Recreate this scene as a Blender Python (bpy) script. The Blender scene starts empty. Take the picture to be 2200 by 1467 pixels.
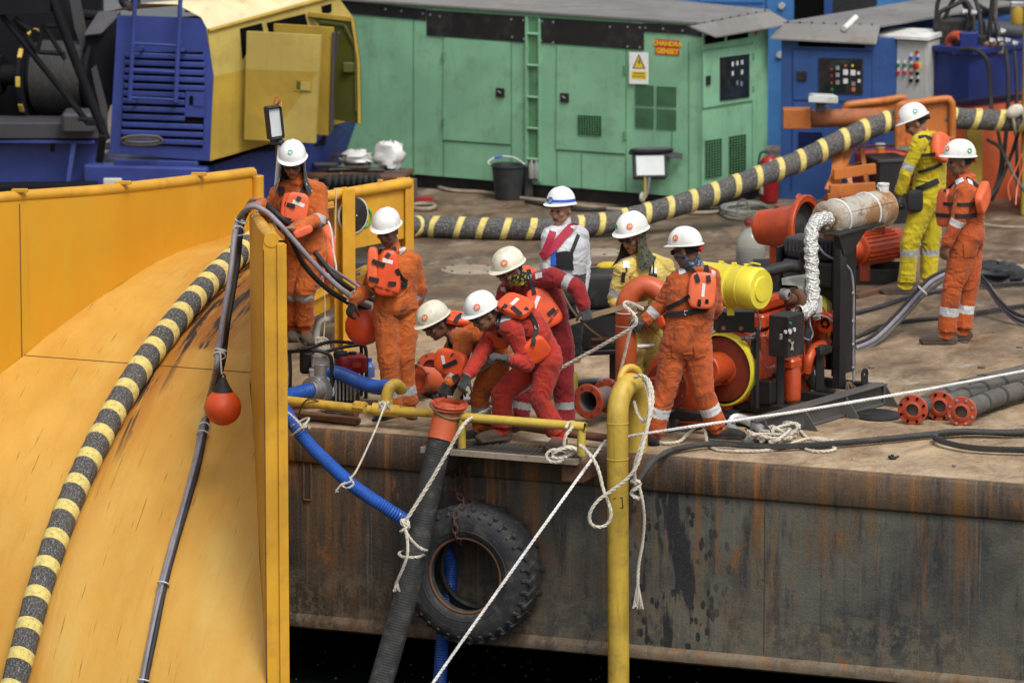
import bpy, bmesh, math, random
import numpy as np
from mathutils import Vector as V, Matrix
from mathutils.bvhtree import BVHTree
random.seed(7)
S = bpy.context.scene
COL = S.collection
# camera, world, sun, exposure
FPX, HC, YH = 12222.0, 8.7, -1480.0          # focal length in pixels of the 2200 px photograph, camera height, horizon row
TH = math.atan((733.5 - YH) / FPX)
CAM = V((0.0, -48.3, HC))
cd = bpy.data.cameras.new('camera')
cd.sensor_width = 36.0
cd.lens = FPX * 36.0 / 2200.0
cd.clip_start, cd.clip_end = 1.0, 4000.0
cd.dof.use_dof = True
cd.dof.focus_distance = 45.3
cd.dof.aperture_fstop = 2.2
co = bpy.data.objects.new('camera', cd)
COL.objects.link(co)
co.location = CAM
co.rotation_euler = (math.pi / 2 - TH, 0, 0)
S.camera = co
SUN_EL, SUN_AZ = 56.0, 152.0                  # degrees; azimuth measured from +y (north) clockwise
w = bpy.data.worlds.new('World')
S.world = w
w.use_nodes = True
nt = w.node_tree
nt.nodes.clear()
sky = nt.nodes.new('ShaderNodeTexSky')
sky.sky_type = 'NISHITA'
sky.sun_disc = False
sky.sun_elevation = math.radians(SUN_EL)
sky.sun_rotation = math.radians(SUN_AZ)
sky.air_density, sky.dust_density, sky.ozone_density = 1.0, 5.0, 1.0
hs = nt.nodes.new('ShaderNodeHueSaturation')
hs.inputs['Saturation'].default_value = 0.2
bg = nt.nodes.new('ShaderNodeBackground')
bg.inputs['Strength'].default_value = 0.14
wo = nt.nodes.new('ShaderNodeOutputWorld')
nt.links.new(sky.outputs[0], hs.inputs['Color'])
nt.links.new(hs.outputs[0], bg.inputs['Color'])
nt.links.new(bg.outputs[0], wo.inputs['Surface'])
sd = bpy.data.lights.new('sun', 'SUN')
sd.energy = 1.5
sd.angle = math.radians(18)
sd.color = (1.0, 0.95, 0.87)
so = bpy.data.objects.new('sun', sd)
COL.objects.link(so)
az, el = math.radians(SUN_AZ), math.radians(SUN_EL)
sdir = V((math.sin(az) * math.cos(el), math.cos(az) * math.cos(el), math.sin(el)))
so.rotation_euler = sdir.to_track_quat('Z', 'Y').to_euler()
so.location = (0, 0, 30)
S.view_settings.view_transform = 'Standard'
S.view_settings.look = 'None'
S.view_settings.exposure = 0.32
S.view_settings.gamma = 1.0
S.view_settings.use_curve_mapping = False
S.cycles.max_bounces = 6
S.cycles.transparent_max_bounces = 8
S.cycles.caustics_reflective = False
S.cycles.caustics_refractive = False
S.cycles.use_denoising = True
# where things stand
CT, ST = math.cos(TH), math.sin(TH)
def ray(px, py):
 a, b = (px - 1100.0) / FPX, (733.5 - py) / FPX
 return V((a, CT + b * ST, -ST + b * CT))
def at(px, py, z=0.0):
 d = ray(px, py)
 return CAM + d * ((z - HC) / d.z)
def aty(px, py, y):
 d = ray(px, py)
 return CAM + d * ((y - CAM.y) / d.y)
def Yg(G):
 return at(1100, G).y
def W(px, py, G, dy=0.0):
 """the point seen at px, py that stands over the deck row G"""
 return aty(px, py, Yg(G) + dy)
def Wl(L):
 """picture points (px, py, G) to world"""
 return [W(*q) for q in L]
def mpp(G):
 """metres per photograph pixel at deck row G"""
 return (W(1101, G, G) - W(1100, G, G)).x
EA, EB = at(660, 918), at(2200, 1040)
E = (EB - EA).normalized()                    # along the barge edge, to the right
N = V((E.y, -E.x, 0))                         # outboard, towards the camera
VI = -N                                       # inboard
Z = V((0, 0, 1))
def edge(px):
 """barge edge point under the picture column px"""
 return EA + E * ((px - 660) / (2200 - 660) * (EB - EA).length)
def GE(px):
 return 918 + (px - 660) * (1040 - 918) / 1540.0
class Face:
 """a plane through three points; picture columns and rows are read off it"""
 def __init__(s, a, b, c):
  s.o = a
  s.n = (b - a).cross(c - a).normalized()
  if s.n.dot(CAM - a) < 0:
   s.n = -s.n
 def hit(s, px, py, lift=0.0):
  d = ray(px, py)
  o = s.o + s.n * lift
  return CAM + d * ((o - CAM).dot(s.n) / d.dot(s.n))
 def off(s, px, py, lift):
  return s.hit(px, py) + s.n * lift
# mesh building
def spline(pts, per=8, closed=False):
 P = [V(p) for p in pts]
 n = len(P)
 if n < 3:
  return [P[0].lerp(P[-1], i / per) for i in range(per + 1)]
 out = []
 rng = range(n) if closed else range(n - 1)
 for i in rng:
  if closed:
   p0, p1, p2, p3 = P[i - 1], P[i], P[(i + 1) % n], P[(i + 2) % n]
  else:
   p1, p2 = P[i], P[i + 1]
   p0 = P[i - 1] if i else p1 * 2 - p2
   p3 = P[i + 2] if i + 2 < n else p2 * 2 - p1
  for k in range(per):
   t = k / per
   out.append(0.5 * ((2 * p1) + (p2 - p0) * t + (2 * p0 - 5 * p1 + 4 * p2 - p3) * t * t + (3 * p1 - p0 - 3 * p2 + p3) * t ** 3))
 if not closed:
  out.append(P[-1])
 return out
def resample(pts, step):
 P = [V(p) for p in pts]
 out, acc = [P[0].copy()], 0.0
 for a, b in zip(P, P[1:]):
  L = (b - a).length
  if L < 1e-9:
   continue
  t = step - acc
  while t <= L:
   out.append(a.lerp(b, t / L))
   t += step
  acc = L - (t - step)
 if (out[-1] - P[-1]).length > step * .3:
  out.append(P[-1].copy())
 return out
def frames(pts, up=None):
 n = len(pts)
 T = []
 for i in range(n):
  d = pts[min(i + 1, n - 1)] - pts[max(i - 1, 0)]
  T.append(d.normalized() if d.length > 1e-9 else V((0, 0, 1)))
 u = V(up) if up is not None else (V((0, 0, 1)) if abs(T[0].z) < .9 else V((1, 0, 0)))
 u = (u - T[0] * u.dot(T[0])).normalized()
 F = []
 for i in range(n):
  u = u - T[i] * u.dot(T[i])
  u = u.normalized() if u.length > 1e-6 else T[i].orthogonal().normalized()
  F.append((T[i], u, T[i].cross(u)))
 return F
def basis(ax):
 ax = V(ax).normalized()
 u = Z if abs(ax.z) < .9 else V((1, 0, 0))
 a = u.cross(ax).normalized()
 return a, ax.cross(a).normalized(), ax
def perp(a, b):
 c = V(a) - V(b) * V(a).dot(V(b))
 return c.normalized()
class MB:
 def __init__(s):
  s.v, s.f, s.m, s.uv = [], [], [], None
 def add(s, vs, fs, mi=0):
  o = len(s.v)
  s.v += [tuple(p) for p in vs]
  s.f += [tuple(o + i for i in f) for f in fs]
  s.m += [mi] * len(fs)
  return s
 def box(s, c, h, ax=None, bev=0.006, mi=0):
  """chamfered box: centre, half sizes, axes"""
  c = V(c)
  A = ax or (V((1, 0, 0)), V((0, 1, 0)), V((0, 0, 1)))
  bev = min(bev, min(h) * .45)
  vs, idx = [], {}
  for sx in (-1, 1):
   for sy in (-1, 1):
    for sz in (-1, 1):
     for t in range(3):
      q = [h[0] * sx, h[1] * sy, h[2] * sz]
      for k in range(3):
       if k != t:
        q[k] -= bev * (sx, sy, sz)[k]
      idx[sx, sy, sz, t] = len(vs)
      vs.append(c + A[0] * q[0] + A[1] * q[1] + A[2] * q[2])
  fs = []
  for t in range(3):
   a, b = (t + 1) % 3, (t + 2) % 3
   for sg in (-1, 1):
    quad = []
    for (i, j) in ((-1, -1), (1, -1), (1, 1), (-1, 1)):
     k = [0, 0, 0]; k[t] = sg; k[a] = i; k[b] = j
     quad.append(idx[k[0], k[1], k[2], t])
    fs.append(quad)
  for t in range(3):
   a, b = (t + 1) % 3, (t + 2) % 3
   for i in (-1, 1):
    for j in (-1, 1):
     q = []
     for sg, ty in ((-1, a), (1, a), (1, b), (-1, b)):
      k = [0, 0, 0]; k[t] = sg; k[a] = i; k[b] = j
      q.append(idx[k[0], k[1], k[2], ty])
     fs.append(q)
  for sx in (-1, 1):
   for sy in (-1, 1):
    for sz in (-1, 1):
     fs.append([idx[sx, sy, sz, t] for t in range(3)])
  return s.add(vs, fs, mi)
 def bar(s, a, b, w, h, up=None, bev=.004, mi=0):
  """rectangular bar from a to b, w wide (across), h high (along up)"""
  a, b = V(a), V(b)
  d = (b - a)
  L = d.length
  d = d / L
  u = V(up) if up is not None else (Z if abs(d.z) < .9 else V((0, 1, 0)))
  u = (u - d * u.dot(d)).normalized()
  return s.box((a + b) / 2, (L / 2, w / 2, h / 2), (d, u.cross(d), u), bev, mi)
 def ext(s, poly, vec, mi=0):
  P = [V(p) for p in poly]
  n = len(P)
  vec = V(vec)
  vs = P + [p + vec for p in P]
  fs = [list(range(n))[::-1], list(range(n, 2 * n))] + [[i, (i + 1) % n, n + (i + 1) % n, n + i] for i in range(n)]
  return s.add(vs, fs, mi)
 def tube(s, pts, r, n=10, caps=True, flat=(1, 1), up=None, closed=False, mi=0, round_ends=False):
  pts = [V(p) for p in pts]
  R = list(r) if hasattr(r, '__len__') else [r] * len(pts)
  if round_ends:
   d0, d1 = (pts[0] - pts[1]).normalized(), (pts[-1] - pts[-2]).normalized()
   pre = [(pts[0] + d0 * R[0] * math.sin(a), R[0] * math.cos(a)) for a in (1.45, 1.0, .5)]
   post = [(pts[-1] + d1 * R[-1] * math.sin(a), R[-1] * math.cos(a)) for a in (.5, 1.0, 1.45)]
   pts = [p for p, _ in pre] + pts + [p for p, _ in post]
   R = [q for _, q in pre] + R + [q for _, q in post]
  F = frames(pts, up)
  vs, m = [], len(pts)
  for p, q, (T, u, b) in zip(pts, R, F):
   for k in range(n):
    a = 2 * math.pi * k / n
    vs.append(p + u * (math.cos(a) * q * flat[0]) + b * (math.sin(a) * q * flat[1]))
  fs = []
  for i in range(m if closed else m - 1):
   j = (i + 1) % m
   for k in range(n):
    fs.append((i * n + k, i * n + (k + 1) % n, j * n + (k + 1) % n, j * n + k))
  if caps and not closed:
   fs += [tuple(range(n))[::-1], tuple((m - 1) * n + k for k in range(n))]
  return s.add(vs, fs, mi)
 def lathe(s, prof, o, ax, n=24, mi=0, close=False, arc=None):
  a, b, c = basis(ax)
  o = V(o)
  vs, m = [], len(prof)
  if arc:
   a0, a1 = arc
   ang = [a0 + (a1 - a0) * k / n for k in range(n + 1)]
  else:
   ang = [2 * math.pi * k / n for k in range(n)]
  q = len(ang)
  for r, h in prof:
   for t in ang:
    vs.append(o + a * (r * math.cos(t)) + b * (r * math.sin(t)) + c * h)
  fs = []
  for i in range(m if close else m - 1):
   j = (i + 1) % m
   for k in range(n if not arc else n):
    k2 = (k + 1) % q if not arc else k + 1
    fs.append((i * q + k, i * q + k2, j * q + k2, j * q + k))
  return s.add(vs, fs, mi)
 def cyl(s, a, b, r, n=20, r2=None, mi=0, bev=0.0):
  a, b = V(a), V(b)
  L = (b - a).length
  r2 = r if r2 is None else r2
  k = bev or min(r, r2, L) * .06
  return s.lathe([(1e-5, 0), (r - k, 0), (r, k), (r2, L - k), (r2 - k, L), (1e-5, L)], a, b - a, n, mi)
 def ell(s, c, X, Y, Zv, n=16, m=10, e1=1.0, e2=1.0, taper=0.0, mi=0):
  """(super)ellipsoid with half axes X, Y, Zv; small e = boxy"""
  c = V(c)
  sg = lambda x, e: math.copysign(abs(x) ** e, x)
  vs = []
  for i in range(m + 1):
   ph = -math.pi / 2 + math.pi * i / m
   cz, sz = sg(math.cos(ph), e1), sg(math.sin(ph), e1)
   if i in (0, m):
    cz = 1e-4
   for k in range(n):
    t = 2 * math.pi * k / n
    x, y = cz * sg(math.cos(t), e2), cz * sg(math.sin(t), e2)
    tp = 1 + taper * y
    vs.append(c + X * (x * tp) + Y * y + Zv * sz)
  fs = [(i * n + k, i * n + (k + 1) % n, (i + 1) * n + (k + 1) % n, (i + 1) * n + k) for i in range(m) for k in range(n)]
  fs += [tuple(range(n))[::-1], tuple(m * n + k for k in range(n))]
  return s.add(vs, fs, mi)
 def sph(s, c, r, n=16, m=10, mi=0):
  return s.ell(c, V((r, 0, 0)), V((0, r, 0)), V((0, 0, r)), n, m, mi=mi)
 def torus(s, c, ax, R, r, n=28, m=8, mi=0, squash=1.0):
  a, b, ax = basis(ax)
  pts = [V(c) + a * (R * math.cos(2 * math.pi * k / n)) + b * (R * squash * math.sin(2 * math.pi * k / n)) for k in range(n)]
  return s.tube(pts, r, m, closed=True, up=ax, mi=mi)
 def grid(s, rows, mi=0, wrap=False):
  h, wd = len(rows), len(rows[0])
  vs = [p for r in rows for p in r]
  fs = [(i * wd + k, i * wd + (k + 1) % wd, (i + 1) * wd + (k + 1) % wd, (i + 1) * wd + k) for i in range(h - 1) for k in range(wd if wrap else wd - 1)]
  return s.add(vs, fs, mi)
 def ribbon(s, pts, nrm, wd, th=.004, mi=0):
  """flat strap through pts, lying across nrm"""
  n = len(pts)
  vs = []
  for i in range(n):
   T = (pts[min(i + 1, n - 1)] - pts[max(i - 1, 0)])
   T = T.normalized() if T.length > 1e-8 else V((1, 0, 0))
   nn = V(nrm[i]); nn = (nn - T * nn.dot(T))
   nn = nn.normalized() if nn.length > 1e-6 else T.orthogonal().normalized()
   b = T.cross(nn)
   for (p, q) in ((-1, -1), (1, -1), (1, 1), (-1, 1)):
    vs.append(pts[i] + b * (p * wd / 2) + nn * (q * th / 2))
  fs = [(i * 4 + k, i * 4 + (k + 1) % 4, i * 4 + 4 + (k + 1) % 4, i * 4 + 4 + k) for i in range(n - 1) for k in range(4)]
  fs += [(0, 1, 2, 3), tuple((n - 1) * 4 + k for k in range(4))]
  return s.add(vs, fs, mi)
 def hull(s, pts, mi=0):
  bm = bmesh.new()
  for p in pts:
   bm.verts.new(V(p))
  bmesh.ops.convex_hull(bm, input=bm.verts)
  bmesh.ops.dissolve_limit(bm, angle_limit=.02, verts=bm.verts, edges=bm.edges)
  bm.verts.index_update()
  live = [v for v in bm.verts if v.link_faces]
  ix = {v: i for i, v in enumerate(live)}
  s.add([v.co for v in live], [[ix[v] for v in f.verts] for f in bm.faces], mi)
  bm.free()
  return s
ORG = {}
def set_mesh(me, mats, angle=35, recalc=True):
 for m_ in (mats if isinstance(mats, (list, tuple)) else [mats]):
  me.materials.append(m_)
 if recalc:
  bm = bmesh.new(); bm.from_mesh(me)
  bmesh.ops.recalc_face_normals(bm, faces=bm.faces)
  bm.to_mesh(me); bm.free()
 me.shade_smooth()
 me.set_sharp_from_angle(angle=math.radians(angle))
def raw(name, mb, mats, org, angle=35, recalc=True, uv=None):
 me = bpy.data.meshes.new(name)
 o_ = V(org)
 me.from_pydata([(p[0] - o_.x, p[1] - o_.y, p[2] - o_.z) for p in mb.v], [], mb.f)
 me.update()
 if any(mb.m):
  me.polygons.foreach_set('material_index', mb.m)
 if uv is not None:
  ul = me.uv_layers.new(name='UVMap')
  li = np.empty(len(me.loops), dtype=np.int32)
  me.loops.foreach_get('vertex_index', li)
  ul.data.foreach_set('uv', np.asarray(uv, dtype=np.float32)[li].ravel())
 set_mesh(me, mats, angle, recalc)
 return me
def tag(o, label=None, cat=None, group=None, kind=None):
 if label: o['label'] = label
 if cat: o['category'] = cat
 if group: o['group'] = group
 if kind: o['kind'] = kind
 return o
def thing(name, label, cat, loc, group=None):
 o = bpy.data.objects.new(name, None)
 COL.objects.link(o)
 o.empty_display_size = .1
 o.location = loc
 ORG[o.name] = V(loc)
 return tag(o, label, cat, group)
def part(name, mb, mats, parent, label=None, kind=None, angle=35, uv=None, recalc=True):
 org = ORG[parent.name]
 o = bpy.data.objects.new(name, raw(name, mb, mats, org, angle, recalc, uv))
 COL.objects.link(o)
 o.parent = parent
 ORG[o.name] = org
 return tag(o, label, kind=kind)
def again(ob, parent, delta):
 """another piece of the same mesh, moved by delta"""
 o = ob.copy()
 COL.objects.link(o)
 o.parent = parent
 o.location = V(ob.location) + V(delta)
 ORG[o.name] = ORG[parent.name]
 return o
def one(name, label, cat, mb, mats, group=None, kind=None, angle=35, uv=None, org=None, recalc=True):
 if org is None:
  a = np.array(mb.v)
  org = V((a[:, 0].mean(), a[:, 1].mean(), a[:, 2].min()))
 o = bpy.data.objects.new(name, raw(name, mb, mats, org, angle, recalc, uv))
 COL.objects.link(o)
 o.location = org
 ORG[o.name] = V(org)
 return tag(o, label, cat, group, kind)
def text(name, body, o, xd, yd, size, mat, parent, ext=.0008, align='CENTER', bold=0.0):
 cu = bpy.data.curves.new(name, 'FONT')
 cu.body = body
 cu.size = size
 cu.align_x, cu.align_y = align, 'CENTER'
 cu.extrude = ext
 cu.offset = bold
 cu.resolution_u = 2
 t = bpy.data.objects.new(name, cu)
 COL.objects.link(t)
 dg = bpy.context.evaluated_depsgraph_get()
 me = bpy.data.meshes.new_from_object(t.evaluated_get(dg))
 bpy.data.objects.remove(t)
 xd, yd = V(xd).normalized(), V(yd).normalized()
 zd = xd.cross(yd).normalized()
 yd = zd.cross(xd)
 org = ORG[parent.name]
 M4 = Matrix((( xd.x, yd.x, zd.x, o.x - org.x), (xd.y, yd.y, zd.y, o.y - org.y), (xd.z, yd.z, zd.z, o.z - org.z), (0, 0, 0, 1)))
 me.transform(M4)
 me.materials.clear(); me.materials.append(mat)
 ob = bpy.data.objects.new(name, me)
 COL.objects.link(ob)
 ob.parent = parent
 ORG[ob.name] = org
 return ob
def rope_mb(pts, r, mb=None, pitch=9.0, n=5, strands=3, mi=0):
 """laid rope: strands twisted round the line"""
 mb = mb or MB()
 P = resample(pts, r * 1.5)
 F = frames(P)
 for k in range(strands):
  q = []
  for i, (p, (T, u, b)) in enumerate(zip(P, F)):
   a = 2 * math.pi * (k / strands + i * 1.5 / pitch)
   q.append(p + u * (math.cos(a) * r * .52) + b * (math.sin(a) * r * .52))
  mb.tube(q, r * .56, n, mi=mi)
 return mb
def flange(c, ax, R, r0, th, mat, parent, nb=8, name='flange', rb=None, bolts='steel_dark', boltmat_head=.011, lab=None):
 """ring flange with bolts standing proud"""
 ax = V(ax).normalized()
 o = part(name, MB().lathe([(r0, -th / 2), (R - .006, -th / 2), (R, -th / 2 + .006), (R, th / 2 - .006), (R - .006, th / 2), (r0, th / 2)], c, ax, 30, close=True), M[mat], parent, lab)
 a, b, c3 = basis(ax)
 rb = rb or (R + r0) / 2 + .012
 first = None
 for k in range(nb):
  t = 2 * math.pi * (k + .5) / nb
  q = V(c) + (a * math.cos(t) + b * math.sin(t)) * rb
  if first is None:
   first = part('bolt', MB().cyl(q - ax * (th / 2 + .006), q + ax * (th / 2 + .010), boltmat_head, 6), M[bolts], parent)
   q0 = q
  else:
   again(first, parent, q - q0)
 return o
def extinguisher(label, px, py, G, r=.075, h=.42, lean=(0, 0, 1)):
 c_ = W(px, py, G)
 t_ = thing('fire_extinguisher', label, 'extinguisher', c_)
 ax = V(lean).normalized()
 part('cylinder', MB().lathe([(1e-4, 0), (r - .01, 0), (r, .015), (r, h - .07), (r * .8, h - .03), (r * .35, h), (1e-4, h)], c_, ax, 24), M['red_gloss'], t_)
 part('valve', MB().cyl(c_ + ax * h, c_ + ax * (h + .04), .018, 10).box(c_ + ax * (h + .05), (.05, .012, .012), None, .004).bar(c_ + ax * (h + .065), c_ + ax * (h + .09) + V((.06, 0, 0)), .016, .008), M['steel_dark'], t_)
 part('hose', MB().tube(spline([c_ + ax * (h + .03), c_ + ax * (h + .02) + V((-.09, -.02, 0)), c_ + ax * (h * .6) + V((-.11, -.03, 0)), c_ + ax * (h * .25) + V((-.09, -.03, 0))], 6), .011, 8), M['rubber_black'], t_)
 part('label_plate', MB().lathe([(r + .001, h * .18), (r + .002, h * .2), (r + .002, h * .42), (r + .001, h * .44)], c_, ax, 20, arc=(3.6, 5.6)), M['label_white'], t_)
 return t_
# materials
class NT:
 def __init__(s, name):
  s.mat = bpy.data.materials.new(name)
  s.mat.use_nodes = True
  s.t = s.mat.node_tree
  s.t.nodes.clear()
  s.out = s.t.nodes.new('ShaderNodeOutputMaterial')
  s.b = s.t.nodes.new('ShaderNodeBsdfPrincipled')
  s.t.links.new(s.b.outputs[0], s.out.inputs[0])
  s.tc = s.t.nodes.new('ShaderNodeTexCoord')
 def n(s, ty, **kw):
  x = s.t.nodes.new(ty)
  for k, v in kw.items():
   setattr(x, k, v)
  return x
 def put(s, sock, v):
  if isinstance(v, bpy.types.NodeSocket):
   s.t.links.new(v, sock)
  elif isinstance(v, (tuple, list)) and sock.type == 'RGBA' and len(v) == 3:
   sock.default_value = (*v, 1)
  else:
   sock.default_value = v
 def vec(s, kind='Object', scale=(1, 1, 1), rot=(0, 0, 0), loc=(0, 0, 0)):
  m = s.n('ShaderNodeMapping')
  s.put(m.inputs[0], s.tc.outputs[kind])
  m.inputs['Scale'].default_value = scale
  m.inputs['Rotation'].default_value = rot
  m.inputs['Location'].default_value = loc
  return m.outputs[0]
 def noise(s, vec, scale, detail=4, rough=.55, dist=0.0):
  x = s.n('ShaderNodeTexNoise')
  s.put(x.inputs['Vector'], vec)
  x.inputs['Scale'].default_value = scale
  x.inputs['Detail'].default_value = detail
  x.inputs['Roughness'].default_value = rough
  x.inputs['Distortion'].default_value = dist
  return x.outputs[0]
 def voro(s, vec, scale, feature='F1', rand=1.0):
  x = s.n('ShaderNodeTexVoronoi', feature=feature)
  s.put(x.inputs['Vector'], vec)
  x.inputs['Scale'].default_value = scale
  x.inputs['Randomness'].default_value = rand
  return x.outputs[0]
 def ramp(s, fac, a, b, va=0.0, vb=1.0):
  x = s.n('ShaderNodeMapRange')
  x.interpolation_type = 'SMOOTHSTEP'
  s.put(x.inputs[0], fac)
  x.inputs[1].default_value, x.inputs[2].default_value = a, b
  x.inputs[3].default_value, x.inputs[4].default_value = va, vb
  return x.outputs[0]
 def mix(s, fac, a, b, blend='MIX'):
  x = s.n('ShaderNodeMix', data_type='RGBA', blend_type=blend)
  s.put(x.inputs[0], fac)
  s.put(x.inputs[6], a)
  s.put(x.inputs[7], b)
  return x.outputs[2]
 def math(s, op, a, b=0.0):
  x = s.n('ShaderNodeMath', operation=op)
  s.put(x.inputs[0], a)
  s.put(x.inputs[1], b)
  return x.outputs[0]
 def sep(s, vec):
  x = s.n('ShaderNodeSeparateXYZ')
  s.put(x.inputs[0], vec)
  return x.outputs
 def bump(s, h, strength=.3, dist=.01):
  x = s.n('ShaderNodeBump')
  x.inputs['Strength'].default_value = strength
  x.inputs['Distance'].default_value = dist
  s.put(x.inputs['Height'], h)
  s.put(s.b.inputs['Normal'], x.outputs[0])
 def set(s, **kw):
  names = dict(col='Base Color', rough='Roughness', metal='Metallic', spec='Specular IOR Level', trans='Transmission Weight', ior='IOR', sheen='Sheen Weight', coat='Coat Weight', alpha='Alpha', emit='Emission Color', es='Emission Strength', sss='Subsurface Weight')
  for k, v in kw.items():
   s.put(s.b.inputs[names[k]], v)
  return s.mat
M = {}
def dk(c, f):
 return tuple(x * f for x in c)
def paint(name, col, rough=.42, dirt=.35, dirtcol=(.07, .055, .04), rust=0.0, sc=1.0, streak=0.0, var=.12, metal=0.0, bump=.12, rustcol=(.16, .055, .02), spec=.4):
 """painted or bare metal/plastic with uneven tone, grime, runs and rust chips"""
 t = NT(name)
 o = t.vec()
 c = t.mix(t.ramp(t.noise(o, 2.3 * sc, 3), .35, .68), dk(col, 1 - var), dk(col, 1 + var))
 g = t.noise(o, 5 * sc, 8, .68)
 c = t.mix(t.ramp(g, .48, .70, 0, dirt), c, dirtcol)
 fine = t.noise(o, 42 * sc, 4, .7)
 c = t.mix(t.ramp(fine, .58, .75, 0, dirt * .55), c, dirtcol)
 if streak:
  st = t.noise(t.vec(scale=(9 * sc, 9 * sc, .8 * sc)), 2.2, 5, .65)
  c = t.mix(t.ramp(st, .52, .74, 0, streak), c, dirtcol)
 r = t.ramp(g, .4, .8, rough, min(1, rough + .3))
 if rust:
  q = t.noise(o, 11 * sc, 9, .75)
  k = t.ramp(q, .72 - .16 * rust, .76 - .14 * rust)
  c = t.mix(k, c, t.mix(fine, rustcol, dk(rustcol, .35)))
  r = t.mix(k, r, (.85, .85, .85))
 if bump:
  t.bump(t.noise(o, 26 * sc, 6, .7), bump, .006)
 M[name] = t.set(col=c, rough=r, metal=metal, spec=spec)
 return M[name]
def cloth(name, col, dirt=.35, dirtcol=(.035, .025, .02), sc=1.0, pat=None):
 t = NT(name)
 o = t.vec()
 c = t.mix(t.ramp(t.noise(o, 3.5 * sc, 4), .3, .7), dk(col, .78), dk(col, 1.12))
 c = t.mix(t.ramp(t.noise(o, 5.5, 7, .65, .4), .48, .72, 0, dirt), c, dirtcol)
 if pat:
  c = t.mix(t.ramp(t.noise(o, pat[1], 2, .5), .52, .56), c, pat[0])
  if len(pat) > 2:
   c = t.mix(t.ramp(t.noise(t.vec(loc=(3, 1, 7)), pat[1] * 1.3, 2, .5), .58, .61), c, pat[2])
 f1 = t.noise(t.vec(scale=(1, 1, .55), rot=(.4, .3, 0)), 19, 4, .6, 1.2)
 f2 = t.noise(o, 150, 2, .5)
 t.bump(t.math('ADD', f1, t.math('MULTIPLY', f2, .06)), .45, .022)
 M[name] = t.set(col=c, rough=.88, spec=.18, sheen=.12)
 return M[name]
def flat(name, col, rough=.5, metal=0.0, spec=.4, var=.1):
 t = NT(name)
 c = t.mix(t.noise(t.vec(), 14, 5, .65), dk(col, 1 - var), dk(col, 1 + var))
 M[name] = t.set(col=c, rough=rough, metal=metal, spec=spec)
 return M[name]
GRIME = (.05, .038, .028)
paint('chute_yellow_outer', (.58, .30, .026), rough=.4, dirt=.25, dirtcol=(.2, .08, .02), rust=.12, streak=.18)
paint('rail_yellow', (.50, .36, .06), dirt=.4, dirtcol=(.12, .07, .03), rust=.3, streak=.2)
paint('pipe_yellow', (.48, .31, .045), dirt=.55, dirtcol=(.12, .06, .02), rust=.75, sc=1.5)
paint('pole_yellow', (.50, .335, .05), dirt=.42, dirtcol=(.1, .075, .03), rust=.22, streak=.35, sc=1.3)
paint('green_paint', (.19, .40, .255), rough=.5, dirt=.34, dirtcol=(.11, .14, .06), rust=.2, streak=.22, sc=.9, var=.1)
paint('green_dark', (.09, .24, .12), rough=.6, dirt=.5, dirtcol=(.05, .07, .03), streak=.4)
paint('black_paint', (.012, .012, .013), rough=.45, dirt=.3, dirtcol=(.07, .06, .05), rust=.1)
paint('roof_grey', (.17, .165, .16), rough=.6, dirt=.5, dirtcol=(.12, .09, .06), sc=.7)
paint('crane_blue', (.03, .05, .215), rough=.4, dirt=.3, dirtcol=(.02, .02, .05), streak=.15, rust=.05)
paint('crane_yellow', (.42, .325, .085), rough=.45, dirt=.3, dirtcol=(.25, .16, .03), streak=.2, rust=.05, sc=.8)
paint('crane_yellow_low', (.37, .25, .035), rough=.45, dirt=.3, dirtcol=(.2, .12, .02), streak=.2, sc=.8)
paint('crane_cream', (.62, .54, .33), rough=.5, dirt=.3, dirtcol=(.3, .2, .08))
paint('door_inside', (.07, .075, .012), rough=.5, dirt=.3)
paint('boom_black', (.005, .0055, .008), rough=.7, spec=.2, dirt=.2, dirtcol=(.03, .03, .035))
paint('grey_dark', (.042, .042, .05), rough=.55, dirt=.35)
paint('box_blue', (.022, .068, .22), rough=.45, dirt=.35, dirtcol=(.02, .025, .05), streak=.2)
paint('container_blue', (.045, .17, .42), rough=.5, dirt=.25, dirtcol=(.05, .08, .15))
paint('tank_blue', (.012, .025, .14), rough=.35, dirt=.3, dirtcol=(.01, .012, .03))
paint('cabinet_grey', (.42, .43, .41), rough=.5, dirt=.22, dirtcol=(.2, .17, .1), streak=.2)
paint('frame_orange', (.42, .13, .025), rough=.45, dirt=.4, dirtcol=(.1, .04, .02), rust=.25, sc=1.3)
paint('roller_rust', (.3, .1, .04), rough=.6, dirt=.75, dirtcol=(.06, .03, .02), rust=.7, sc=1.6)
paint('engine_orange', (.43, .055, .012), rough=.35, dirt=.4, dirtcol=(.06, .015, .01), sc=2, spec=.5)
paint('engine_dark_red', (.20, .03, .012), rough=.45, dirt=.4, dirtcol=(.05, .015, .01), sc=2)
paint('pipe_orange', (.5, .1, .035), rough=.35, dirt=.3, dirtcol=(.2, .05, .03), sc=1.4)
paint('flange_red', (.40, .06, .025), rough=.5, dirt=.5, dirtcol=(.13, .05, .035), rust=.2, sc=2.5)
paint('air_yellow', (.66, .56, .045), rough=.35, dirt=.2, dirtcol=(.3, .2, .04), sc=1.4, spec=.5)
paint('buoy_orange', (.74, .085, .018), rough=.4, dirt=.3, dirtcol=(.16, .05, .03), sc=1.6, spec=.5)
paint('drum_red', (.28, .015, .02), rough=.4, dirt=.3)
paint('red_gloss', (.3, .015, .02), rough=.25, dirt=.2, sc=2)
paint('rubber_black', (.016, .016, .017), rough=.6, dirt=.5, dirtcol=(.07, .06, .05), sc=2)
paint('tyre_rubber', (.02, .021, .024), rough=.7, dirt=.75, dirtcol=(.085, .075, .06), sc=1.5, bump=.5)
paint('hose_black', (.03, .031, .032), rough=.62, dirt=.6, dirtcol=(.11, .1, .085), sc=2, bump=.3)
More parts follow.
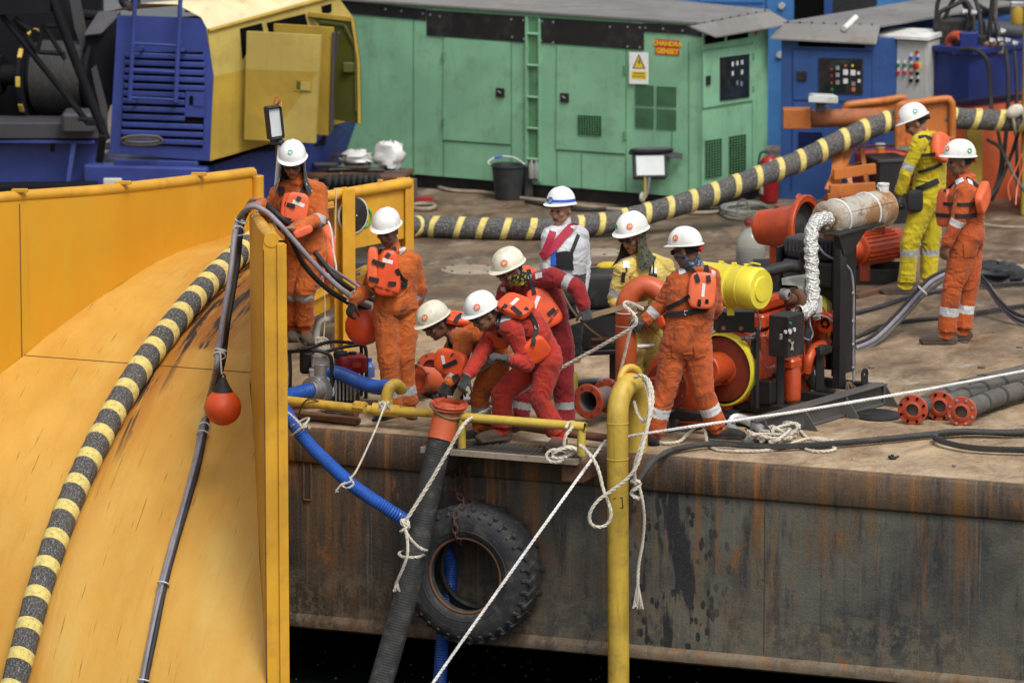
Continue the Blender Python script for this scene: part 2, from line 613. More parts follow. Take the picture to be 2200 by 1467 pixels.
paint('hose_grey', (.085, .08, .072), rough=.7, dirt=.6, dirtcol=(.16, .14, .11), sc=2)
paint('hose_blue', (.018, .085, .37), rough=.35, dirt=.22, dirtcol=(.02, .03, .07), sc=2, spec=.5)
paint('steel', (.38, .38, .39), rough=.38, dirt=.5, dirtcol=(.1, .09, .08), metal=.7, sc=3)
paint('steel_dark', (.09, .088, .086), rough=.5, dirt=.5, dirtcol=(.12, .09, .06), metal=.2, rust=.25, sc=2)
paint('rust_steel', (.12, .055, .028), rough=.8, dirt=.6, dirtcol=(.05, .03, .02), rust=.6, sc=2)
paint('chain_rust', (.07, .032, .022), rough=.85, dirt=.5, dirtcol=(.03, .02, .018), sc=4)
paint('muffler_metal', (.55, .50, .42), rough=.36, dirt=.95, dirtcol=(.30, .15, .06), metal=.55, sc=1.3, var=.25)
paint('rope_white', (.52, .48, .40), rough=.9, dirt=.55, dirtcol=(.2, .16, .11), sc=4, bump=0)
paint('line_white', (.68, .67, .65), rough=.9, dirt=.35, dirtcol=(.3, .27, .22), sc=5, bump=0)
paint('rope_grey', (.11, .105, .095), rough=.85, dirt=.5, dirtcol=(.03, .03, .03), sc=4, bump=0)
paint('wire_dark', (.035, .036, .037), rough=.7, dirt=.5, dirtcol=(.1, .09, .07), sc=4, bump=0)
paint('webbing_tan', (.17, .12, .065), rough=.9, dirt=.5, sc=3)
paint('cable_grey', (.22, .21, .25), rough=.45, dirt=.3, sc=3)
paint('wood_plank', (.28, .23, .17), rough=.85, dirt=.55, sc=2)
paint('helmet_white', (.72, .73, .72), rough=.32, dirt=.28, dirtcol=(.42, .38, .28), sc=2.2, bump=.02, spec=.5)
paint('helmet_cream', (.62, .60, .48), rough=.4, dirt=.45, dirtcol=(.32, .26, .16), sc=2.6, bump=.04, spec=.45)
paint('vest_orange', (.68, .08, .02), rough=.42, dirt=.16, dirtcol=(.35, .05, .02), sc=3, bump=.03)
paint('vest_orange_light', (.70, .13, .05), rough=.45, dirt=.14, dirtcol=(.4, .08, .03), sc=3, bump=.03)
paint('crimson_vest', (.36, .02, .05), rough=.5, dirt=.15, sc=3)
paint('plastic_bag', (.62, .62, .62), rough=.3, dirt=.3, dirtcol=(.3, .28, .25), sc=4, bump=.5)
paint('dark_bag', (.022, .023, .028), rough=.3, dirt=.3, dirtcol=(.06, .06, .07), sc=4, bump=.7)
paint('bucket_black', (.028, .032, .036), rough=.5, dirt=.35, sc=2)
paint('white_plastic', (.62, .62, .6), rough=.4, dirt=.25, dirtcol=(.3, .27, .2), sc=3)
cloth('suit_orange', (.45, .108, .023), dirt=.7)
cloth('suit_orange_red', (.43, .09, .024), dirt=.65)
cloth('suit_red', (.36, .03, .02), dirt=.5)
cloth('suit_dark_red', (.235, .018, .022), dirt=.45)
cloth('suit_pale_yellow', (.60, .47, .13), dirt=.3, dirtcol=(.3, .2, .06))
cloth('suit_yellow', (.50, .40, .018), dirt=.35, dirtcol=(.16, .11, .02))
cloth('shirt_white', (.52, .53, .56), dirt=.15, dirtcol=(.25, .25, .27))
cloth('trousers_dark', (.035, .037, .045), dirt=.3)
cloth('band_silver', (.33, .34, .34), dirt=.35, dirtcol=(.12, .11, .1))
cloth('band_bright', (.52, .53, .54), dirt=.25, dirtcol=(.2, .18, .16))
cloth('glove_grey', (.055, .058, .06), dirt=.4)
cloth('glove_black', (.022, .022, .022), dirt=.3)
cloth('boot_brown', (.075, .055, .042), dirt=.55, dirtcol=(.11, .085, .06))
cloth('boot_black', (.02, .02, .021), dirt=.45, dirtcol=(.075, .06, .048))
cloth('boot_yellow', (.52, .40, .035), dirt=.4, dirtcol=(.2, .14, .04))
cloth('camo_cloth', (.045, .05, .035), dirt=.2, pat=((.09, .085, .045), 26, (.015, .016, .012)))
cloth('gaiter_black_yellow', (.018, .018, .018), dirt=.1, pat=((.36, .27, .025), 34))
cloth('gaiter_blue', (.05, .075, .12), dirt=.15, pat=((.17, .22, .29), 40, (.012, .017, .035)))
cloth('scarf_dark', (.035, .037, .042), dirt=.15, pat=((.3, .3, .3), 13))
cloth('yellow_cloth', (.55, .4, .03), dirt=.3)
cloth('hair_black', (.012, .011, .01), dirt=.1)
flat('strap_black', (.012, .012, .014), .75)
flat('glass_dark', (.008, .008, .009), .12, spec=.6)
flat('gauge_white', (.55, .56, .56), .3)
flat('label_white', (.66, .66, .64), .5)
flat('sticker_orange', (.62, .15, .05), .45)
flat('sign_white', (.74, .75, .74), .45)
flat('sign_yellow', (.72, .50, .03), .45)
flat('sign_black', (.015, .015, .015), .5)
flat('sign_red', (.42, .03, .02), .5)
flat('sign_lettering_yellow', (.70, .42, .03), .5)
flat('print_dark', (.05, .02, .012), .6)
flat('emblem_green', (.03, .30, .08), .5)
flat('emblem_teal', (.05, .42, .33), .5)
flat('button_red', (.42, .02, .02), .35)
flat('button_green', (.02, .16, .09), .35)
flat('button_blue', (.03, .06, .42), .35)
flat('white_strap', (.66, .66, .66), .6)
flat('silver_trim', (.55, .56, .57), .3, metal=.6)
flat('blue_strap', (.02, .09, .5), .6)
flat('orange_cap', (.6, .2, .02), .4)
flat('void_black', (.004, .004, .004), .9, spec=.05)
flat('pvc_white', (.60, .60, .57), .45)
flat('zip_tie', (.6, .6, .6), .5)
def skin(name, col):
 t = NT(name)
 o = t.vec()
 c = t.mix(t.noise(o, 25, 4), dk(col, .82), dk(col, 1.12))
 t.bump(t.noise(o, 120, 3), .12, .003)
 M[name] = t.set(col=c, rough=.52, spec=.35)
skin('skin_brown', (.27, .13, .08))
skin('skin_dark', (.175, .088, .055))
skin('skin_tan', (.36, .20, .135))
skin('lip_brown', (.13, .045, .035))
t = NT('foil'); o = t.vec(); h = t.voro(t.vec(scale=(1, 1, 1.8)), 38)
t.bump(t.math('ADD', h, t.noise(o, 60, 5)), .9, .02)
M['foil'] = t.set(col=t.mix(t.noise(o, 30), (.78, .78, .77), (.55, .55, .53)), rough=.38, metal=.55)
t = NT('clear_plastic'); o = t.vec()
M['clear_plastic'] = t.set(col=(.75, .78, .72), rough=.12, trans=.72, ior=1.3, spec=.5)
t = NT('murky_liquid')
M['murky_liquid'] = t.set(col=(.45, .42, .28), rough=.3, trans=.25, ior=1.33)
t = NT('blue_jug_plastic')
M['blue_jug_plastic'] = t.set(col=(.12, .2, .5), rough=.3, trans=.3, ior=1.3)
t = NT('lamp_glass'); o = t.vec()
M['lamp_glass'] = t.set(col=t.mix(t.noise(o, 8), (.62, .66, .66), (.42, .46, .47)), rough=.12, spec=.7)
t = NT('control_window'); o = t.vec()
M['control_window'] = t.set(col=t.mix(t.ramp(t.noise(o, 9), .4, .7), (.010, .014, .016), (.025, .03, .03)), rough=.12, spec=.6)
t = NT('cable_weave'); uv = t.tc.outputs['UV']
th = t.noise(t.vec('UV', scale=(70, 34, 1)), 1.0, 5, .75)
th2 = t.noise(t.vec('UV', scale=(20, 130, 1)), 1.0, 3, .7)
c = t.mix(t.ramp(th, .50, .66), (.05, .05, .053), (.30, .295, .285))
c = t.mix(t.ramp(th2, .55, .70, 0, .85), c, (.52, .51, .48))
bl = t.ramp(t.noise(t.vec('UV', scale=(2.2, 3, 1)), 1.0, 4), .35, .75)
c = t.mix(t.math('MULTIPLY', bl, .35), c, (.15, .13, .10))
t.bump(t.math('ADD', th, th2), .8, .008)
M['cable_weave'] = t.set(col=c, rough=.85, spec=.2)
t = NT('band_tape'); o = t.vec()
c = t.mix(t.ramp(t.noise(o, 26, 5, .7), .42, .75), (.66, .54, .18), (.40, .32, .12))
c = t.mix(t.ramp(t.noise(o, 38, 6, .8), .54, .68, 0, .8), c, (.05, .045, .035))
t.bump(t.noise(o, 90, 3), .4, .006)
M['band_tape'] = t.set(col=c, rough=.8, spec=.2)
t = NT('chute_floor_paint')
u1 = t.noise(t.vec('UV', scale=(.8, 1.1, 1)), 1.0, 5, .6)
c = t.mix(t.ramp(u1, .3, .72), (.46, .225, .03), (.57, .325, .065))
pat_ = t.noise(t.vec('UV', scale=(1.1, 1.4, 1), loc=(4, 2, 0)), 1.0, 5, .6)
c = t.mix(t.ramp(pat_, .5, .78, 0, .75), c, (.55, .37, .10))
wear = t.noise(t.vec('UV', scale=(1.3, 10, 1), loc=(1, 7, 0)), 1.0, 8, .7, .3)
c = t.mix(t.ramp(wear, .54, .76, 0, .26), c, (.36, .15, .03))
sx_ = t.sep(t.tc.outputs['UV'])
near_ = t.n('ShaderNodeAttribute'); near_.attribute_name = 'rub'
rb = t.math('MULTIPLY', near_.outputs['Fac'], t.ramp(t.noise(t.vec('UV', scale=(1.4, 12, 1)), 1.0, 8, .72), .3, .56))
c = t.mix(rb, c, (.33, .115, .022))
scr = t.noise(t.vec('UV', scale=(2.4, 38, 1), rot=(0, 0, .16)), 1.0, 5, .62)
c = t.mix(t.ramp(scr, .635, .70, 0, .8), c, (.13, .045, .02))
deep = t.math('MULTIPLY', near_.outputs['Fac'], t.ramp(t.noise(t.vec('UV', scale=(.9, 13, 1), loc=(9, 3, 0)), 1.0, 7, .65), .47, .58))
c = t.mix(t.ramp(deep, .3, .75), c, (.05, .032, .025))
blk = t.noise(t.vec('UV', scale=(1.6, 26, 1), loc=(3, 11, 0)), 1.0, 5, .6)
c = t.mix(t.ramp(blk, .675, .715, 0, .75), c, (.06, .05, .035))
t.bump(t.math('ADD', t.math('MULTIPLY', t.noise(t.vec('UV', scale=(2.2, 2.2, 1)), 1.0, 3), 2.5), t.noise(t.vec('UV', scale=(30, 30, 1)), 1.0, 5)), .2, .012)
M['chute_floor_paint'] = t.set(col=c, rough=t.ramp(wear, .4, .75, .42, .75), spec=.35)
t = NT('chute_wall_paint')
u1 = t.noise(t.vec('UV', scale=(1.1, .6, 1)), 1.0, 4, .6)
c = t.mix(t.ramp(u1, .3, .72), (.56, .26, .016), (.62, .30, .02))
c = t.mix(t.ramp(t.noise(t.vec('UV', scale=(2.2, .45, 1), loc=(3, 1, 0)), 1.0, 4), .5, .75, 0, .4), c, (.50, .33, .04))
st = t.noise(t.vec('UV', scale=(8, .7, 1)), 1.0, 5, .65)
c = t.mix(t.ramp(st, .56, .76, 0, .4), c, (.42, .19, .02))
ch = t.noise(t.vec('UV', scale=(14, 16, 1)), 1.0, 6, .7)
c = t.mix(t.ramp(ch, .67, .71, 0, .8), c, (.14, .05, .02))
t.bump(t.noise(t.vec('UV', scale=(3, 3, 1)), 1.0, 5), .10, .02)
M['chute_wall_paint'] = t.set(col=c, rough=.4, spec=.4)
t = NT('deck_mud')
a = t.noise(t.vec('UV', scale=(.6, .4, 1)), 1.0, 6, .6, .3)
b = t.noise(t.vec('UV', scale=(2.6, 1.5, 1)), 1.0, 10, .76, .5)
g = t.noise(t.vec('UV', scale=(20, 9, 1)), 1.0, 7, .75)
c = t.mix(t.ramp(b, .3, .7), (.17, .11, .065), (.44, .325, .20))
c = t.mix(t.ramp(a, .45, .7), c, t.mix(t.ramp(b, .35, .65), (.11, .075, .05), (.30, .225, .15)))
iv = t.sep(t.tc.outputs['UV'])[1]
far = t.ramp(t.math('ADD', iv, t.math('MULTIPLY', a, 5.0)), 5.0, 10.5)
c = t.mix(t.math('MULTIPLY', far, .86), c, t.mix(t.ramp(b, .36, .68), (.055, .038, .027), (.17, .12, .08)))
rr = t.noise(t.vec('UV', scale=(1.2, .8, 1), loc=(5, 3, 0)), 1.0, 9, .75, .6)
c = t.mix(t.ramp(rr, .53, .68, 0, .75), c, (.12, .05, .02))
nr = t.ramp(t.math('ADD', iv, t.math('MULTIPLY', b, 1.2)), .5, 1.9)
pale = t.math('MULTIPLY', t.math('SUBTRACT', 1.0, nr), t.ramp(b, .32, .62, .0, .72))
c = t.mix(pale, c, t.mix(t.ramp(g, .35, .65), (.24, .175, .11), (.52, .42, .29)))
c = t.mix(t.ramp(g, .55, .68, 0, .7), c, (.05, .04, .032))
c = t.mix(t.ramp(t.noise(t.vec('UV', scale=(4, 12, 1), loc=(2, 2, 0)), 1.0, 7, .72), .6, .67, 0, .75), c, (.055, .035, .025))
c = t.mix(t.ramp(t.noise(t.vec('UV', scale=(2.4, 1.5, 1), loc=(8, 1, 0)), 1.0, 6, .7), .55, .72, 0, .45), c, (.5, .46, .4))
t.bump(t.math('ADD', b, t.math('MULTIPLY', g, .35)), .5, .03)
M['deck_mud'] = t.set(col=c, rough=t.mix(far, (.85,) * 3, t.ramp(b, .35, .6, .38, .8)), spec=.35)
def hull_mat(name, base1, base2, rustamt, runs, spots, top=-.29):
 t = NT(name)
 uvv = lambda x, y, l=(0, 0, 0): t.vec('UV', scale=(x, y, 1), loc=l)
 ux = t.sep(t.tc.outputs['UV'])
 a = t.noise(uvv(.7, 1.0), 1.0, 8, .68, .4)
 c = t.mix(t.ramp(a, .38, .62), base1, base2)
 left = t.ramp(t.math('ADD', ux[0], t.math('MULTIPLY', a, 1.6)), 3.6, 2.2)
 c = t.mix(t.math('MULTIPLY', left, .75), c, t.mix(t.ramp(t.noise(uvv(2, 1.1, (5, 1, 0)), 1.0, 9, .75), .42, .6), (.022, .02, .02), (.075, .042, .026)))
 k1 = t.noise(uvv(1.7, 1.4, (1, 4, 0)), 1.0, 10, .78)
 c = t.mix(t.ramp(k1, .5, .6, 0, .6 * rustamt), c, (.105, .066, .036))
 dk1 = t.noise(uvv(4.5, .7, (7, 2, 0)), 1.0, 8, .7, .2)
 c = t.mix(t.ramp(dk1, .5, .64, 0, .8), c, (.02, .022, .027))
 up = t.ramp(ux[1], -1.35, top, .15, 1.0)
 run = t.noise(uvv(8, .35), 1.0, 7, .68, .15)
 c = t.mix(t.math('MULTIPLY', t.ramp(run, .5, .62, 0, runs), up), c, (.19, .085, .022))
 r4 = t.noise(uvv(3, .25, (4, 4, 0)), 1.0, 6, .65, .1)
 c = t.mix(t.math('MULTIPLY', t.ramp(r4, .56, .66, 0, runs), up), c, (.30, .115, .022))
 run2 = t.noise(uvv(34, .5, (3, 0, 0)), 1.0, 5, .62, .25)
 c = t.mix(t.ramp(run2, .57, .7, 0, .35), c, (.20, .195, .17))
 run5 = t.noise(uvv(22, .6, (13, 8, 0)), 1.0, 5, .62, .2)
 c = t.mix(t.ramp(run5, .56, .7, 0, .4), c, dk(base1, .3))
 low = t.ramp(t.math('ADD', ux[1], t.math('MULTIPLY', a, .4)), -.75, -1.15)
 c = t.mix(t.math('MULTIPLY', low, t.ramp(t.noise(uvv(9, 7), 1.0, 9, .8), .46, .58, 0, .8)), c, (.155, .125, .085))
 orange = t.noise(uvv(2.4, 1.6, (9, 9, 0)), 1.0, 10, .78)
 c = t.mix(t.ramp(orange, .58, .64, 0, .85 * rustamt), c, t.mix(t.noise(uvv(30, 20), 1.0, 4), (.30, .115, .025), (.13, .05, .02)))
 if spots:
  wv = uvv(17, 9)
  xm = t.math('MULTIPLY', t.ramp(t.math('ADD', ux[0], t.math('MULTIPLY', a, .5)), spots[0], spots[0] + .35), t.ramp(t.math('ADD', ux[0], t.math('MULTIPLY', run, .5)), spots[1], spots[1] - .5))
  sp = t.math('ADD', t.voro(wv, 1.0), t.math('MULTIPLY', t.noise(wv, 1.5, 3), .35))
  c = t.mix(t.math('MULTIPLY', t.math('MULTIPLY', t.ramp(sp, .56, .48), xm), t.ramp(t.noise(wv, .3, 3), .44, .52)), c, (.015, .017, .02))
  sp2 = t.math('ADD', t.voro(uvv(9, 5, (3, 3, 0)), 1.0), t.math('MULTIPLY', t.noise(wv, 2, 3), .3))
  c = t.mix(t.math('MULTIPLY', t.ramp(sp2, .22, .16), t.ramp(ux[0], 2.2, 2.6, 0, .8)), c, (.02, .022, .026))
  drip = t.noise(uvv(6, .8, (1, 5, 0)), 1.0, 4, .5)
  c = t.mix(t.math('MULTIPLY', t.ramp(drip, .56, .60, 0, .95), xm), c, (.014, .016, .02))
 fine = t.noise(uvv(70, 60), 1.0, 6, .75)
 c = t.mix(t.ramp(fine, .5, .7, 0, .55), c, dk(base1, .4))
 c = t.mix(t.ramp(fine, .5, .3, 0, .3), c, (.2, .17, .13))
 t.bump(t.math('ADD', a, t.math('ADD', k1, t.math('MULTIPLY', fine, .4))), .55, .02)
 M[name] = t.set(col=c, rough=t.ramp(k1, .4, .65, .45, .85), spec=.35)
hull_mat('hull_plate', (.045, .050, .051), (.115, .112, .088), .85, .7, (2.75, 4.0))
hull_mat('hull_band', (.042, .03, .024), (.125, .082, .052), 1.3, .9, None, -.3)
hull_mat('hull_strip', (.075, .055, .035), (.17, .125, .08), 1.0, .3, None, -1.6)
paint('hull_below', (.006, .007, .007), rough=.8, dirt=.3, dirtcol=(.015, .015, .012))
t = NT('sea_water'); o = t.vec()
hgt = t.math('ADD', t.noise(t.vec(scale=(.8, 1.6, 1)), 1.0, 5, .6), t.math('MULTIPLY', t.noise(t.vec(scale=(7, 12, 1)), 1.0, 5, .65), .3))
t.bump(hgt, .16, .1)
M['sea_water'] = t.set(col=(.008, .014, .013), rough=.09, spec=.5, ior=1.33)
t = NT('muffler_metal'); o = t.vec()
n1 = t.noise(o, 3.2, 8, .68, .5)
c = t.mix(t.ramp(n1, .42, .6), (.58, .54, .46), (.30, .165, .075))
c = t.mix(t.ramp(t.noise(o, 9, 8, .7), .52, .68, 0, .8), c, (.16, .085, .045))
t.bump(t.noise(o, 40, 5), .15, .005)
M['muffler_metal'] = t.set(col=c, rough=t.ramp(n1, .4, .6, .3, .7), metal=.45)
# the setting: sea, barge, deck
mb = MB()
mb.add([V((-400, -120, -2.12)), V((400, -120, -2.12)), V((400, 1500, -2.12)), V((-400, 1500, -2.12))], [(0, 1, 2, 3)])
tag(one('sea', None, None, mb, M['sea_water'], kind='structure', org=V((0, 0, -2.12))))
L0, L1, WB = -14.0, 22.0, 21.0
def eu(s, v=0, z=0.0):
 return EA + E * s + VI * v + Z * z
NS0, NV0 = -.40, 1.55                         # the chute sits in a notch of the edge: left of NS0 the deck starts NV0 inboard
mb, uv = MB(), []
def sheet(a, b, va, vb, nu, nv):
 rows_ = []
 for j in range(nv):
  v_ = va + (vb - va) * j / (nv - 1)
  a_ = a(v_) if callable(a) else a
  b_ = b(v_) if callable(b) else b
  rows_.append([eu(a_ + (b_ - a_) * i / (nu - 1), v_) for i in range(nu)])
  uv.extend([(a_ + (b_ - a_) * i / (nu - 1), v_) for i in range(nu)])
 mb.grid(rows_)
notch = lambda v: NS0 - .46 * v
sheet(notch, L1, 0, NV0, 24, 4)
sheet(L0, L1, NV0, WB, 40, 20)
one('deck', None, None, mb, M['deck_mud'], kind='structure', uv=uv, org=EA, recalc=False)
hull = thing('barge_hull', 'rust streaked dark steel side of the work barge above black water', 'barge', EA + Z * -1.6)
def strip(prof, name, mat, a=NS0, b=L1, n=40):
 m_, uv_ = MB(), []
 rws = []
 for o_, z_ in prof:
  rws.append([eu(a + (b - a) * i / n, -o_, z_) for i in range(n + 1)])
  uv_ += [(a + (b - a) * i / n, z_) for i in range(n + 1)]
 m_.grid(rws)
 return part(name, m_, M[mat], hull, uv=uv_, angle=50)
strip([(-.02, .002), (.012, -.006), (.03, -.03), (.032, -.265), (.02, -.283), (.0, -.29)], 'rim_band', 'hull_band')
strip([(-.005, -.27)] + [(.0, -.3 - 1.22 * k / 10) for k in range(11)], 'side_plate', 'hull_plate')
strip([(-.01, -1.51), (.03, -1.53), (.05, -1.56), (.045, -1.61), (-.02, -1.64)], 'bottom_strip', 'hull_strip')
strip([(-.03, -1.62), (-.35, -1.66), (-4.5, -1.70), (-4.5, -3.0)], 'bottom_plate', 'hull_below')  # underside shaped to run far inboard so the water reflects its black
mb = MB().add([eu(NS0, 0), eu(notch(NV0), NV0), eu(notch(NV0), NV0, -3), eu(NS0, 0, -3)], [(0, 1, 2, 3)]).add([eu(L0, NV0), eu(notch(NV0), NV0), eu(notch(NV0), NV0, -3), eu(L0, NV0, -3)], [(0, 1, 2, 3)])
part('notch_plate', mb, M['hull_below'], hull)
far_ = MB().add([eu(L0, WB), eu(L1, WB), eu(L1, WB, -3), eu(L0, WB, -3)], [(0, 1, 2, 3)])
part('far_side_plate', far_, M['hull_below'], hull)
for px in (1662,):
 e0 = edge(px)
 mb = MB().tube([e0 + N * .001 + Z * -.29, e0 + N * .001 + Z * -1.5], .003, 6)
 part('weld_seam', mb, M['hull_plate'], hull)
for px, y0, y1 in ((661, 992, 1073),):
 f_ = Face(eu(0, -.004), eu(1, -.004), eu(0, -.004, -1))
 q = [f_.hit(px - 8, y0), f_.hit(px + 8, y0 + 1), f_.hit(px + 8, y1 + 1), f_.hit(px - 8, y1)]
 mb = MB().ext(q, N * .004)
 part('step_slot', mb, M['hull_plate'], hull)
 mb = MB()
 for a_, b_ in ((0, 1), (1, 2), (2, 3), (3, 0)):
  mb.bar(q[a_] + N * .006, q[b_] + N * .006, .014, .014, up=N)
 part('slot_rim', mb, M['rust_steel'], hull)
for px, py, r_ in ((1010, 580, .27), (1298, 543, .22), (2085, 905, .001)):
 if r_ < .01: continue
 c_ = at(px, py)
 mb = MB().lathe([(1e-4, .012), (r_ - .02, .012), (r_, .004), (r_ + .001, -.01)], c_, Z, 36)
 mh = thing('manhole_cover', 'pale round manhole cover in the deck ' + ('behind the kneeling crew' if px < 1100 else 'behind the pale yellow coverall'), 'manhole cover', c_)
 part('plate', mb, M['wood_plank'], mh)
 for k in range(8):
  a_ = k * .785
  q = c_ + V((math.cos(a_), math.sin(a_), 0)) * (r_ * .86) + Z * .012
  if k == 0:
   q0 = q
   bl = part('bolt', MB().cyl(q, q + Z * .01, .014, 6), M['steel_dark'], mh)
  else:
   again(bl, mh, q - q0)
# yellow cable chute
CO = at(690, 735)
RC, ZT = 5.1, .78
def zc(t_):
 return ZT if t_ < 0 else ZT - (RC - math.sqrt(max(0.0, RC * RC - t_ * t_)))
def cp(u, t_, z=None):
 p = CO + E * u + N * t_
 return V((p.x, p.y, zc(t_) if z is None else z))
def chit(px, py, lift=0.0):
 """where the sight line meets the chute floor, as (u, t)"""
 d = ray(px, py)
 lo, k = None, 38.0
 while k < 62:
  p = CAM + d * k
  t_ = (p - CO).dot(N)
  if t_ < RC and p.z - lift - zc(t_) < 0:
   return (p - CO).dot(E), t_
  k += .004
 return 0, 0
def interp(tab, x):
 if x <= tab[0][0]: return tab[0][1]
 for (a, b), (c_, d_) in zip(tab, tab[1:]):
  if x <= c_:
   f_ = (x - a) / (c_ - a)
   return b + (d_ - b) * f_
 (a, b), (c_, d_) = tab[-2], tab[-1]
 return d_ + (d_ - b) / (c_ - a) * (x - c_)
LT = [(-1.6, -1.03), (-.79, -1.06), (-.2, -1.11), (.48, -1.18), (1.29, -1.28), (1.91, -1.46), (2.41, -1.63), (2.62, -1.74), (3.11, -2.01), (3.75, -2.45), (4.9, -3.4)]
RT = [(-1.6, -.02), (-.6, -.03), (.2, .0), (1.0, .08), (1.7, .21), (2.44, .44), (3.07, .77), (3.88, 1.18), (4.46, 1.5), (4.9, 1.8)]
chute = thing('cable_chute', 'large worn yellow steel chute curving over the barge side with high flared walls', 'cable chute', CO)
cab = [chit(*q) for q in ((520, 540), (430, 630), (350, 730), (300, 795), (230, 910), (160, 1060), (100, 1220), (40, 1440))]
cabt = sorted((t_, u) for u, t_ in cab)
rows, uv, rub = [], [], []
TS = [-1.6 + 6.5 * i / 70 for i in range(71)]
for t_ in TS:
 ul, ur = interp(LT, t_), interp(RT, t_)
 rw = []
 for k in range(41):
  u = ul + (ur - ul) * k / 40
  rw.append(cp(u, t_))
  uv.append((t_ * 1.0, u))
  d_ = u - interp(cabt, t_)
  rub.append(math.exp(-((d_ - (.3 if t_ < 2.2 else .14)) / (.38 if t_ < 2.2 else .2)) ** 2) * (1 if t_ < 2.6 else max(.25, 1 - (t_ - 2.6) * .6)))
 rows.append(rw)
mb = MB().grid(rows)
fl = part('floor_plate', mb, M['chute_floor_paint'], chute, uv=uv, angle=80)
at_ = fl.data.attributes.new('rub', 'FLOAT', 'POINT')
at_.data.foreach_set('value', rub)
for ts in (2.40,):
 pts = [cp(interp(LT, ts) + (interp(RT, ts) - interp(LT, ts)) * k / 20, ts) + Z * .002 for k in range(21)]
 part('weld_seam', MB().tube(pts, .0035, 6), M['rust_steel'], chute)
ytop = [(-330, 462), (-120, 436), (0, 421), (221, 406), (386, 388), (552, 367), (580, 364)]
def topz(p, tab=None, row=None):
 """height above plan point p that shows at the given picture row"""
 for _ in range(3):
  q = V((p.x, p.y, 0));
  d = q - CAM
 k = (p.y - CAM.y)
 zz = 1.4
 for _ in range(3):
  d = V((p.x, p.y, zz)) - CAM
  fw = d.y * CT - d.z * ST
  px = 1100 + FPX * d.x / fw
  r_ = interp(tab, px) if tab else row
  zz = aty(px, r_, p.y).z
 return zz, px
def wall(plan, name_sheet, uvu0=0.0):
 """plan: list of (point, top z, bottom z)"""
 m_, uv_ = MB(), []
 rws = []
 s_ = 0
 prev = None
 cols = []
 for p, zt, zb in plan:
  if prev is not None:
   s_ += (V((p.x, p.y)) - prev).length if False else ((p.x - prev.x) ** 2 + (p.y - prev.y) ** 2) ** .5
  prev = p
  cols.append((p, zt, zb, s_))
 for k in range(13):
  rws.append([V((p.x, p.y, zb + (zt - zb) * k / 12)) for p, zt, zb, s_ in cols])
  uv_ += [(s_, zb + (zt - zb) * k / 12) for p, zt, zb, s_ in cols]
 m_.grid(rws)
 return part(name_sheet, m_, M['chute_wall_paint'], chute, uv=uv_, angle=60)
lplan = []
for i in range(48):
 t_ = -.95 + 5.1 * i / 47
 p = cp(interp(LT, t_), t_)
 zt, px = topz(p, ytop)
 lplan.append((p, zt, p.z - .03))
def smooth(pl, n=3):
 for _ in range(n):
  q = [pl[0]]
  for a, b, c_ in zip(pl, pl[1:], pl[2:]):
   q.append(((a[0] + b[0] * 2 + c_[0]) / 4, (a[1] + b[1] * 2 + c_[1]) / 4, (a[2] + b[2] * 2 + c_[2]) / 4))
  q.append(pl[-1]); pl = q
 return pl
lplan = smooth(lplan, 4)
wall(lplan, 'left_wall_plate')
part('top_pipe', MB().tube([V((p.x, p.y, zt)) + V((-.02, .03, -.02)) for p, zt, zb in lplan], .05, 12), M['chute_yellow_outer'], chute)
outp = [(p + V((-.05, .13, 0)), zt - .03, zb - .4) for p, zt, zb in lplan]
wall(outp, 'left_outer_plate')
p0 = lplan[0]
part('end_post', MB().cyl(V((p0[0].x + .03, p0[0].y, 0)), V((p0[0].x + .03, p0[0].y, p0[1] - .04)), .055, 14), M['chute_yellow_outer'], chute)
for px in (30, 258, 425):
 k = min(range(len(lplan)), key=lambda i: abs(topz(lplan[i][0], ytop)[1] - px))
 p, zt, zb = lplan[k]
 part('lifting_lug', MB().bar(V((p.x - .06, p.y + .02, zt + .03)), V((p.x + .07, p.y - .01, zt + .035)), .05, .03), M['chute_yellow_outer'], chute)
k = min(range(len(lplan)), key=lambda i: abs(topz(lplan[i][0], ytop)[1] - 42))
p, zt, zb = lplan[k]
part('weld_seam', MB().tube([V((p.x + .004, p.y - .006, zt - .08)), V((p.x + .004, p.y - .006, zb))], .003, 6), M['rust_steel'], chute)
rtop = [(-.9, 413), (-.2, 426), (.4, 437), (1.0, 446), (1.7, 452), (2.44, 460), (3.07, 471), (3.6, 482), (4.1, 494), (4.46, 503)]
rplan = []
for i in range(40):
 t_ = -.9 + (4.46 + .9) * i / 39
 p = cp(interp(RT, t_), t_)
 zt, px = topz(p, None, interp(rtop, t_))
 rplan.append((p, zt, p.z - .03 if t_ < 4.3 else -2.2))
rplan = smooth(rplan, 4)
wall(rplan, 'right_wall_plate')
def outset(pl, d_):
 o_ = []
 for i, (p, zt, zb) in enumerate(pl):
  a, b = pl[max(i - 1, 0)][0], pl[min(i + 1, len(pl) - 1)][0]
  dr = V((b.x - a.x, b.y - a.y, 0)).normalized()
  nn = V((-dr.y, dr.x, 0))
  o_.append((p + nn * d_, zt, zb))
 return o_
ro = outset(rplan, .165)
wall([(p, zt - .02, -.02 if k < 30 else -2.2) for k, (p, zt, zb) in enumerate(ro) if k > 31], 'right_outer_plate')
mid = outset(rplan, .06)
pp = [V((p.x, p.y, zt - .045)) for p, zt, zb in mid]
part('top_pipe', MB().tube(pp, .058, 16), M['chute_yellow_outer'], chute)
part('top_plate', MB().grid([[V((p.x, p.y, zt - .05)) for p, zt, zb in rplan], [V((p.x, p.y, zt - .05)) for p, zt, zb in ro]]), M['chute_yellow_outer'], chute)
(pe, zte, _), (po, _, _) = rplan[-1], ro[-1]
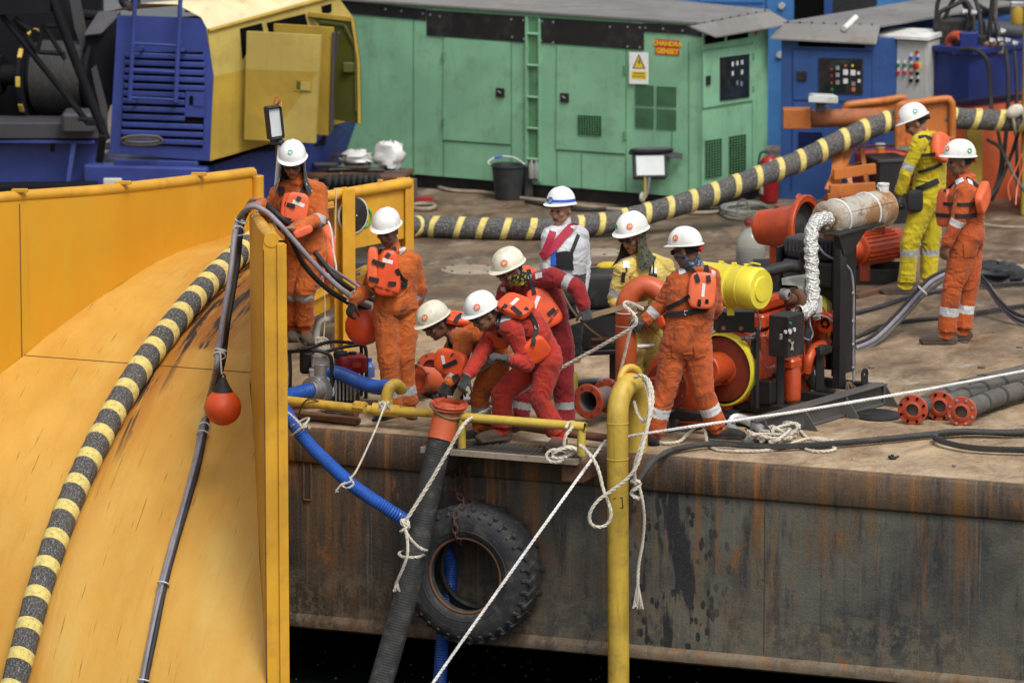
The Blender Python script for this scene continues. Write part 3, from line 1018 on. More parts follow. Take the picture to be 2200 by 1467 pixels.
dr = (rplan[-1][0] - rplan[-3][0]); dr.z = 0; dr.normalize()
mb = MB().ext([V((pe.x, pe.y, zte - .05)), V((po.x, po.y, zte - .07)), V((po.x, po.y, -2.3)), V((pe.x, pe.y, -2.3))], dr * .012)
part('end_plate', mb, M['chute_yellow_outer'], chute)
sd_ = (po - pe); sd_.z = 0; sd_.normalize()
mb = MB().ext([V((po.x, po.y, zte - .08)) - sd_ * .06, V((po.x, po.y, zte - .08)) + sd_ * .012, V((po.x, po.y, -2.3)) + sd_ * .012, V((po.x, po.y, -2.3)) - sd_ * .06], dr * .03)
part('end_flange', mb, M['chute_yellow_outer'], chute)
part('weld_seam', MB().tube([V((pe.x, pe.y, zte - .12)) + dr * .013, V((pe.x, pe.y, -2.2)) + dr * .013], .004, 6), M['rust_steel'], chute)
part('pipe_cap', MB().cyl(pp[-1], pp[-1] + dr * .018, .058, 18), M['chute_yellow_outer'], chute)
k = 24
b0 = W(556, 486, 845)
mb = MB()
for a_, b_ in (((552, 468), (574, 470)), ((574, 470), (575, 492)), ((552, 468), (553, 488))):
 mb.bar(W(*a_, 840), W(*b_, 840), .012, .03)
part('bracket', mb, M['chute_yellow_outer'], chute)
fr = thing('side_frame', 'yellow steel panel on posts with a pipe along its top and a green ring emblem', 'steel frame', at(735, 750))
pd = V((.75, .66, 0)).normalized()
pf = Face(at(735, 750), at(735, 750) + pd, at(735, 750) + Z)
def pq(x, y, lift=0): return pf.off(x, y, lift)
mb = MB().ext([pq(748, 408), pq(870, 392), pq(868, 512), pq(748, 537)], pf.n * -.02)
part('panel', mb, M['chute_yellow_outer'], fr)
mb = MB().tube([pq(684, 425), pq(735, 417), pq(878, 393)], .05, 14)
part('top_pipe', mb, M['chute_yellow_outer'], fr)
for x0, x1, yt, yb in ((720, 750, 404, 752), (866, 886, 384, 728)):
 pl_ = .085 if x0 < 800 else .02
 a, b = pq((x0 + x1) / 2, yt, pl_), pq((x0 + x1) / 2, yb, pl_)
 w_ = (pq(x1, yt) - pq(x0, yt)).length
 mb = MB().bar(a, V((a.x, a.y, 0)), w_ * .9, .012, up=pf.n).bar(a + pf.n * -.11, V((a.x, a.y, 0)) + pf.n * -.11, w_ * .9, .012, up=pf.n).bar(a + pf.n * -.055, V((a.x, a.y, 0)) + pf.n * -.055, .01, .11, up=pf.n)
 part('post', mb, M['chute_yellow_outer'], fr)
mb = MB().bar(W(660, 662, 765), W(800, 590, 700), .09, .17)
mb.bar(W(660, 644, 765), W(800, 572, 700), .14, .02)
part('lower_beam', mb, M['chute_yellow_outer'], fr)
part('lug', MB().cyl(pq(817, 396, 0), pq(817, 386, 0), .025, 8), M['chute_yellow_outer'], fr)
c_ = pq(781, 468, .003)
mb = MB().torus(c_, pf.n, .082, .011, 28, 6)
part('ring_emblem', mb, M['emblem_green'], fr)
text('letter_emblem', 'M', c_ + pf.n * .003, pd, Z, .12, M['emblem_green'], fr, bold=.004)
dd = thing('disc_float', 'black round disc with white rim fixed to the yellow frame panel', 'disc', pq(757, 462, .04))
c_ = pq(757, 462, .004)
part('disc', MB().lathe([(1e-4, .05), (.08, .045), (.145, .022), (.15, .0), (1e-4, 0)], c_, pf.n, 30), M['rubber_black'], dd)
part('rim', MB().torus(c_ + pf.n * .004, pf.n, .156, .011, 34, 8), M['pvc_white'], dd)
part('hub', MB().sph(c_ + pf.n * .052, .008, 8, 6), M['silver_trim'], dd)
# the banded cable
def cable_pts():
 P = []
 for t_, px in ((4.95, None), (4.56, None)):
  P.append(None)
 P = []
 down = [(-16, 1600), (12, 1530), (40, 1455), (68, 1350), (100, 1235), (160, 1065), (232, 915), (300, 798), (355, 722), (430, 630), (520, 542)]
 for px, py in down:
  u, t_ = chit(px, py, .10) if py < 1480 else (None, None)
  if u is None:
   continue
  nrm = V((0, 0, 1)) if t_ < 0 else (Z * math.sqrt(max(0, RC * RC - t_ * t_)) + N * t_).normalized()
  P.append(cp(u, t_) + nrm * .104)
 e0 = P[0] + (P[0] - P[1]).normalized() * .9
 P = [e0] + P
 P += [cp(-.62, -.5) + Z * .104, cp(-.55, -1.3) + Z * .13]
 P += [W(800, 500, 545) + Z * .1, W(885, 487, 511), W(960, 488.5, 511), W(1060, 492, 514), W(1150, 492.5, 515), W(1207, 490, 513), W(1305, 479, 508), W(1403, 456, 503), W(1502, 427, 498),
   W(1641, 376, 490), W(1726, 343, 485), W(1812, 301, 480), W(1898, 264, 474), W(1960, 252, 470), W(2069, 255.5, 467), W(2170, 260, 466), W(2300, 268, 466), W(2800, 290, 470)]
 return P
CP = resample(spline(cable_pts(), 14), .03)
CF = frames(CP)
cable = thing('banded_cable', 'thick grey woven cable with yellow tape bands running down the chute and over the deck', 'cable', V((CP[len(CP) // 2].x, CP[len(CP) // 2].y, 0)))
CR, NS = .103, 22
vs, uv = [], []
for i, (p, (T, u, b)) in enumerate(zip(CP, CF)):
 for k in range(NS + 1):
  a_ = 2 * math.pi * k / NS
  q_ = CR + .0025 * math.sin(a_ * 5 + i * .7)
  vs.append(p + u * (math.cos(a_) * q_) + b * (math.sin(a_) * q_))
  uv.append((i * .03, k / NS))
mb = MB()
mb.add(vs, [(i * (NS + 1) + k, i * (NS + 1) + k + 1, (i + 1) * (NS + 1) + k + 1, (i + 1) * (NS + 1) + k) for i in range(len(CP) - 1) for k in range(NS)])
part('sheath', mb, M['cable_weave'], cable, uv=uv, angle=80)
def band(s0, wdt, tilt, turn):
 m_ = MB()
 vs = []
 for (ds, q_) in ((-.5, CR - .002), (-.46, CR + .005), (.46, CR + .005), (.5, CR - .002)):
  for k in range(NS):
   a_ = 2 * math.pi * k / NS
   s_ = s0 + ds * wdt + tilt * CR * math.sin(a_ + turn)
   i = max(0, min(len(CP) - 2, int(s_ / .03)))
   f_ = s_ / .03 - i
   p = CP[i].lerp(CP[i + 1], f_)
   T, u, b = CF[i]
   vs.append(p + u * (math.cos(a_) * q_) + b * (math.sin(a_) * q_))
 m_.add(vs, [(j * NS + k, j * NS + (k + 1) % NS, (j + 1) * NS + (k + 1) % NS, (j + 1) * NS + k) for j in range(3) for k in range(NS)])
 return m_
total = .03 * (len(CP) - 1)
s_, kk = .35, 0
while s_ < total - .1:
 part('yellow_band', band(s_, .10 if s_ < 7 else .064, .32, 1.2 + .1 * math.sin(kk)), M['band_tape'], cable)
 s_ += (.262 if s_ < 7.3 else .232) * random.uniform(.94, 1.06)
 kk += 1
# gear in the middle distance
def crumple(c, x, y, z):
 m_ = MB().ell(c, V((x, 0, 0)), V((0, y, 0)), V((0, 0, z)), 18, 11, e1=.8)
 m_.v = [tuple(V(c) + (V(p) - V(c)) * random.uniform(.68, 1.12)) for p in m_.v]
 return m_
bh = thing('reduction_gear', 'orange bell shaped gear housing with dark open mouth standing behind the engine', 'gearbox', at(1690, 625))
gx = V((.86, -.5, .06)).normalized()
g0 = W(1628, 488, 628)
part('housing', MB().lathe([(1e-4, 0), (.12, 0), (.155, .03), (.165, .12), (.175, .22), (.19, .24), (.2, .36), (.235, .42), (.26, .47)], g0, gx, 34), M['engine_orange'], bh)
part('mouth_flange', MB().lathe([(.24, .46), (.295, .46), (.30, .47), (.30, .50), (.29, .51), (.24, .50)], g0, gx, 38, close=True), M['engine_orange'], bh)
part('mouth', MB().lathe([(.285, .512), (.24, .44), (.14, .42), (.08, .46), (1e-4, .46)], g0, gx, 34), M['rubber_black'], bh)
part('lifting_eye', MB().torus(W(1716, 428, 628), V((.86, -.5, 0)), .035, .016, 18, 8), M['engine_orange'], bh)
part('oil_cap', MB().cyl(W(1673, 452, 628), W(1673, 442, 628), .03, 12), M['engine_dark_red'], bh)
part('foot', MB().box(W(1668, 545, 628), (.06, .10, .13), None, .03), M['engine_orange'], bh)
part('foot', MB().box(W(1710, 560, 622), (.08, .10, .10), None, .02), M['engine_dark_red'], bh)
part('bed', MB().box(at(1690, 622) + Z * .12, (.3, .25, .12), None, .01), M['black_paint'], bh)
em = thing('electric_motor', 'finned orange electric motor on a black tray under the silencer', 'motor', at(1880, 600))
m0, m1 = W(1838, 538, 612), W(1930, 522, 596)
md2 = (m1 - m0).normalized(); l2 = (m1 - m0).length
part('body', MB().lathe([(1e-4, 0), (.10, 0), (.14, .02), (.14, l2 - .02), (.12, l2), (1e-4, l2 + .01)], m0, md2, 30), M['engine_orange'], em)
a4, b4, _ = basis(md2)
fin = None
for k in range(22):
 t = 2 * math.pi * k / 22
 rd = a4 * math.cos(t) + b4 * math.sin(t)
 part('cooling_fin', MB().bar(m0 + rd * .145 + md2 * .05, m1 + rd * .145 - md2 * .12, .006, .022, up=rd, bev=.002), M['engine_orange'], em)
part('pump_head', MB().cyl(m0, m0 - md2 * .16, .11, 22, r2=.07).cyl(m0 - md2 * .14, m0 - md2 * .24, .12, 22), M['engine_orange'], em)
part('terminal_box', MB().box(m0.lerp(m1, .5) + Z * .16, (.07, .05, .04), None, .008), M['engine_dark_red'], em)
part('foot', MB().box(m0.lerp(m1, .2) - Z * .2, (.05, .10, .09), None, .01), M['engine_dark_red'], em)
part('stand', MB().box(m0.lerp(m1, .75) - Z * .25, (.035, .05, .14), None, .006), M['black_paint'], em)
q = at(1900, 612)
part('tray', MB().bar(q + V((-.28, 0, .07)), q + V((.26, .0, .07)), .015, .14).bar(q + V((-.28, .45, .07)), q + V((.26, .45, .07)), .015, .14).bar(q + V((-.27, 0, .07)), q + V((-.27, .45, .07)), .015, .14).bar(q + V((.25, 0, .07)), q + V((.25, .45, .07)), .015, .14).box(q + V((0, .22, .02)), (.26, .22, .01), None, .003), M['black_paint'], em)
for k in range(3):
 part('cable', MB().tube(spline(Wl([(1850 + k * 6, 500, 606), (1846 + k * 12, 530, 600), (1872 + k * 12, 545, 598), (1906 + k * 9, 536, 597), (1932, 505 + k * 5, 600), (1936, 540 + k * 8, 604)]), 6), .010, 8), M['rubber_black'], em)
jg = thing('water_jug', 'big clear plastic water jug half full beside the orange gear housing', 'jug', at(1612, 578))
jc = at(1612, 576)
part('jug_body', MB().lathe([(1e-4, .0), (.125, .0), (.135, .02), (.135, .22), (.128, .25), (.115, .30), (.06, .36), (.035, .38), (.035, .41), (1e-4, .41)], jc, Z, 28), M['clear_plastic'], jg)
part('liquid', MB().lathe([(1e-4, .006), (.122, .006), (.131, .022), (.131, .17), (1e-4, .172)], jc, Z, 26), M['murky_liquid'], jg)
part('cap', MB().cyl(jc + Z * .40, jc + Z * .435, .042, 16), M['drum_red'], jg)
part('handle', MB().torus(jc + Z * .43, V((0, 1, .5)), .055, .006, 18, 6), M['drum_red'], jg)
hc = thing('hose_coil', 'coil of clear plastic hose on the deck below the banded cable', 'hose', at(1610, 470))
pts = []
for k in range(110):
 t = k * .33
 pts.append(at(1615 + (52 + 14 * math.sin(k * .31)) * math.cos(t), 462 + (12 + 3 * math.cos(k * .23)) * math.sin(t)) + Z * (.02 + .06 * (.5 + .5 * math.sin(k * .17))))
part('hose', MB().tube(spline(pts, 3), .013, 8), M['clear_plastic'], hc)
part('hose_loop', MB().tube(spline(Wl([(1590, 472, 486), (1584, 455, 486), (1586, 436, 486), (1597, 430, 486), (1607, 440, 486), (1608, 462, 486), (1620, 476, 484)]), 8), .014, 8), M['clear_plastic'], hc)
one('garden_hose', 'pale plastic hose snaking over the deck in front of the green generator', 'hose', MB().tube(spline([at(*q) + Z * .02 for q in ((890, 372), (910, 388), (960, 412), (1040, 418), (1120, 430), (1200, 440), (1290, 452), (1400, 458), (1500, 462), (1560, 458))], 8), .02, 8), M['clear_plastic'] if False else M['wood_plank'])
one('power_cable', 'black power cable lying under the green generator', 'cable', MB().tube(spline([at(*q) + Z * .02 for q in ((1130, 436), (1190, 448), (1260, 455), (1340, 448), (1385, 430), (1400, 400))], 8), .02, 8), M['rubber_black'])
one('power_cable', 'black power cable curving in front of the green generator skid', 'cable', MB().tube(spline([at(*q) + Z * .02 for q in ((1230, 430), (1300, 432), (1360, 440), (1440, 446), (1520, 452), (1590, 446))], 8), .018, 8), M['rubber_black'])
extinguisher('red fire extinguisher standing between the green and blue generators', 1652, 433, 436, .095, .46)
bk_ = thing('bucket', 'black plastic bucket with wire handle in front of the green generator', 'bucket', at(1092, 428))
bc = at(1092, 428)
part('bucket_wall', MB().lathe([(.125, 0), (.13, .012), (.165, .33), (.178, .335), (.178, .35), (.16, .35), (.155, .33), (.12, .02), (1e-4, .02)], bc, Z, 30), M['bucket_black'], bk_)
part('handle', MB().tube(spline([bc + V((-.175, 0, .34)), bc + V((-.2, .0, .375)), bc + V((-.1, .06, .42)), bc + V((.06, .05, .41)), bc + V((.17, 0, .345))], 6), .006, 6), M['pvc_white'], bk_)
part('grip', MB().cyl(bc + V((-.14, .05, .408)), bc + V((-.06, .06, .42)), .012, 8), M['button_blue'], bk_)
part('back_box', MB().box(bc + V((.2, .1, .17)), (.05, .06, .17), None, .02), M['bucket_black'], bk_)
bt = thing('plastic_bottle', 'two clear water bottles tucked in the generator ladder recess', 'bottle', W(1146, 385, 430))
for dx in (-.02, .03):
 part('bottle', MB().lathe([(1e-4, 0), (.03, 0), (.033, .01), (.033, .13), (.013, .17), (.013, .2), (1e-4, .2)], W(1146, 384, 428) + V((dx, 0, 0)), Z, 14), M['clear_plastic'], bt)
fl = thing('work_floodlight', 'square floodlight on a pole leaning against the green generator', 'floodlight', at(1398, 452))
fcn = W(1397, 356, 458)
fx, fn_ = V((.99, .08, -.1)).normalized(), V((.1, -.93, .3)).normalized()
fu = perp(Z, fn_); fx = fu.cross(fn_)
part('lamp_case', MB().box(fcn - fn_ * .05, (.165, .125, .05), (fx, fu, fn_), .015).hull([fcn - fn_ * .06 + fx * (sx * .12) + fu * (sy * .09) for sx in (-1, 1) for sy in (-1, 1)] + [fcn - fn_ * .17 + fx * (sx * .06) + fu * (sy * .05) for sx in (-1, 1) for sy in (-1, 1)]), M['grey_dark'], fl)
part('lamp_glass', MB().box(fcn + fn_ * .004, (.138, .098, .005), (fx, fu, fn_), .003), M['lamp_glass'], fl)
part('lamp_hood', MB().ell(fcn + fu * .15 - fn_ * .06 + fx * .02, fx * .22, fn_ * .12, fu * .03, 20, 8, e1=.6, e2=.4), M['dark_bag'], fl)
part('tape_tail', MB().ribbon([fcn + fu * .13 + fx * .12, fcn + fu * .10 + fx * .24, fcn + fu * .085 + fx * .32], [fn_] * 3, .06, .008), M['dark_bag'], fl)
part('stem', MB().tube(spline(Wl([(1395, 382, 460), (1392, 400, 460), (1388, 420, 460), (1380, 432, 460)]), 6), .016, 8), M['cable_grey'], fl)
part('stem', MB().tube(Wl([(1386, 382, 462), (1385, 425, 462)]), .012, 8), M['rail_yellow'], fl)
part('plug', MB().ell(W(1380, 424, 460), V((.03, 0, 0)), V((0, .03, 0)), V((0, 0, .05)), 12, 8), M['label_white'], fl)
one('black_sack', 'crumpled black plastic sack lying on the deck at the far right', 'sack', crumple(at(2142, 604) + Z * .07, .24, .25, .11), M['dark_bag'], angle=50)
tri = thing('grey_cables', 'bundle of grey cables arching over the deck beside the far right person', 'cables', at(1920, 700))
base = [(1838, 748, 752), (1880, 728, 742), (1930, 680, 722), (1975, 630, 700), (2005, 602, 690), (2050, 584, 680), (2095, 588, 676), (2120, 608, 680), (2150, 650, 690), (2190, 682, 700), (2260, 700, 706)]
for dx, dy, r_, mt in ((0, 0, .02, 'cable_grey'), (5, 8, .018, 'hose_grey'), (-4, -7, .014, 'rubber_black'), (2, 13, .013, 'cable_grey')):
 part('cable', MB().tube(spline(Wl([(x + dx, y + dy, G) for x, y, G in base]), 8), r_, 10), M[mt], tri)
part('cable_tie', MB().torus(W(1982, 624, 702), V((.7, 0, .7)), .05, .007, 16, 6), M['zip_tie'], tri)
for lab, L_ in (('dark rope running over the deck behind the far right person', [(1838, 676, 678), (1890, 662, 664), (1960, 640, 642), (2060, 622, 626), (2200, 612, 615), (2320, 604, 606)]), ('dark rope running over the deck at the far right persons feet', [(1838, 728, 730), (1900, 702, 704), (1980, 690, 692), (2060, 682, 684), (2200, 660, 664), (2320, 648, 650)])):
 one('deck_rope', lab, 'rope', rope_mb([p_ + Z * .015 for p_ in spline(Wl(L_), 8)], .02, strands=4, n=4), M['wire_dark'])
one('timber_batten', 'rusty steel bar lying on the deck behind the radiator', 'steel bar', MB().bar(W(1840, 638, 642), W(1935, 610, 616), .06, .05), M['rust_steel'])
one('pale_pipe', 'pale plastic pipe lying on the deck at the far right edge', 'pipe', MB().tube(Wl([(2080, 478, 480), (2150, 488, 490), (2300, 492, 494)]), .018, 8), M['wood_plank'])
one('pale_pipe', 'short pale pipe poking in beside the black sack', 'pipe', MB().tube(Wl([(2160, 578, 586), (2300, 566, 574)]), .03, 10), M['wood_plank'])
# orange roller frame carrying the cable
rf = thing('roller_frame', 'orange steel roller frame holding up the banded cable beside the yellow coverall', 'roller frame', at(1900, 470))
GR_ = 470
part('beam_block', MB().box(W(1712, 254, GR_), (.135, .10, .095), None, .006), M['frame_orange'], rf)
part('roller', MB().cyl(W(1742, 255, GR_), W(1893, 252, GR_ + 3), .088, 26), M['roller_rust'], rf)
part('roller_collar', MB().cyl(W(1735, 255, GR_), W(1743, 255, GR_), .10, 22).cyl(W(1803, 254, GR_), W(1812, 254, GR_), .092, 22), M['rubber_black'], rf)
part('roller_cap', MB().cyl(W(1890, 252, GR_ + 3), W(1892, 252, GR_ + 4), .09, 26), M['frame_orange'], rf)
part('rear_rail', MB().tube(spline(Wl([(1812, 262, 452), (1818, 232, 452), (1830, 225, 452), (1900, 217, 450), (1935, 211, 449), (1944, 218, 449), (1946, 262, 449)]), 6), .04, 12), M['frame_orange'], rf)
part('rear_plate', MB().ext(Wl([(1822, 232, 452), (1938, 216, 449), (1942, 262, 449), (1818, 270, 452)]), V((0, .02, 0))), M['frame_orange'], rf)
part('front_rail', MB().tube(spline(Wl([(1929, 315, 476), (1929, 240, 476), (1936, 226, 476), (1960, 222, 475), (2030, 213, 472), (2042, 218, 472), (2046, 232, 472), (2046, 300, 472)]), 6), .036, 14), M['frame_orange'], rf)
part('front_plate', MB().ext(Wl([(1929, 230, 475), (2044, 216, 471), (2044, 300, 471), (1929, 312, 475)]), V((0, .025, 0))), M['frame_orange'], rf)
for a, b, w_, h_ in (((1930, 312, 476), (2046, 296, 472), .08, .03), ((1800, 330, 478), (1792, 440, 492), .10, .03), ((1812, 318, 470), (1830, 420, 480), .05, .05), ((1850, 318, 470), (1866, 420, 478), .05, .05), ((1790, 375, 492), (1880, 362, 486), .05, .10), ((1782, 410, 496), (1880, 404, 492), .06, .11), ((1788, 372, 492), (1850, 352, 462), .03, .05), ((1788, 415, 496), (1790, 452, 496), .09, .05), ((1876, 410, 492), (1878, 452, 492), .09, .05), ((1820, 316, 470), (1950, 312, 466), .03, .02)):
 part('frame_member', MB().bar(W(*a), W(*b), w_, h_), M['frame_orange'], rf)
part('side_panel', MB().ext(Wl([(1815, 306, 470), (1842, 310, 470), (1790, 415, 494), (1772, 405, 494)]), V((0, .03, 0))), M['frame_orange'], rf)
for dx in (0, 14, 28):
 part('lashing_wire', MB().tube(spline(Wl([(1950 + dx, 315, 476), (1946 + dx, 298, 478), (1954 + dx, 288, 478)]), 5), .006, 6), M['pipe_orange'], rf)
fl2 = thing('small_floodlight', 'small grey floodlight sitting on the rusty roller', 'floodlight', W(1770, 225, 474))
part('lamp_head', MB().box(W(1769, 212, 476), (.125, .09, .038), (V((.97, .2, -.06)).normalized(), V((-.2, .97, 0)).normalized(), Z), .01), M['cabinet_grey'], fl2)
part('lens', MB().box(W(1757, 213, 484), (.09, .004, .03), (V((.99, .1, 0)), V((-.1, .99, 0)), Z), .002), M['lamp_glass'], fl2)
part('stand', MB().box(W(1764, 230, 476), (.05, .05, .045), None, .01).cyl(W(1776, 228, 480), W(1776, 234, 480), .03, 10), M['grey_dark'], fl2)
dr_ = thing('oil_drum', 'dark red oil drum with a small jar on its lid behind the roller frame', 'drum', at(1900, 440))
dc = at(1895, 440)
part('drum_body', MB().lathe([(1e-4, .50), (.255, .50), (.262, .52), (.275, .52), (.28, .50), (.272, .36), (.282, .34), (.272, .32), (.272, .19), (.282, .17), (.272, .15), (.272, 0), (1e-4, 0)], dc, Z, 34), M['drum_red'], dr_)
part('lid', MB().lathe([(1e-4, .508), (.25, .505)], dc, Z, 30), M['pipe_orange'], dr_)
jr = thing('jar', 'small orange jar with white lid on the oil drum', 'jar', dc + Z * .51)
part('glass', MB().cyl(dc + V((-.03, -.12, .51)), dc + V((-.03, -.12, .59)), .042, 16), M['orange_cap'], jr)
part('lid', MB().cyl(dc + V((-.03, -.12, .59)), dc + V((-.03, -.12, .63)), .05, 16), M['label_white'], jr)
drm = thing('oil_drum', 'lower red drum lying half hidden behind the silencer', 'drum', at(1830, 470))
part('drum_body', MB().cyl(W(1790, 440, 488), W(1862, 428, 470), .13, 24), M['engine_orange'], drm)
part('hazard_label', MB().ext(Wl([(1834, 420, 505), (1842, 427, 505), (1834, 434, 505), (1826, 427, 505)]), V((0, .01, 0))), M['label_white'], drm)
bx = thing('control_cabinet', 'black steel box standing behind the silencer next to the yellow coverall', 'cabinet', at(1905, 485))
part('case', MB().box(W(1908, 415, 482) + V((0, .2, 0)), (.15, .2, .33), (V((.96, .28, 0)), V((-.28, .96, 0)), Z), .006), M['black_paint'], bx)
part('lid', MB().box(W(1908, 346, 482) + V((0, .2, 0)), (.165, .215, .015), (V((.96, .28, 0)), V((-.28, .96, 0)), Z), .005), M['grey_dark'], bx)
one('yellow_locker', 'narrow dark yellow box standing behind the far right person', 'box', MB().box(W(2092, 335, 455), (.08, .1, .38), None, .008), M['crane_yellow_low'])
# green generator
def quadplate(face, q, lift0, lift1, name, mat, parent, **k):
 pts = [face.off(x, y, lift0) for x, y in q]
 return part(name, MB().ext(pts, face.n * (lift1 - lift0)), M[mat], parent, **k)
def rect(x0, y0, x1, y1, sl):
 """upright rectangle whose level edges fall by sl per column"""
 return [(x0, y0), (x1, y0 + (x1 - x0) * sl), (x1, y1 + (x1 - x0) * sl), (x0, y1)]
def mesh_vent(face, q, nx, ny, parent, mat='green_dark', name='vent_mesh', up=0.0):
 fr = part(name, MB().ext([face.off(x, y, .002 + up) for x, y in q], face.n * .002), M['void_black'], parent)
 P = [face.off(x, y, .008 + up) for x, y in q]
 m_ = MB()
 for i in range(nx + 1):
  f = i / nx
  m_.bar(P[0].lerp(P[1], f), P[3].lerp(P[2], f), .006, .006, up=face.n, bev=.001)
 for j in range(ny + 1):
  f = j / ny
  m_.bar(P[0].lerp(P[3], f), P[1].lerp(P[2], f), .006, .005, up=face.n, bev=.001)
 part('vent_wires', m_, M[mat], fr, kind='stuff')
 return fr
gg = thing('generator', 'long green generator housing with black top band and warning sign', 'generator', at(1150, 432))
PA, PB, PC, PD = at(700, 388), at(1475, 455), at(1509, 457), at(1648, 423)
back = V((.47, .88, 0)).normalized()
PE, PF = PD, PA + (PD - PC)
zt = W(1475, 52, 455).z
zb = W(1475, 424, 455).z
mb = MB().ext([PA + Z * zb, PB + Z * zb, PC + Z * zb, PD + Z * zb, PF + back * .9 + Z * zb], Z * (zt - zb))
part('housing', mb, M['green_paint'], gg)
part('skid', MB().ext([PA + VI * .06, PB + VI * .06, PC + VI * .05, PD - E * .05, PF + back * .9], Z * (zb - .004)), M['black_paint'], gg)
FS = Face(PA, PB, PB + Z)
FE = Face(PC, PD, PD + Z)
FC = Face(PB, PC, PC + Z)
SL, SE = .068, -.155
ra = [FS.off(690, 0, .03), FS.off(1478, 52, .03)]
rz = zt + .006
mb = MB().ext([V((FS.off(690, 0, .05).x, FS.off(690, 0, .05).y, rz)), V((ra[1].x, ra[1].y, rz)), V((FC.off(1512, 60, .03).x, FC.off(1512, 60, .03).y, rz)), V((FE.off(1650, 40, .04).x, FE.off(1650, 40, .04).y, rz)), V((PF + back * .95).to_tuple()[:2] + (rz,))], Z * .02)
part('roof_sheet', mb, M['roof_grey'], gg)
e1_, e2_ = FE.off(1478, 52, .03), FE.off(1648, 22, .03)
e1_.z = e2_.z = zt + .02
d1, d2 = FE.off(1508, 76, .16), FE.off(1672, 48, .16)
part('roof_awning', MB().ext([e1_, e2_, d2, d1], V((0, 0, -.015))), M['roof_grey'], gg)
for k in range(9):
 q = e1_.lerp(e2_, .06 + .11 * k) + Z * .006
 part('rivet', MB().cyl(q, q + Z * .01, .012, 6), M['grey_dark'], gg)
for q in ([(690, -2), (916, 20), (916, 44), (690, 24)], [(918, 22), (1134, 36), (1134, 92), (918, 76)], [(1161, 38), (1384, 52), (1384, 108), (1161, 92)], [(1384, 50), (1476, 55), (1476, 74), (1384, 68)]):
 quadplate(FS, q, .002, .012, 'top_band', 'black_paint', gg)
quadplate(FC, [(1476, 56), (1508, 70), (1508, 80), (1476, 74)], .002, .012, 'top_band', 'black_paint', gg)
for x, y in ((830, 20), (864, 24), (910, 30), (926, 32), (946, 36), (1100, 42), (1126, 44), (1102, 80), (1127, 84), (1166, 46), (1190, 48), (1164, 88), (1190, 92), (1312, 58), (1350, 58), (1376, 60), (1388, 60), (1426, 62), (1468, 66), (1350, 100), (1376, 102)):
 q = FS.off(x, y, .012)
 part('bolt', MB().cyl(q, q + FS.n * .008, .012, 6), M['steel'], gg)
def groove(face, pts, parent, w_=.012, mat='green_dark'):
 P = [face.off(x, y, .002) for x, y in pts]
 m_ = MB()
 for a, b in zip(P, P[1:]):
  m_.bar(a, b, w_, .006, up=face.n, bev=.001)
 return part('panel_joint', m_, M[mat], parent)
d1q = [(955, 82), (1097, 92), (1097, 310), (953, 300)]
d2q = [(1198, 100), (1344, 110), (1344, 330), (1196, 320)]
for q in (d1q, d2q):
 dd = quadplate(FS, q, .0, .014, 'door', 'green_paint', gg)
 hx = (1077, 199) if q is d1q else (1215, 210)
 hd = part('handle', MB().box(FS.off(hx[0], hx[1], .02), (.048, .01, .046), ((PB - PA).normalized(), FS.n, Z), .008), M['black_paint'], dd)
 part('key_lever', MB().bar(FS.off(hx[0] - 4, hx[1] - 4, .036), FS.off(hx[0] + 3, hx[1] + 1, .036), .014, .008, up=FS.n), M['steel'], dd)
 for fy in (.18, .82):
  hx_ = q[0] if q is d1q else q[1]
  q2 = q[3] if q is d1q else q[2]
  part('hinge', MB().cyl(FS.off(hx_[0], hx_[1] + (q2[1] - hx_[1]) * fy - 9, .018), FS.off(hx_[0], hx_[1] + (q2[1] - hx_[1]) * fy + 9, .018), .014, 8), M['green_dark'], dd)
groove(FS, [(889, 30), (889, 378)], gg)
groove(FS, [(1099, 92), (1099, 390)], gg); groove(FS, [(1197, 98), (1197, 400)], gg); groove(FS, [(1345, 108), (1345, 410)], gg)
groove(FS, [(952, 302), (1099, 312)], gg); groove(FS, [(1196, 322), (1342, 333)], gg); groove(FS, [(1250, 330), (1250, 404)], gg)
groove(FS, [(955, 80), (953, 380)], gg)
quadplate(FS, rect(1135, 36, 1160, 386, SL), .0006, .004, 'ladder_recess', 'green_dark', gg)
quadplate(FS, rect(1131, 36, 1136, 386, SL), .0, .03, 'recess_side', 'green_paint', gg)
quadplate(FS, rect(1159, 40, 1163, 390, SL), .0, .03, 'recess_side', 'green_paint', gg)
for y in (72, 140, 208, 275, 341):
 part('ladder_rung', MB().tube([FS.off(1135, y, .022), FS.off(1160, y + 1.5, .022)], .014, 8), M['green_paint'], gg)
mesh_vent(FS, rect(1244, 247, 1294, 289, SL * .8), 9, 8, gg, up=.014)
for x0, x1 in ((1366, 1405), (1412, 1453)):
 for y0, y1 in ((183, 225), (232, 274)):
  mesh_vent(FS, rect(x0, y0 + (x0 - 1366) * .06, x1, y1 + (x0 - 1366) * .06, SL * .8), 9, 10, gg)
groove(FS, [(1444, 275), (1444, 320)], gg)
groove(FC, [(1480, 90), (1480, 425)], gg)
sg_ = thing('warning_sign', 'white high voltage warning sign with yellow triangle on the green generator', 'sign', FS.hit(1374, 150))
quadplate(FS, [(1354, 112), (1395, 113), (1395, 181), (1354, 180)], .016, .022, 'sign_board', 'sign_white', sg_)
quadplate(FS, [(1359, 153), (1391, 154), (1391, 170), (1359, 169)], .022, .024, 'notice_field', 'sign_yellow', sg_)
quadplate(FS, [(1375, 116), (1389, 148), (1361, 147)], .022, .024, 'triangle_border', 'sign_black', sg_)
quadplate(FS, [(1375, 121), (1385.5, 146), (1364.5, 145.4)], .024, .0255, 'triangle_field', 'sign_yellow', sg_)
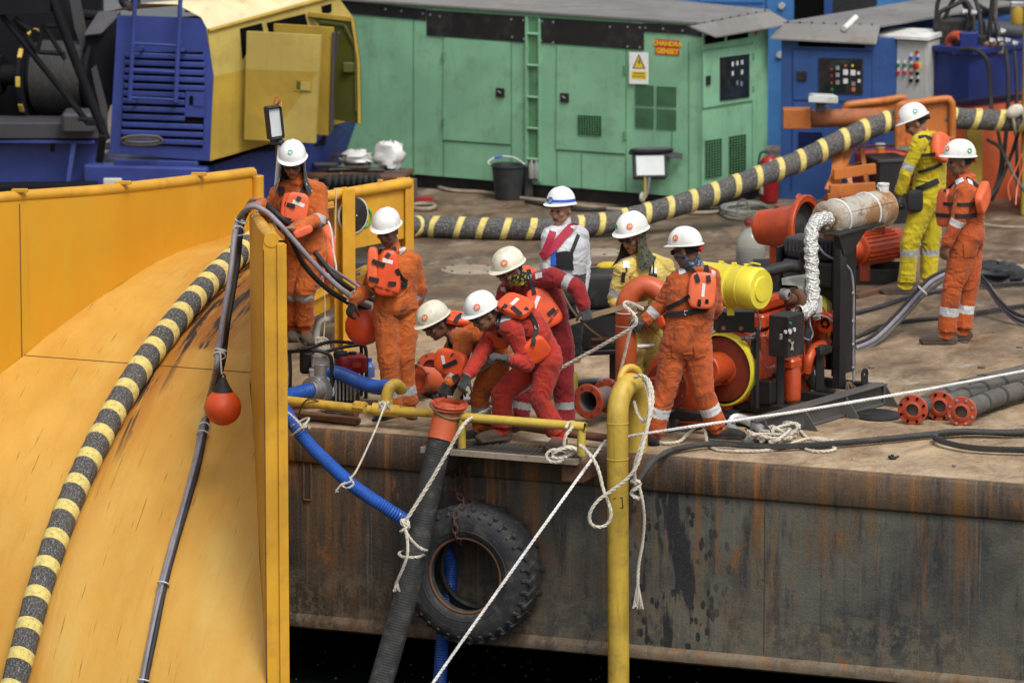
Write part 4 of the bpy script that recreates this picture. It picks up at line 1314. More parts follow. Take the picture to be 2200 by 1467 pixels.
quadplate(FS, [(1376.5, 126), (1373, 134), (1376, 134.5), (1373.5, 143), (1379, 133), (1376, 132.5), (1378.5, 126.5)], .0255, .027, 'lightning_bolt', 'sign_black', sg_)
fxs = (PB - PA).normalized()
text('lettering', 'DANGER', FS.off(1375, 157.5, .0245), fxs, Z, .030, M['sign_black'], sg_)
text('lettering', 'HIGH VOLTAGE', FS.off(1375, 164.5, .0245), fxs, Z, .020, M['sign_black'], sg_)
np_ = part('name_plate', MB().ext([FS.off(x, y, .001) for x, y in ((1408, 84), (1460, 88), (1460, 121), (1408, 117))], FS.n * .004), M['sign_red'], gg)
text('lettering', 'CHANDRA', FS.off(1434, 94.5, .0055), fxs, Z, .066, M['sign_lettering_yellow'], np_, bold=.0035)
text('lettering', 'GENSET', FS.off(1434, 111, .0055), fxs, Z, .070, M['sign_lettering_yellow'], np_, bold=.0035)
quadplate(FE, rect(1514, 78, 1556, 96, SE), .0, .004, 'vent_mesh', 'void_black', gg); quadplate(FE, rect(1562, 71, 1607, 88, SE), .0, .004, 'vent_mesh', 'void_black', gg)
ed = quadplate(FE, rect(1509, 113, 1616, 232, SE), .0, .012, 'door', 'green_paint', gg)
part('handle', MB().box(FE.off(1518, 173, .02), (.036, .01, .045), ((PD - PC).normalized(), FE.n, Z), .006), M['black_paint'], ed)
part('window_frame', MB().ext([FE.off(x, y, .012) for x, y in rect(1544, 124, 1606, 216, SE * .8)], FE.n * .012), M['black_paint'], ed)
wn = part('window', MB().ext([FE.off(x, y, .024) for x, y in rect(1547, 127, 1603, 212, SE * .8)], FE.n * .003), M['control_window'], ed)
for x, y in ((1569, 138), (1579, 136), (1589, 134), (1569, 158), (1589, 155), (1579, 178), (1588, 180)):
 q = FE.off(x, y, .028)
 part('meter', MB().box(q, (.016, .003, .022), ((PD - PC).normalized(), FE.n, Z), .002), M['gauge_white'] if y < 170 else M['steel'], ed)
for fy in (130, 200):
 part('hinge', MB().cyl(FE.off(1615, fy - 16, .016), FE.off(1615, fy - 2, .016), .012, 8), M['green_dark'], ed)
groove(FE, [(1506, 236), (1614, 219)], gg); groove(FE, [(1506, 110), (1614, 94)], gg); groove(FE, [(1616, 90), (1616, 390)], gg); groove(FE, [(1506, 100), (1506, 430)], gg)
mesh_vent(FE, rect(1514, 303, 1549, 384, SE), 6, 14, gg); mesh_vent(FE, rect(1565, 294, 1601, 376, SE), 6, 14, gg)
part('red_mark', MB().ext([FE.off(x, y, .002) for x, y in ((1619, 68), (1629, 66), (1625, 78))], FE.n * .002), M['engine_orange'], gg)
rt = thing('roof_hose', 'tan hose coiled on the roof of the green generator', 'hose', W(1210, 20, 410))
pts = []
for k in range(46):
 t = k * .42
 pts.append(W(1215 + 62 * math.cos(t) * (.8 + .2 * math.sin(k * .3)), 20 + 7 * math.sin(t), 402))
part('hose', MB().tube(spline(pts, 3), .022, 8), M['yellow_cloth'] if False else M['wood_plank'], rt)
rt2 = thing('roof_pipe', 'pale bamboo pole lying along the roof of the green generator', 'pole', W(1010, 12, 395))
part('pole', MB().tube(Wl([(960, 8, 396), (1100, 14, 402), (1112, 12, 402)]), .018, 8), M['wood_plank'], rt2)
# blue generator, blue container, grey cabinet, hydraulic unit
bg_ = thing('generator', 'dark blue generator housing with grey roof and gauge window', 'generator', at(1780, 430))
B0, B1 = at(1676, 428), at(1898, 432)
bk2 = V((.62, .78, 0)).normalized()
zt2 = W(1676, 82, 428).z
part('housing', MB().ext([B0, B1, B1 + bk2 * 3.4, B0 + bk2 * 3.4], Z * zt2), M['box_blue'], bg_)
FB = Face(B0, B1, B1 + Z)
sb = .02
r0_, r1_, r2_, r3_ = FB.off(1680, 58, 0), FB.off(1888, 34, 0), None, None
part('roof_front', MB().ext([FB.off(1656, 83, .10), FB.off(1884, 94, .10), FB.off(1890, 60, -.1), FB.off(1678, 56, -.1)], Z * .015), M['roof_grey'], bg_)
q0_, q1_ = FB.off(1678, 55, -.1), FB.off(1894, 62, -.1)
part('roof_sheet', MB().ext([q0_, q1_, q1_ + bk2 * 3.5, q0_ + bk2 * 3.5], Z * .02), M['roof_grey'], bg_)
for k in range(8):
 q = q0_.lerp(q1_, .06 + .12 * k) + Z * .022
 part('rivet', MB().cyl(q, q + Z * .01, .012, 6), M['grey_dark'], bg_)
quadplate(FB, rect(1715, 88, 1858, 100, .03), .0, .004, 'vent_slot', 'void_black', bg_)
bd = quadplate(FB, rect(1704, 108, 1872, 214, .03), .0, .012, 'door', 'box_blue', bg_)
part('handle', MB().box(FB.off(1723, 163, .02), (.048, .01, .048), ((B1 - B0).normalized(), FB.n, Z), .008), M['black_paint'], bd)
part('window_frame', MB().ext([FB.off(x, y, .012) for x, y in rect(1759, 124, 1854, 200, .03)], FB.n * .012), M['black_paint'], bd)
part('window', MB().ext([FB.off(x, y, .024) for x, y in rect(1763, 128, 1850, 197, .03)], FB.n * .003), M['control_window'], bd)
for x, y, mt, s_ in ((1787, 148, 'button_red', .010), (1787, 163, 'button_red', .010), (1787, 178, 'button_red', .010), (1800, 146, 'steel', .018), (1800, 161, 'steel', .018), (1800, 177, 'steel', .018), (1817, 155, 'gauge_white', .024), (1833, 156, 'gauge_white', .024), (1845, 157, 'gauge_white', .014), (1817, 174, 'gauge_white', .022), (1834, 180, 'steel', .018), (1846, 174, 'gauge_white', .014), (1834, 192, 'frame_orange', .018), (1788, 192, 'button_green', .012), (1817, 141, 'frame_orange', .010), (1832, 141, 'sign_yellow', .010)):
 part('meter', MB().box(FB.off(x, y, .028), (s_, .003, s_ * 1.1), ((B1 - B0).normalized(), FB.n, Z), .002), M[mt], bd)
groove(FB, [(1703, 105), (1872, 110), (1872, 219), (1703, 214), (1703, 105)], bg_, mat='tank_blue'); groove(FB, [(1738, 107), (1738, 215)], bg_, mat='tank_blue'); groove(FB, [(1703, 218), (1700, 410)], bg_, mat='tank_blue'); groove(FB, [(1872, 218), (1872, 410)], bg_, mat='tank_blue')
mesh_vent(FB, rect(1716, 284, 1766, 330, .02), 8, 8, bg_, mat='tank_blue')
part('orange_plate', MB().ext([FB.off(x, y, .004) for x, y in ((1685, 232), (1702, 232), (1702, 275), (1685, 275))], FB.n * .004), M['frame_orange'], bg_)
pst = thing('plastic_tube', 'short white plastic tube lying on the edge of the blue generator roof', 'tube', FB.off(1826, 56, 0))
part('tube', MB().cyl(FB.off(1814, 62, .02), FB.off(1835, 46, -.3), .03, 12), M['pvc_white'], pst)
ct = thing('container', 'tall light blue container with dark open doorway behind the generators', 'container', at(1560, 330))
C0, C1 = at(1320, 300), at(1885, 322)
part('wall_panel', MB().ext([C0, C1, C1 + VI * 2.4, C0 + VI * 2.4], Z * 3.0), M['container_blue'], ct)
FK = Face(C0, C1, C1 + Z)
quadplate(FK, [(1707, -60), (1772, -60), (1772, 60), (1707, 55)], .002, .01, 'doorway', 'void_black', ct)
quadplate(FK, [(1772, -60), (1790, -60), (1790, 60), (1772, 58)], .002, .03, 'door_post', 'box_blue', ct)
lv = quadplate(FK, [(1790, -60), (1884, -60), (1884, 40), (1790, 48)], .002, .008, 'louvre_panel', 'void_black', ct)
for k in range(22):
 x = 1740 + k * 9
 a_ = FK.off(max(1790, x), max(-40, 50 - (min(1884, x + 90) - max(1790, x))) if False else 48, .02)
 xs, ys, xe, ye = x, 46, x + 88, -42
 if xs < 1790: ys -= (1790 - xs); xs = 1790
 if xe > 1884: ye += (xe - 1884); xe = 1884
 if xe - xs > 4:
  part('louvre_slat', MB().bar(FK.off(xs, ys, .02), FK.off(xe, ye, .02), .02, .012, up=FK.n, bev=.002), M['grey_dark'], ct)
for x, y in ((1680, 13), (1676, 118), (1440, 100)):
 part('lock_rosette', MB().cyl(FK.off(x, y, 0), FK.off(x, y, .03), .035, 14), M['cabinet_grey'], ct)
groove(FK, [(1646, -60), (1646, 150)], ct, mat='box_blue', w_=.02); groove(FK, [(1360, 12), (1480, 14), (1480, 6), (1640, 8)], ct, mat='box_blue', w_=.03); groove(FK, [(1500, -60), (1500, 150)], ct, mat='box_blue', w_=.02)
part('name_strip', MB().ext([FK.off(x, y, .004) for x, y in ((1388, 5), (1470, 8), (1464, 16), (1394, 14))], FK.n * .01), M['boom_black'], ct)
gc = thing('electrical_cabinet', 'pale grey electrical cabinet with coloured push buttons and red switch', 'cabinet', at(1945, 420))
G0, G1 = at(1892, 424), at(1990, 432)
gd = V((.45, .89, 0)).normalized()
zt3 = W(1892, 84, 424).z
part('case', MB().ext([G0, G1, G1 + gd * .42, G0 + gd * .42], Z * zt3), M['cabinet_grey'], gc)
FG = Face(G0, G1, G1 + Z)
FGs = Face(G1, G1 + gd, G1 + Z)
t0, t1 = FG.off(1884, 80, .05), FG.off(1998, 87, .05)
mb = MB().hull([t0, t1, t0 + Z * .03, t1 + Z * .03, t0 + gd * .48 + Z * .055, t1 + gd * .48 + Z * .055, t0 + gd * .5, t1 + gd * .5])
part('sloping_lid', mb, M['white_plastic'], gc)
groove(FG, [(1896, 90), (1988, 96), (1988, 240)], gc, mat='cabinet_grey', w_=.008)
part('lock', MB().box(FG.off(1898, 172, .008), (.012, .008, .02), None, .003).cyl(FG.off(1902, 168, .0), FG.off(1902, 168, .02), .012, 10), M['steel_dark'], gc)
gfx = (G1 - G0).normalized()
for x, y, mt in ((1971, 110, 'button_red'), (1958, 123, 'button_blue'), (1972, 124, 'button_blue'), (1930, 138, 'button_green'), (1944, 138, 'button_green'), (1958, 139, 'button_green'), (1930, 154, 'button_red'), (1944, 154, 'button_red'), (1958, 155, 'button_red'), (1972, 156, 'boom_black'), (1958, 171, 'boom_black'), (1972, 171, 'boom_black')):
 q = FG.off(x, y, .002)
 if y > 112:
  part('button_tag', MB().box(q + Z * .022, (.014, .004, .016), (gfx, FG.n, Z), .002), M['label_white'], gc)
 part('push_button', MB().cyl(q - Z * .01, q - Z * .01 + FG.n * .025, .018, 14), M[mt], gc)
part('switch_plate', MB().box(FG.off(1972, 141, .005), (.034, .005, .034), (gfx, FG.n, Z), .003), M['sign_yellow'], gc)
part('main_switch', MB().cyl(FG.off(1971, 141, .006), FG.off(1969, 142, .05), .028, 18), M['button_red'], gc)
hu = thing('hydraulic_unit', 'dark blue hydraulic power tank with black hoses and valves on an orange base', 'hydraulic unit', at(2100, 425))
H0, H1 = at(2004, 428), at(2078, 440)
hd_ = V((.72, .69, 0)).normalized()
zh = W(2078, 118, 440).z
zl = W(2078, 214, 440).z
part('tank_body', MB().ext([H0 + Z * zl, H1 + Z * zl, H1 + hd_ * 1.3 + Z * zl, H0 + hd_ * 1.2 + Z * zl], Z * (zh - zl)), M['tank_blue'], hu)
part('tank_lid', MB().ext([H0 - V((.03, .05, 0)) + Z * zh, H1 + V((.03, -.05, 0)) + Z * zh, H1 + hd_ * 1.3 + Z * zh, H0 + hd_ * 1.2 + Z * zh], Z * .05), M['tank_blue'], hu)
part('base', MB().ext([H0 + V((0, .05, 0)), H1, H1 + hd_ * 1.6, H0 + hd_ * 1.6], Z * (zl - .1)), M['pipe_orange'], hu)
part('red_elbow', MB().tube(spline(Wl([(2041, 104, 428), (2041, 88, 428), (2050, 78, 430), (2064, 78, 432)]), 6), .05, 14), M['flange_red'], hu)
part('filler', MB().cyl(W(2054, 116, 434), W(2054, 106, 434), .035, 14), M['cabinet_grey'], hu)
part('manifold_block', MB().box(W(2080, 92, 430), (.09, .09, .11), None, .01), M['tank_blue'], hu)
part('valve_block', MB().box(W(2110, 96, 425), (.08, .08, .09), None, .01).box(W(2040, 70, 420), (.16, .1, .14), None, .02).cyl(W(2068, 62, 420), W(2080, 68, 420), .10, 18), M['rubber_black'], hu)
part('motor_body', MB().cyl(W(2110, 62, 410), W(2230, 74, 405), .09, 22), M['grey_dark'], hu)
part('brass_block', MB().box(W(2135, 103, 428), (.1, .08, .06), None, .02), M['muffler_metal'], hu)
for x, y in ((2125, 86), (2142, 84), (2158, 86), (2174, 92), (2148, 66), (2086, 26), (2066, 24)):
 part('fitting', MB().cyl(W(x, y, 432), W(x + 12, y + 3, 432), .026, 10).sph(W(x + 4, y + 4, 434), .025, 8, 6), M['steel'], hu)
hoses = [[(2016, 70, 420), (2012, 30, 420), (2020, -5, 420), (2050, -15, 420), (2076, 20, 424), (2084, 64, 428)], [(2010, 66, 424), (2018, 30, 424), (2046, 14, 424), (2074, 4, 424), (2090, 30, 428), (2094, 66, 430)], [(2024, 80, 420), (2030, 40, 420), (2056, -10, 420), (2088, -12, 424), (2104, 30, 428), (2108, 74, 430)], [(2100, 10, 420), (2130, 30, 424), (2142, 60, 428), (2146, 88, 430)], [(2126, 80, 428), (2128, 40, 428), (2134, -20, 428)], [(2138, 40, 426), (2140, -20, 426)], [(2080, -8, 420), (2150, -4, 420), (2230, 6, 420)], [(2064, 106, 440), (2096, 108, 444), (2120, 130, 446), (2128, 190, 448), (2130, 260, 452)], [(2160, 104, 436), (2166, 160, 440), (2164, 260, 446), (2150, 380, 452), (2130, 430, 456)], [(2180, 110, 436), (2184, 180, 440), (2184, 280, 446), (2186, 400, 456)], [(2144, 280, 452), (2152, 340, 456), (2140, 400, 462), (2120, 430, 466), (2080, 440, 470)], [(2120, 300, 460), (2150, 320, 460), (2180, 380, 466), (2210, 420, 470)], [(2192, 270, 462), (2170, 340, 462), (2130, 420, 466), (2060, 450, 476)]]
for k, q in enumerate(hoses):
 part('hydraulic_hose', MB().tube(spline(Wl(q), 7), .022 if k < 9 else .018, 8), M['rubber_black'] if k not in (5, 11) else M['hose_grey'], hu)
one('orange_wires', 'thin orange wires trailing down at the right edge', 'wires', MB().tube(spline(Wl([(2196, 330, 470), (2180, 370, 472), (2166, 400, 474), (2170, 430, 476)]), 6), .008, 6).tube(spline(Wl([(2200, 350, 470), (2186, 400, 472), (2182, 440, 476)]), 6), .008, 6), M['pipe_orange'])
rl = thing('lashing', 'rope lashing round the banded cable at the right edge', 'rope', W(2190, 262, 466))
pp_ = [W(2184, 262, 467) + V((.012 * k - .09, 0, 0)) + V((0, math.cos(t) * .125, math.sin(t) * .125)) for k, t in enumerate([i * .7 for i in range(30)])]
part('rope', rope_mb(spline(pp_, 3), .016), M['wood_plank'], rl)
part('knot_bundle', MB().ell(W(2180, 240, 470), V((.09, .02, .02)), V((0, .06, 0)), V((0, 0, .07)), 14, 8), M['rope_white'], rl)
yp = thing('derrick_post', 'yellow steel post with a filter bowl at the right edge of the deck', 'post', at(2215, 470))
part('post', MB().box(V((W(2212, 200, 462).x, W(2212, 200, 462).y, 1.1)), (.07, .07, 1.1), None, .01), M['crane_yellow_low'], yp)
part('filter_bowl', MB().lathe([(1e-4, 0), (.06, .0), (.07, .02), (.07, .15), (.06, .18), (1e-4, .18)], W(2186, 52, 462), Z, 18), M['crane_yellow_low'], yp)
part('filter_head', MB().box(W(2188, 10, 462), (.08, .06, .03), None, .01), M['steel'], yp)
part('dark_base', MB().box(V((W(2212, 200, 455).x + .3, W(2212, 200, 455).y + .3, .3)), (.3, .3, .3), None, .01), M['drum_red'], yp)
# crane on the left
cr = thing('crawler_crane', 'blue and yellow crawler crane with black lattice boom, rope drum and open engine doors', 'crane', at(380, 455))
GC = 470
K0, K1 = W(235, 330, GC - 6), W(452, 346, GC)
ka, kb = W(252, 34, GC - 6), W(430, 42, GC)
kc = W(444, 70, GC); kd = W(458, 170, GC)
pv = V((.80, .60, 0)).normalized()           # along the yellow flank, away to the right
poly = [K0, K1 + Z * 0, kd, kc, kb, ka]
FP = Face(K0, K1, ka)
P6 = [FP.hit(235, 330), FP.hit(450, 346), FP.hit(458, 165), FP.hit(445, 62), FP.hit(430, 41), FP.hit(252, 34)]
part('rear_panel', MB().ext(P6, FP.n * -.06), M['crane_blue'], cr)
lr = quadplate(FP, [(270, 112), (436, 112), (440, 200), (436, 318), (260, 308)], .001, .006, 'louvre_recess', 'void_black', cr)
ys = [118, 134, 151, 167, 184, 200, 216, 233, 250, 267, 284, 301]
for k, y in enumerate(ys):
 x0 = 270 - (y - 112) * .048
 x1 = (440 if y < 200 else 437)
 if 195 < y < 255: x1 = 398
 P_ = [FP.off(x0, y, .012), FP.off(x1, y + (x1 - x0) * .035, .012)]
 part('louvre_slat', MB().box((P_[0] + P_[1]) / 2 + Z * .0, ((P_[1] - P_[0]).length / 2, .02, .0255), ((P_[1] - P_[0]).normalized(), FP.n, Z), .012), M['crane_blue'], cr)
quadplate(FP, [(400, 196), (442, 198), (440, 252), (398, 250)], .002, .024, 'latch_plate', 'crane_blue', cr)
quadplate(FP, [(408, 206), (416, 206), (416, 226), (408, 226)], .024, .027, 'latch_slot', 'void_black', cr)
quadplate(FP, [(418, 206), (440, 207), (440, 228), (418, 227)], .024, .036, 'latch', 'crane_blue', cr)
for a, b in (((299, -30), (286, 212)), ((396, -30), (384, 217))):
 part('ladder_rail', MB().tube([FP.off(*a, .14), FP.off(*b, .14)], .022, 10), M['crane_blue'], cr)
for y in (90, 147, 206):
 x0, x1 = 293 - (y) * .035, 392 - y * .04
 part('ladder_rung', MB().tube([FP.off(x0, y, .14), FP.off(x1, y + 5, .14)], .014, 8), M['crane_blue'], cr)
for x, y in ((308, 103), (398, 106), (296, 214), (382, 216)):
 part('ladder_bracket', MB().bar(FP.off(x, y, 0), FP.off(x, y, .14), .03, .03), M['crane_blue'], cr)
b0_, b1_ = P6[1], P6[1] + pv * 2.6
FY = Face(b0_, b1_, b0_ + Z)
Q6 = [FY.hit(451, 346), FY.hit(742, 262), FY.hit(760, 40), FY.hit(722, -12), FY.hit(446, 66), FY.hit(458, 168)]
part('flank_panel', MB().ext(Q6, FY.n * -.05), M['crane_yellow'], cr)
quadplate(FY, [(458, 166), (740, 96), (742, 262), (451, 346)], .001, .003, 'lower_paint', 'crane_yellow_low', cr)
part('flank_core', MB().ext([FP.off(258, 50, -.08), FP.off(452, 60, -.08), FP.off(452, 340, -.08), FP.off(240, 330, -.08)], pv * 1.35), M['boom_black'], cr)
tr0 = [FP.hit(250, 32), FP.hit(432, 40), FP.hit(447, 64)]
bkv = pv * 1.62
part('roof_cowl', MB().grid([[FP.hit(230, 26), FP.hit(230, 26) + bkv], [FP.hit(300, 8), FP.hit(300, 8) + bkv], [FP.hit(380, 10), FP.hit(380, 10) + bkv], [FP.hit(432, 38), FP.hit(432, 38) + bkv], [FP.hit(447, 66), FP.hit(447, 66) + bkv]]), M['crane_cream'], cr)
part('roof_edge', MB().tube([FY.off(447, 66, .01), FY.off(724, -10, .01)], .02, 8), M['crane_yellow_low'], cr)
for q in ([(515, 62), (562, 50), (566, 70), (520, 128)], [(572, 50), (655, 30), (662, 62), (578, 72)], [(690, 14), (712, 8), (712, 26), (692, 34)]):
 quadplate(FY, q, .002, .006, 'opening', 'void_black', cr)
dn = V((.97, -.25, 0)).normalized()
def door(q, G, name, matf, thick=.05, label=None):
 P = [W(x, y, g) for x, y, g in q]
 nrm = (P[1] - P[0]).cross(P[3] - P[0]).normalized()
 if nrm.dot(CAM - P[0]) < 0: nrm = -nrm
 return part(name, MB().ext(P, nrm * -thick), M[matf], cr, label), Face(P[0], P[1], P[3])
d1_, F1 = door([(530, 68, 466), (688, 77, 474), (676, 308, 474), (525, 300, 466)], 462, 'open_door', 'crane_yellow', label='nearest open yellow engine door')
quadplate(F1, [(528, 149), (686, 155), (676, 308), (525, 300)], .001, .003, 'lower_paint', 'crane_yellow_low', cr)
quadplate(F1, [(633, 168), (671, 171), (670, 198), (632, 195)], .003, .010, 'latch_plate', 'crane_yellow_low', cr)
quadplate(F1, [(638, 174), (646, 174.5), (645, 193), (637, 192)], .010, .012, 'latch_slot', 'door_inside', cr)
quadplate(F1, [(648, 175), (668, 176.5), (667, 195), (647, 193.5)], .010, .022, 'latch', 'crane_yellow', cr)
d2_, F2 = door([(588, 52, 456), (714, 60, 463), (706, 291, 463), (590, 285, 456)], 450, 'open_door', 'crane_yellow_low', label='second open yellow engine door')
part('door_seal', MB().bar(F2.off(717, 70, .0), F2.off(711, 285, .0), .03, .05), M['grey_dark'], cr)
part('door_seal', MB().bar(F2.off(720, 72, -.1), F2.off(706, 165, -.1), .02, .04).bar(F2.off(706, 165, -.1), F2.off(708, 285, -.1), .02, .04), M['grey_dark'], cr)
d3_, F3 = door([(662, 30, 446), (757, 42, 453), (770, 130, 455), (772, 266, 455), (708, 256, 449), (690, 60, 448)], 430, 'open_door', 'door_inside', label='third open door showing its dark inside')
part('door_rim', MB().bar(F3.hit(757, 42), F3.hit(770, 130), .03, .05).bar(F3.hit(770, 130), F3.hit(772, 266), .03, .05).bar(F3.hit(664, 31), F3.hit(757, 42), .03, .05), M['crane_yellow_low'], cr)
part('door_stiffener', MB().bar(F3.off(690, 48, .01), F3.off(740, 54, .01), .02, .03).bar(F3.off(740, 54, .01), F3.off(764, 100, .01), .02, .03).bar(F3.off(764, 100, .01), F3.off(766, 240, .01), .02, .03).box(F3.off(752, 145, .02), (.06, .02, .05), None, .01), M['door_inside'], cr)
part('lower_skirt', MB().ext([P6[1] + V((-.25, .12, -.04)), P6[1] + V((.05, -.02, -.04)), Q6[1] + V((-.08, 0, 0)), Q6[1] + V((-.25, 0, -.5)), P6[1] + V((.0, -.02, -.65)), P6[1] + V((-.25, .12, -.65))], V((.2, .5, 0))), M['crane_blue'], cr)
part('slew_table', MB().box(W(330, 402, GC) + V((0, .5, 0)), (.62, .5, .20), (V((.98, -.18, 0)), V((.18, .98, 0)), Z), .02), M['crane_blue'], cr)
part('table_top', MB().box(W(345, 350, GC - 4) + V((0, .2, 0)), (.42, .25, .03), (V((.98, -.18, 0)), V((.18, .98, 0)), Z), .01), M['crane_blue'], cr)
part('walk_plate', MB().box(W(300, 322, GC - 4) + V((0, .2, 0)), (.36, .12, .02), (V((.99, -.1, 0)), V((.1, .99, 0)), Z), .006), M['grey_dark'], cr)
part('side_frame', MB().box(W(90, 356, GC - 10) + V((0, .1, 0)), (.6, .05, .27), (V((.99, -.05, 0)), V((.05, .99, 0)), Z), .01).bar(W(-40, 302, GC - 10), W(205, 304, GC - 8), .16, .03), M['crane_blue'], cr)
part('frame_rib', MB().ext(Wl([(150, 308, GC - 6), (160, 308, GC - 6), (146, 395, GC - 4), (138, 390, GC - 4)]), V((.02, -.05, 0))), M['crane_blue'], cr)
part('frame_slot', MB().ext([W(x, y, GC - 3) for x, y in ((108, 308), (118, 308), (118, 326), (108, 326))], V((0, -.004, 0))), M['void_black'], cr)
part('lamp_box', MB().box(W(242, 394, GC + 10), (.09, .03, .05), None, .01), M['cabinet_grey'], cr)
part('lower_pipe', MB().tube(Wl([(-30, 405, GC), (210, 402, GC)]), .06, 12), M['boom_black'], cr)
part('winch_bed', MB().box(W(95, 280, GC - 8) + V((0, .2, 0)), (.56, .25, .08), None, .01).box(W(170, 260, GC - 6), (.16, .2, .10), None, .03), M['grey_dark'], cr)
dw = W(120, 165, 440)
dax = V((.97, -.24, 0)).normalized()
part('rope_drum', MB().cyl(dw - dax * .22, dw + dax * .42, .34, 36), M['boom_black'], cr)
for k in range(20):
 part('rope_turn', MB().torus(dw - dax * (.16 - k * .026), dax, .345, .013, 36, 6), M['wire_dark'], cr)
part('drum_flange', MB().lathe([(.1, -.02), (.46, -.02), (.46, .02), (.1, .02)], dw - dax * .24, dax, 36, close=True).lathe([(.1, -.02), (.44, -.02), (.44, .02), (.1, .02)], dw + dax * .44, dax, 36, close=True), M['boom_black'], cr)
a5, b5, _ = basis(dax)
for k in range(10):
 t = 2 * math.pi * k / 10
 rd = a5 * math.cos(t) + b5 * math.sin(t)
 tg = b5 * math.cos(t) - a5 * math.sin(t)
 part('hazard_mark', MB().box(dw - dax * .24 + rd * .455, (.012, .05, .022), (rd, tg, dax), .004), M['rail_yellow'], cr)
part('drum_shaft', MB().cyl(dw - dax * .7, dw - dax * .2, .10, 18).cyl(dw - dax * .9, dw - dax * .55, .2, 22).box(dw - dax * .8 - Z * .2, (.18, .2, .3), None, .04), M['boom_black'], cr)
part('rear_housing', MB().box(W(60, 120, 415), (.75, .2, .75), None, .02), M['boom_black'], cr)
part('air_box', MB().ext([W(x, y, 452) for x, y in ((182, 78), (218, 76), (250, 40), (250, 220), (214, 240), (200, 220))], V((0, .6, 0))), M['boom_black'], cr)
part('air_box_lid', MB().ext([W(182, 76, 455), W(218, 72, 455), W(252, 38, 448), W(252, 28, 448), W(212, 30, 448)], V((0, .02, .02))), M['grey_dark'], cr)
part('crane_mast', MB().tube(Wl([(150, 30, 436), (240, 36, 436)]), .05, 10).bar(W(148, -20, 436), W(178, 130, 440), .10, .07).bar(W(178, 130, 440), W(204, 160, 442), .06, .05), M['boom_black'], cr)
part('mast_panel', MB().ext([W(x, y, 446) for x, y in ((146, -20), (168, -20), (184, 60), (200, 150), (186, 140), (160, 60))], V((0, .05, 0))), M['grey_dark'], cr)
bm = thing('lattice_boom', 'black lattice boom leg crossing the picture in front of the rope drum', 'crane boom', W(150, 200, 500))
for a, b, r_ in (((100, -30, 500), (228, 300, 496), .045), ((-20, 5, 500), (190, 265, 496), .03), ((30, 40, 500), (64, 66, 500), .03)):
 part('chord', MB().tube(Wl([a, b]), r_, 12), M['boom_black'], bm)
for a, b in (((30, 40, 499), (80, 112, 499)), ((80, 112, 499), (94, 52, 499)), ((94, 56, 499), (124, 56, 499)), ((80, 112, 499), (140, 116, 499)), ((94, 56, 499), (140, 128, 499)), ((100, 10, 499), (20, -10, 499)), ((168, 255, 497), (214, 262, 497))):
 part('lacing', MB().tube(Wl([a, b]), .024, 10), M['boom_black'], bm)
part('boom_head', MB().bar(W(-40, 14, 500), W(108, 10, 500), .16, .16), M['boom_black'], bm)
part('boom_foot', MB().bar(W(222, 288, 497), W(214, 345, 493), .07, .10).box(W(205, 262, 496), (.09, .05, .03), None, .01), M['boom_black'], bm)
part('foot_plate', MB().ext([W(x, y, 495) for x, y in ((196, 150), (206, 140), (230, 230), (232, 300), (222, 295), (216, 240))], V((0, .04, 0))), M['grey_dark'], bm)
rg = thing('roof_box', 'pale yellow box and mast stub standing on the crane roof', 'box', W(500, 20, 440))
part('mast_stub', MB().bar(W(506, 34, 452), W(508, -30, 452), .16, .12), M['crane_cream'], rg)
part('side_box', MB().box(W(420, 8, 445), (.10, .08, .08), None, .01).box(W(440, 4, 446), (.04, .05, .09), None, .008), M['crane_cream'], rg)
part('green_stripe', MB().box(W(434, -2, 452), (.07, .01, .012), None, .002), M['emblem_teal'], rg)
part('steps', MB().bar(W(606, 14, 440), W(640, 6, 436), .2, .02).bar(W(606, 14, 440), W(606, 30, 440), .2, .02), M['crane_cream'], rg)
one('exhaust_stack', 'black bent exhaust stack on top of the crane', 'exhaust', MB().tube(spline(Wl([(262, -20, 430), (266, 4, 430), (278, 14, 430), (290, 8, 430), (292, -10, 430)]), 6), .05, 12), M['rubber_black'])
one('wire_coil', 'coil of greenish wire rope lying on the crane walkway', 'rope', MB().tube(spline([W(305 + 42 * math.cos(t), 305 + 7 * math.sin(t) - .12 * k, GC + 2) for k, t in enumerate([i * .45 for i in range(56)])], 2), .012, 6), M['rope_grey'])
jb = thing('work_bench', 'rough steel bench littered with scrap behind the lamp man', 'bench', at(790, 440))
part('bench_top', MB().box(W(745, 372, 440), (.62, .3, .02), (V((.97, -.2, 0)), V((.2, .97, 0)), Z), .006), M['rust_steel'], jb)
part('bench_leg', MB().bar(W(872, 382, 440), W(892, 395, 440), .05, .06).bar(W(890, 384, 440), W(892, 430, 440), .05, .06), M['steel_dark'], jb)
part('bench_leg', MB().bar(W(690, 382, 440), W(690, 430, 440), .05, .06), M['steel_dark'], jb)
part('blue_frame', MB().box(W(800, 392, 438), (.35, .06, .10), None, .01), M['crane_blue'], jb)
part('brace', MB().bar(W(708, 400, 444), W(735, 372, 444), .03, .03), M['cabinet_grey'], jb)
for x, y, a in ((730, 362, .2), (800, 364, -.1), (850, 368, .1), (770, 358, -.2), (700, 352, .1)):
 part('scrap_plate', MB().box(W(x, y, 442), (.12, .06, .008), (V((math.cos(a), math.sin(a), 0)), V((-math.sin(a), math.cos(a), 0)), Z), .003), M['steel_dark'], jb)
random.seed(21)
for lab, x, y, wd, ht in (('crumpled white plastic bag lying on the scrap bench', 765, 348, .17, .12), ('clear plastic bag standing on the scrap bench', 838, 356, .16, .24)):
 c_ = W(x, y, 440)
 one('plastic_bag', lab, 'bag', crumple(c_ + Z * ht * .4, wd, .1, ht * .62), M['plastic_bag'], angle=60)
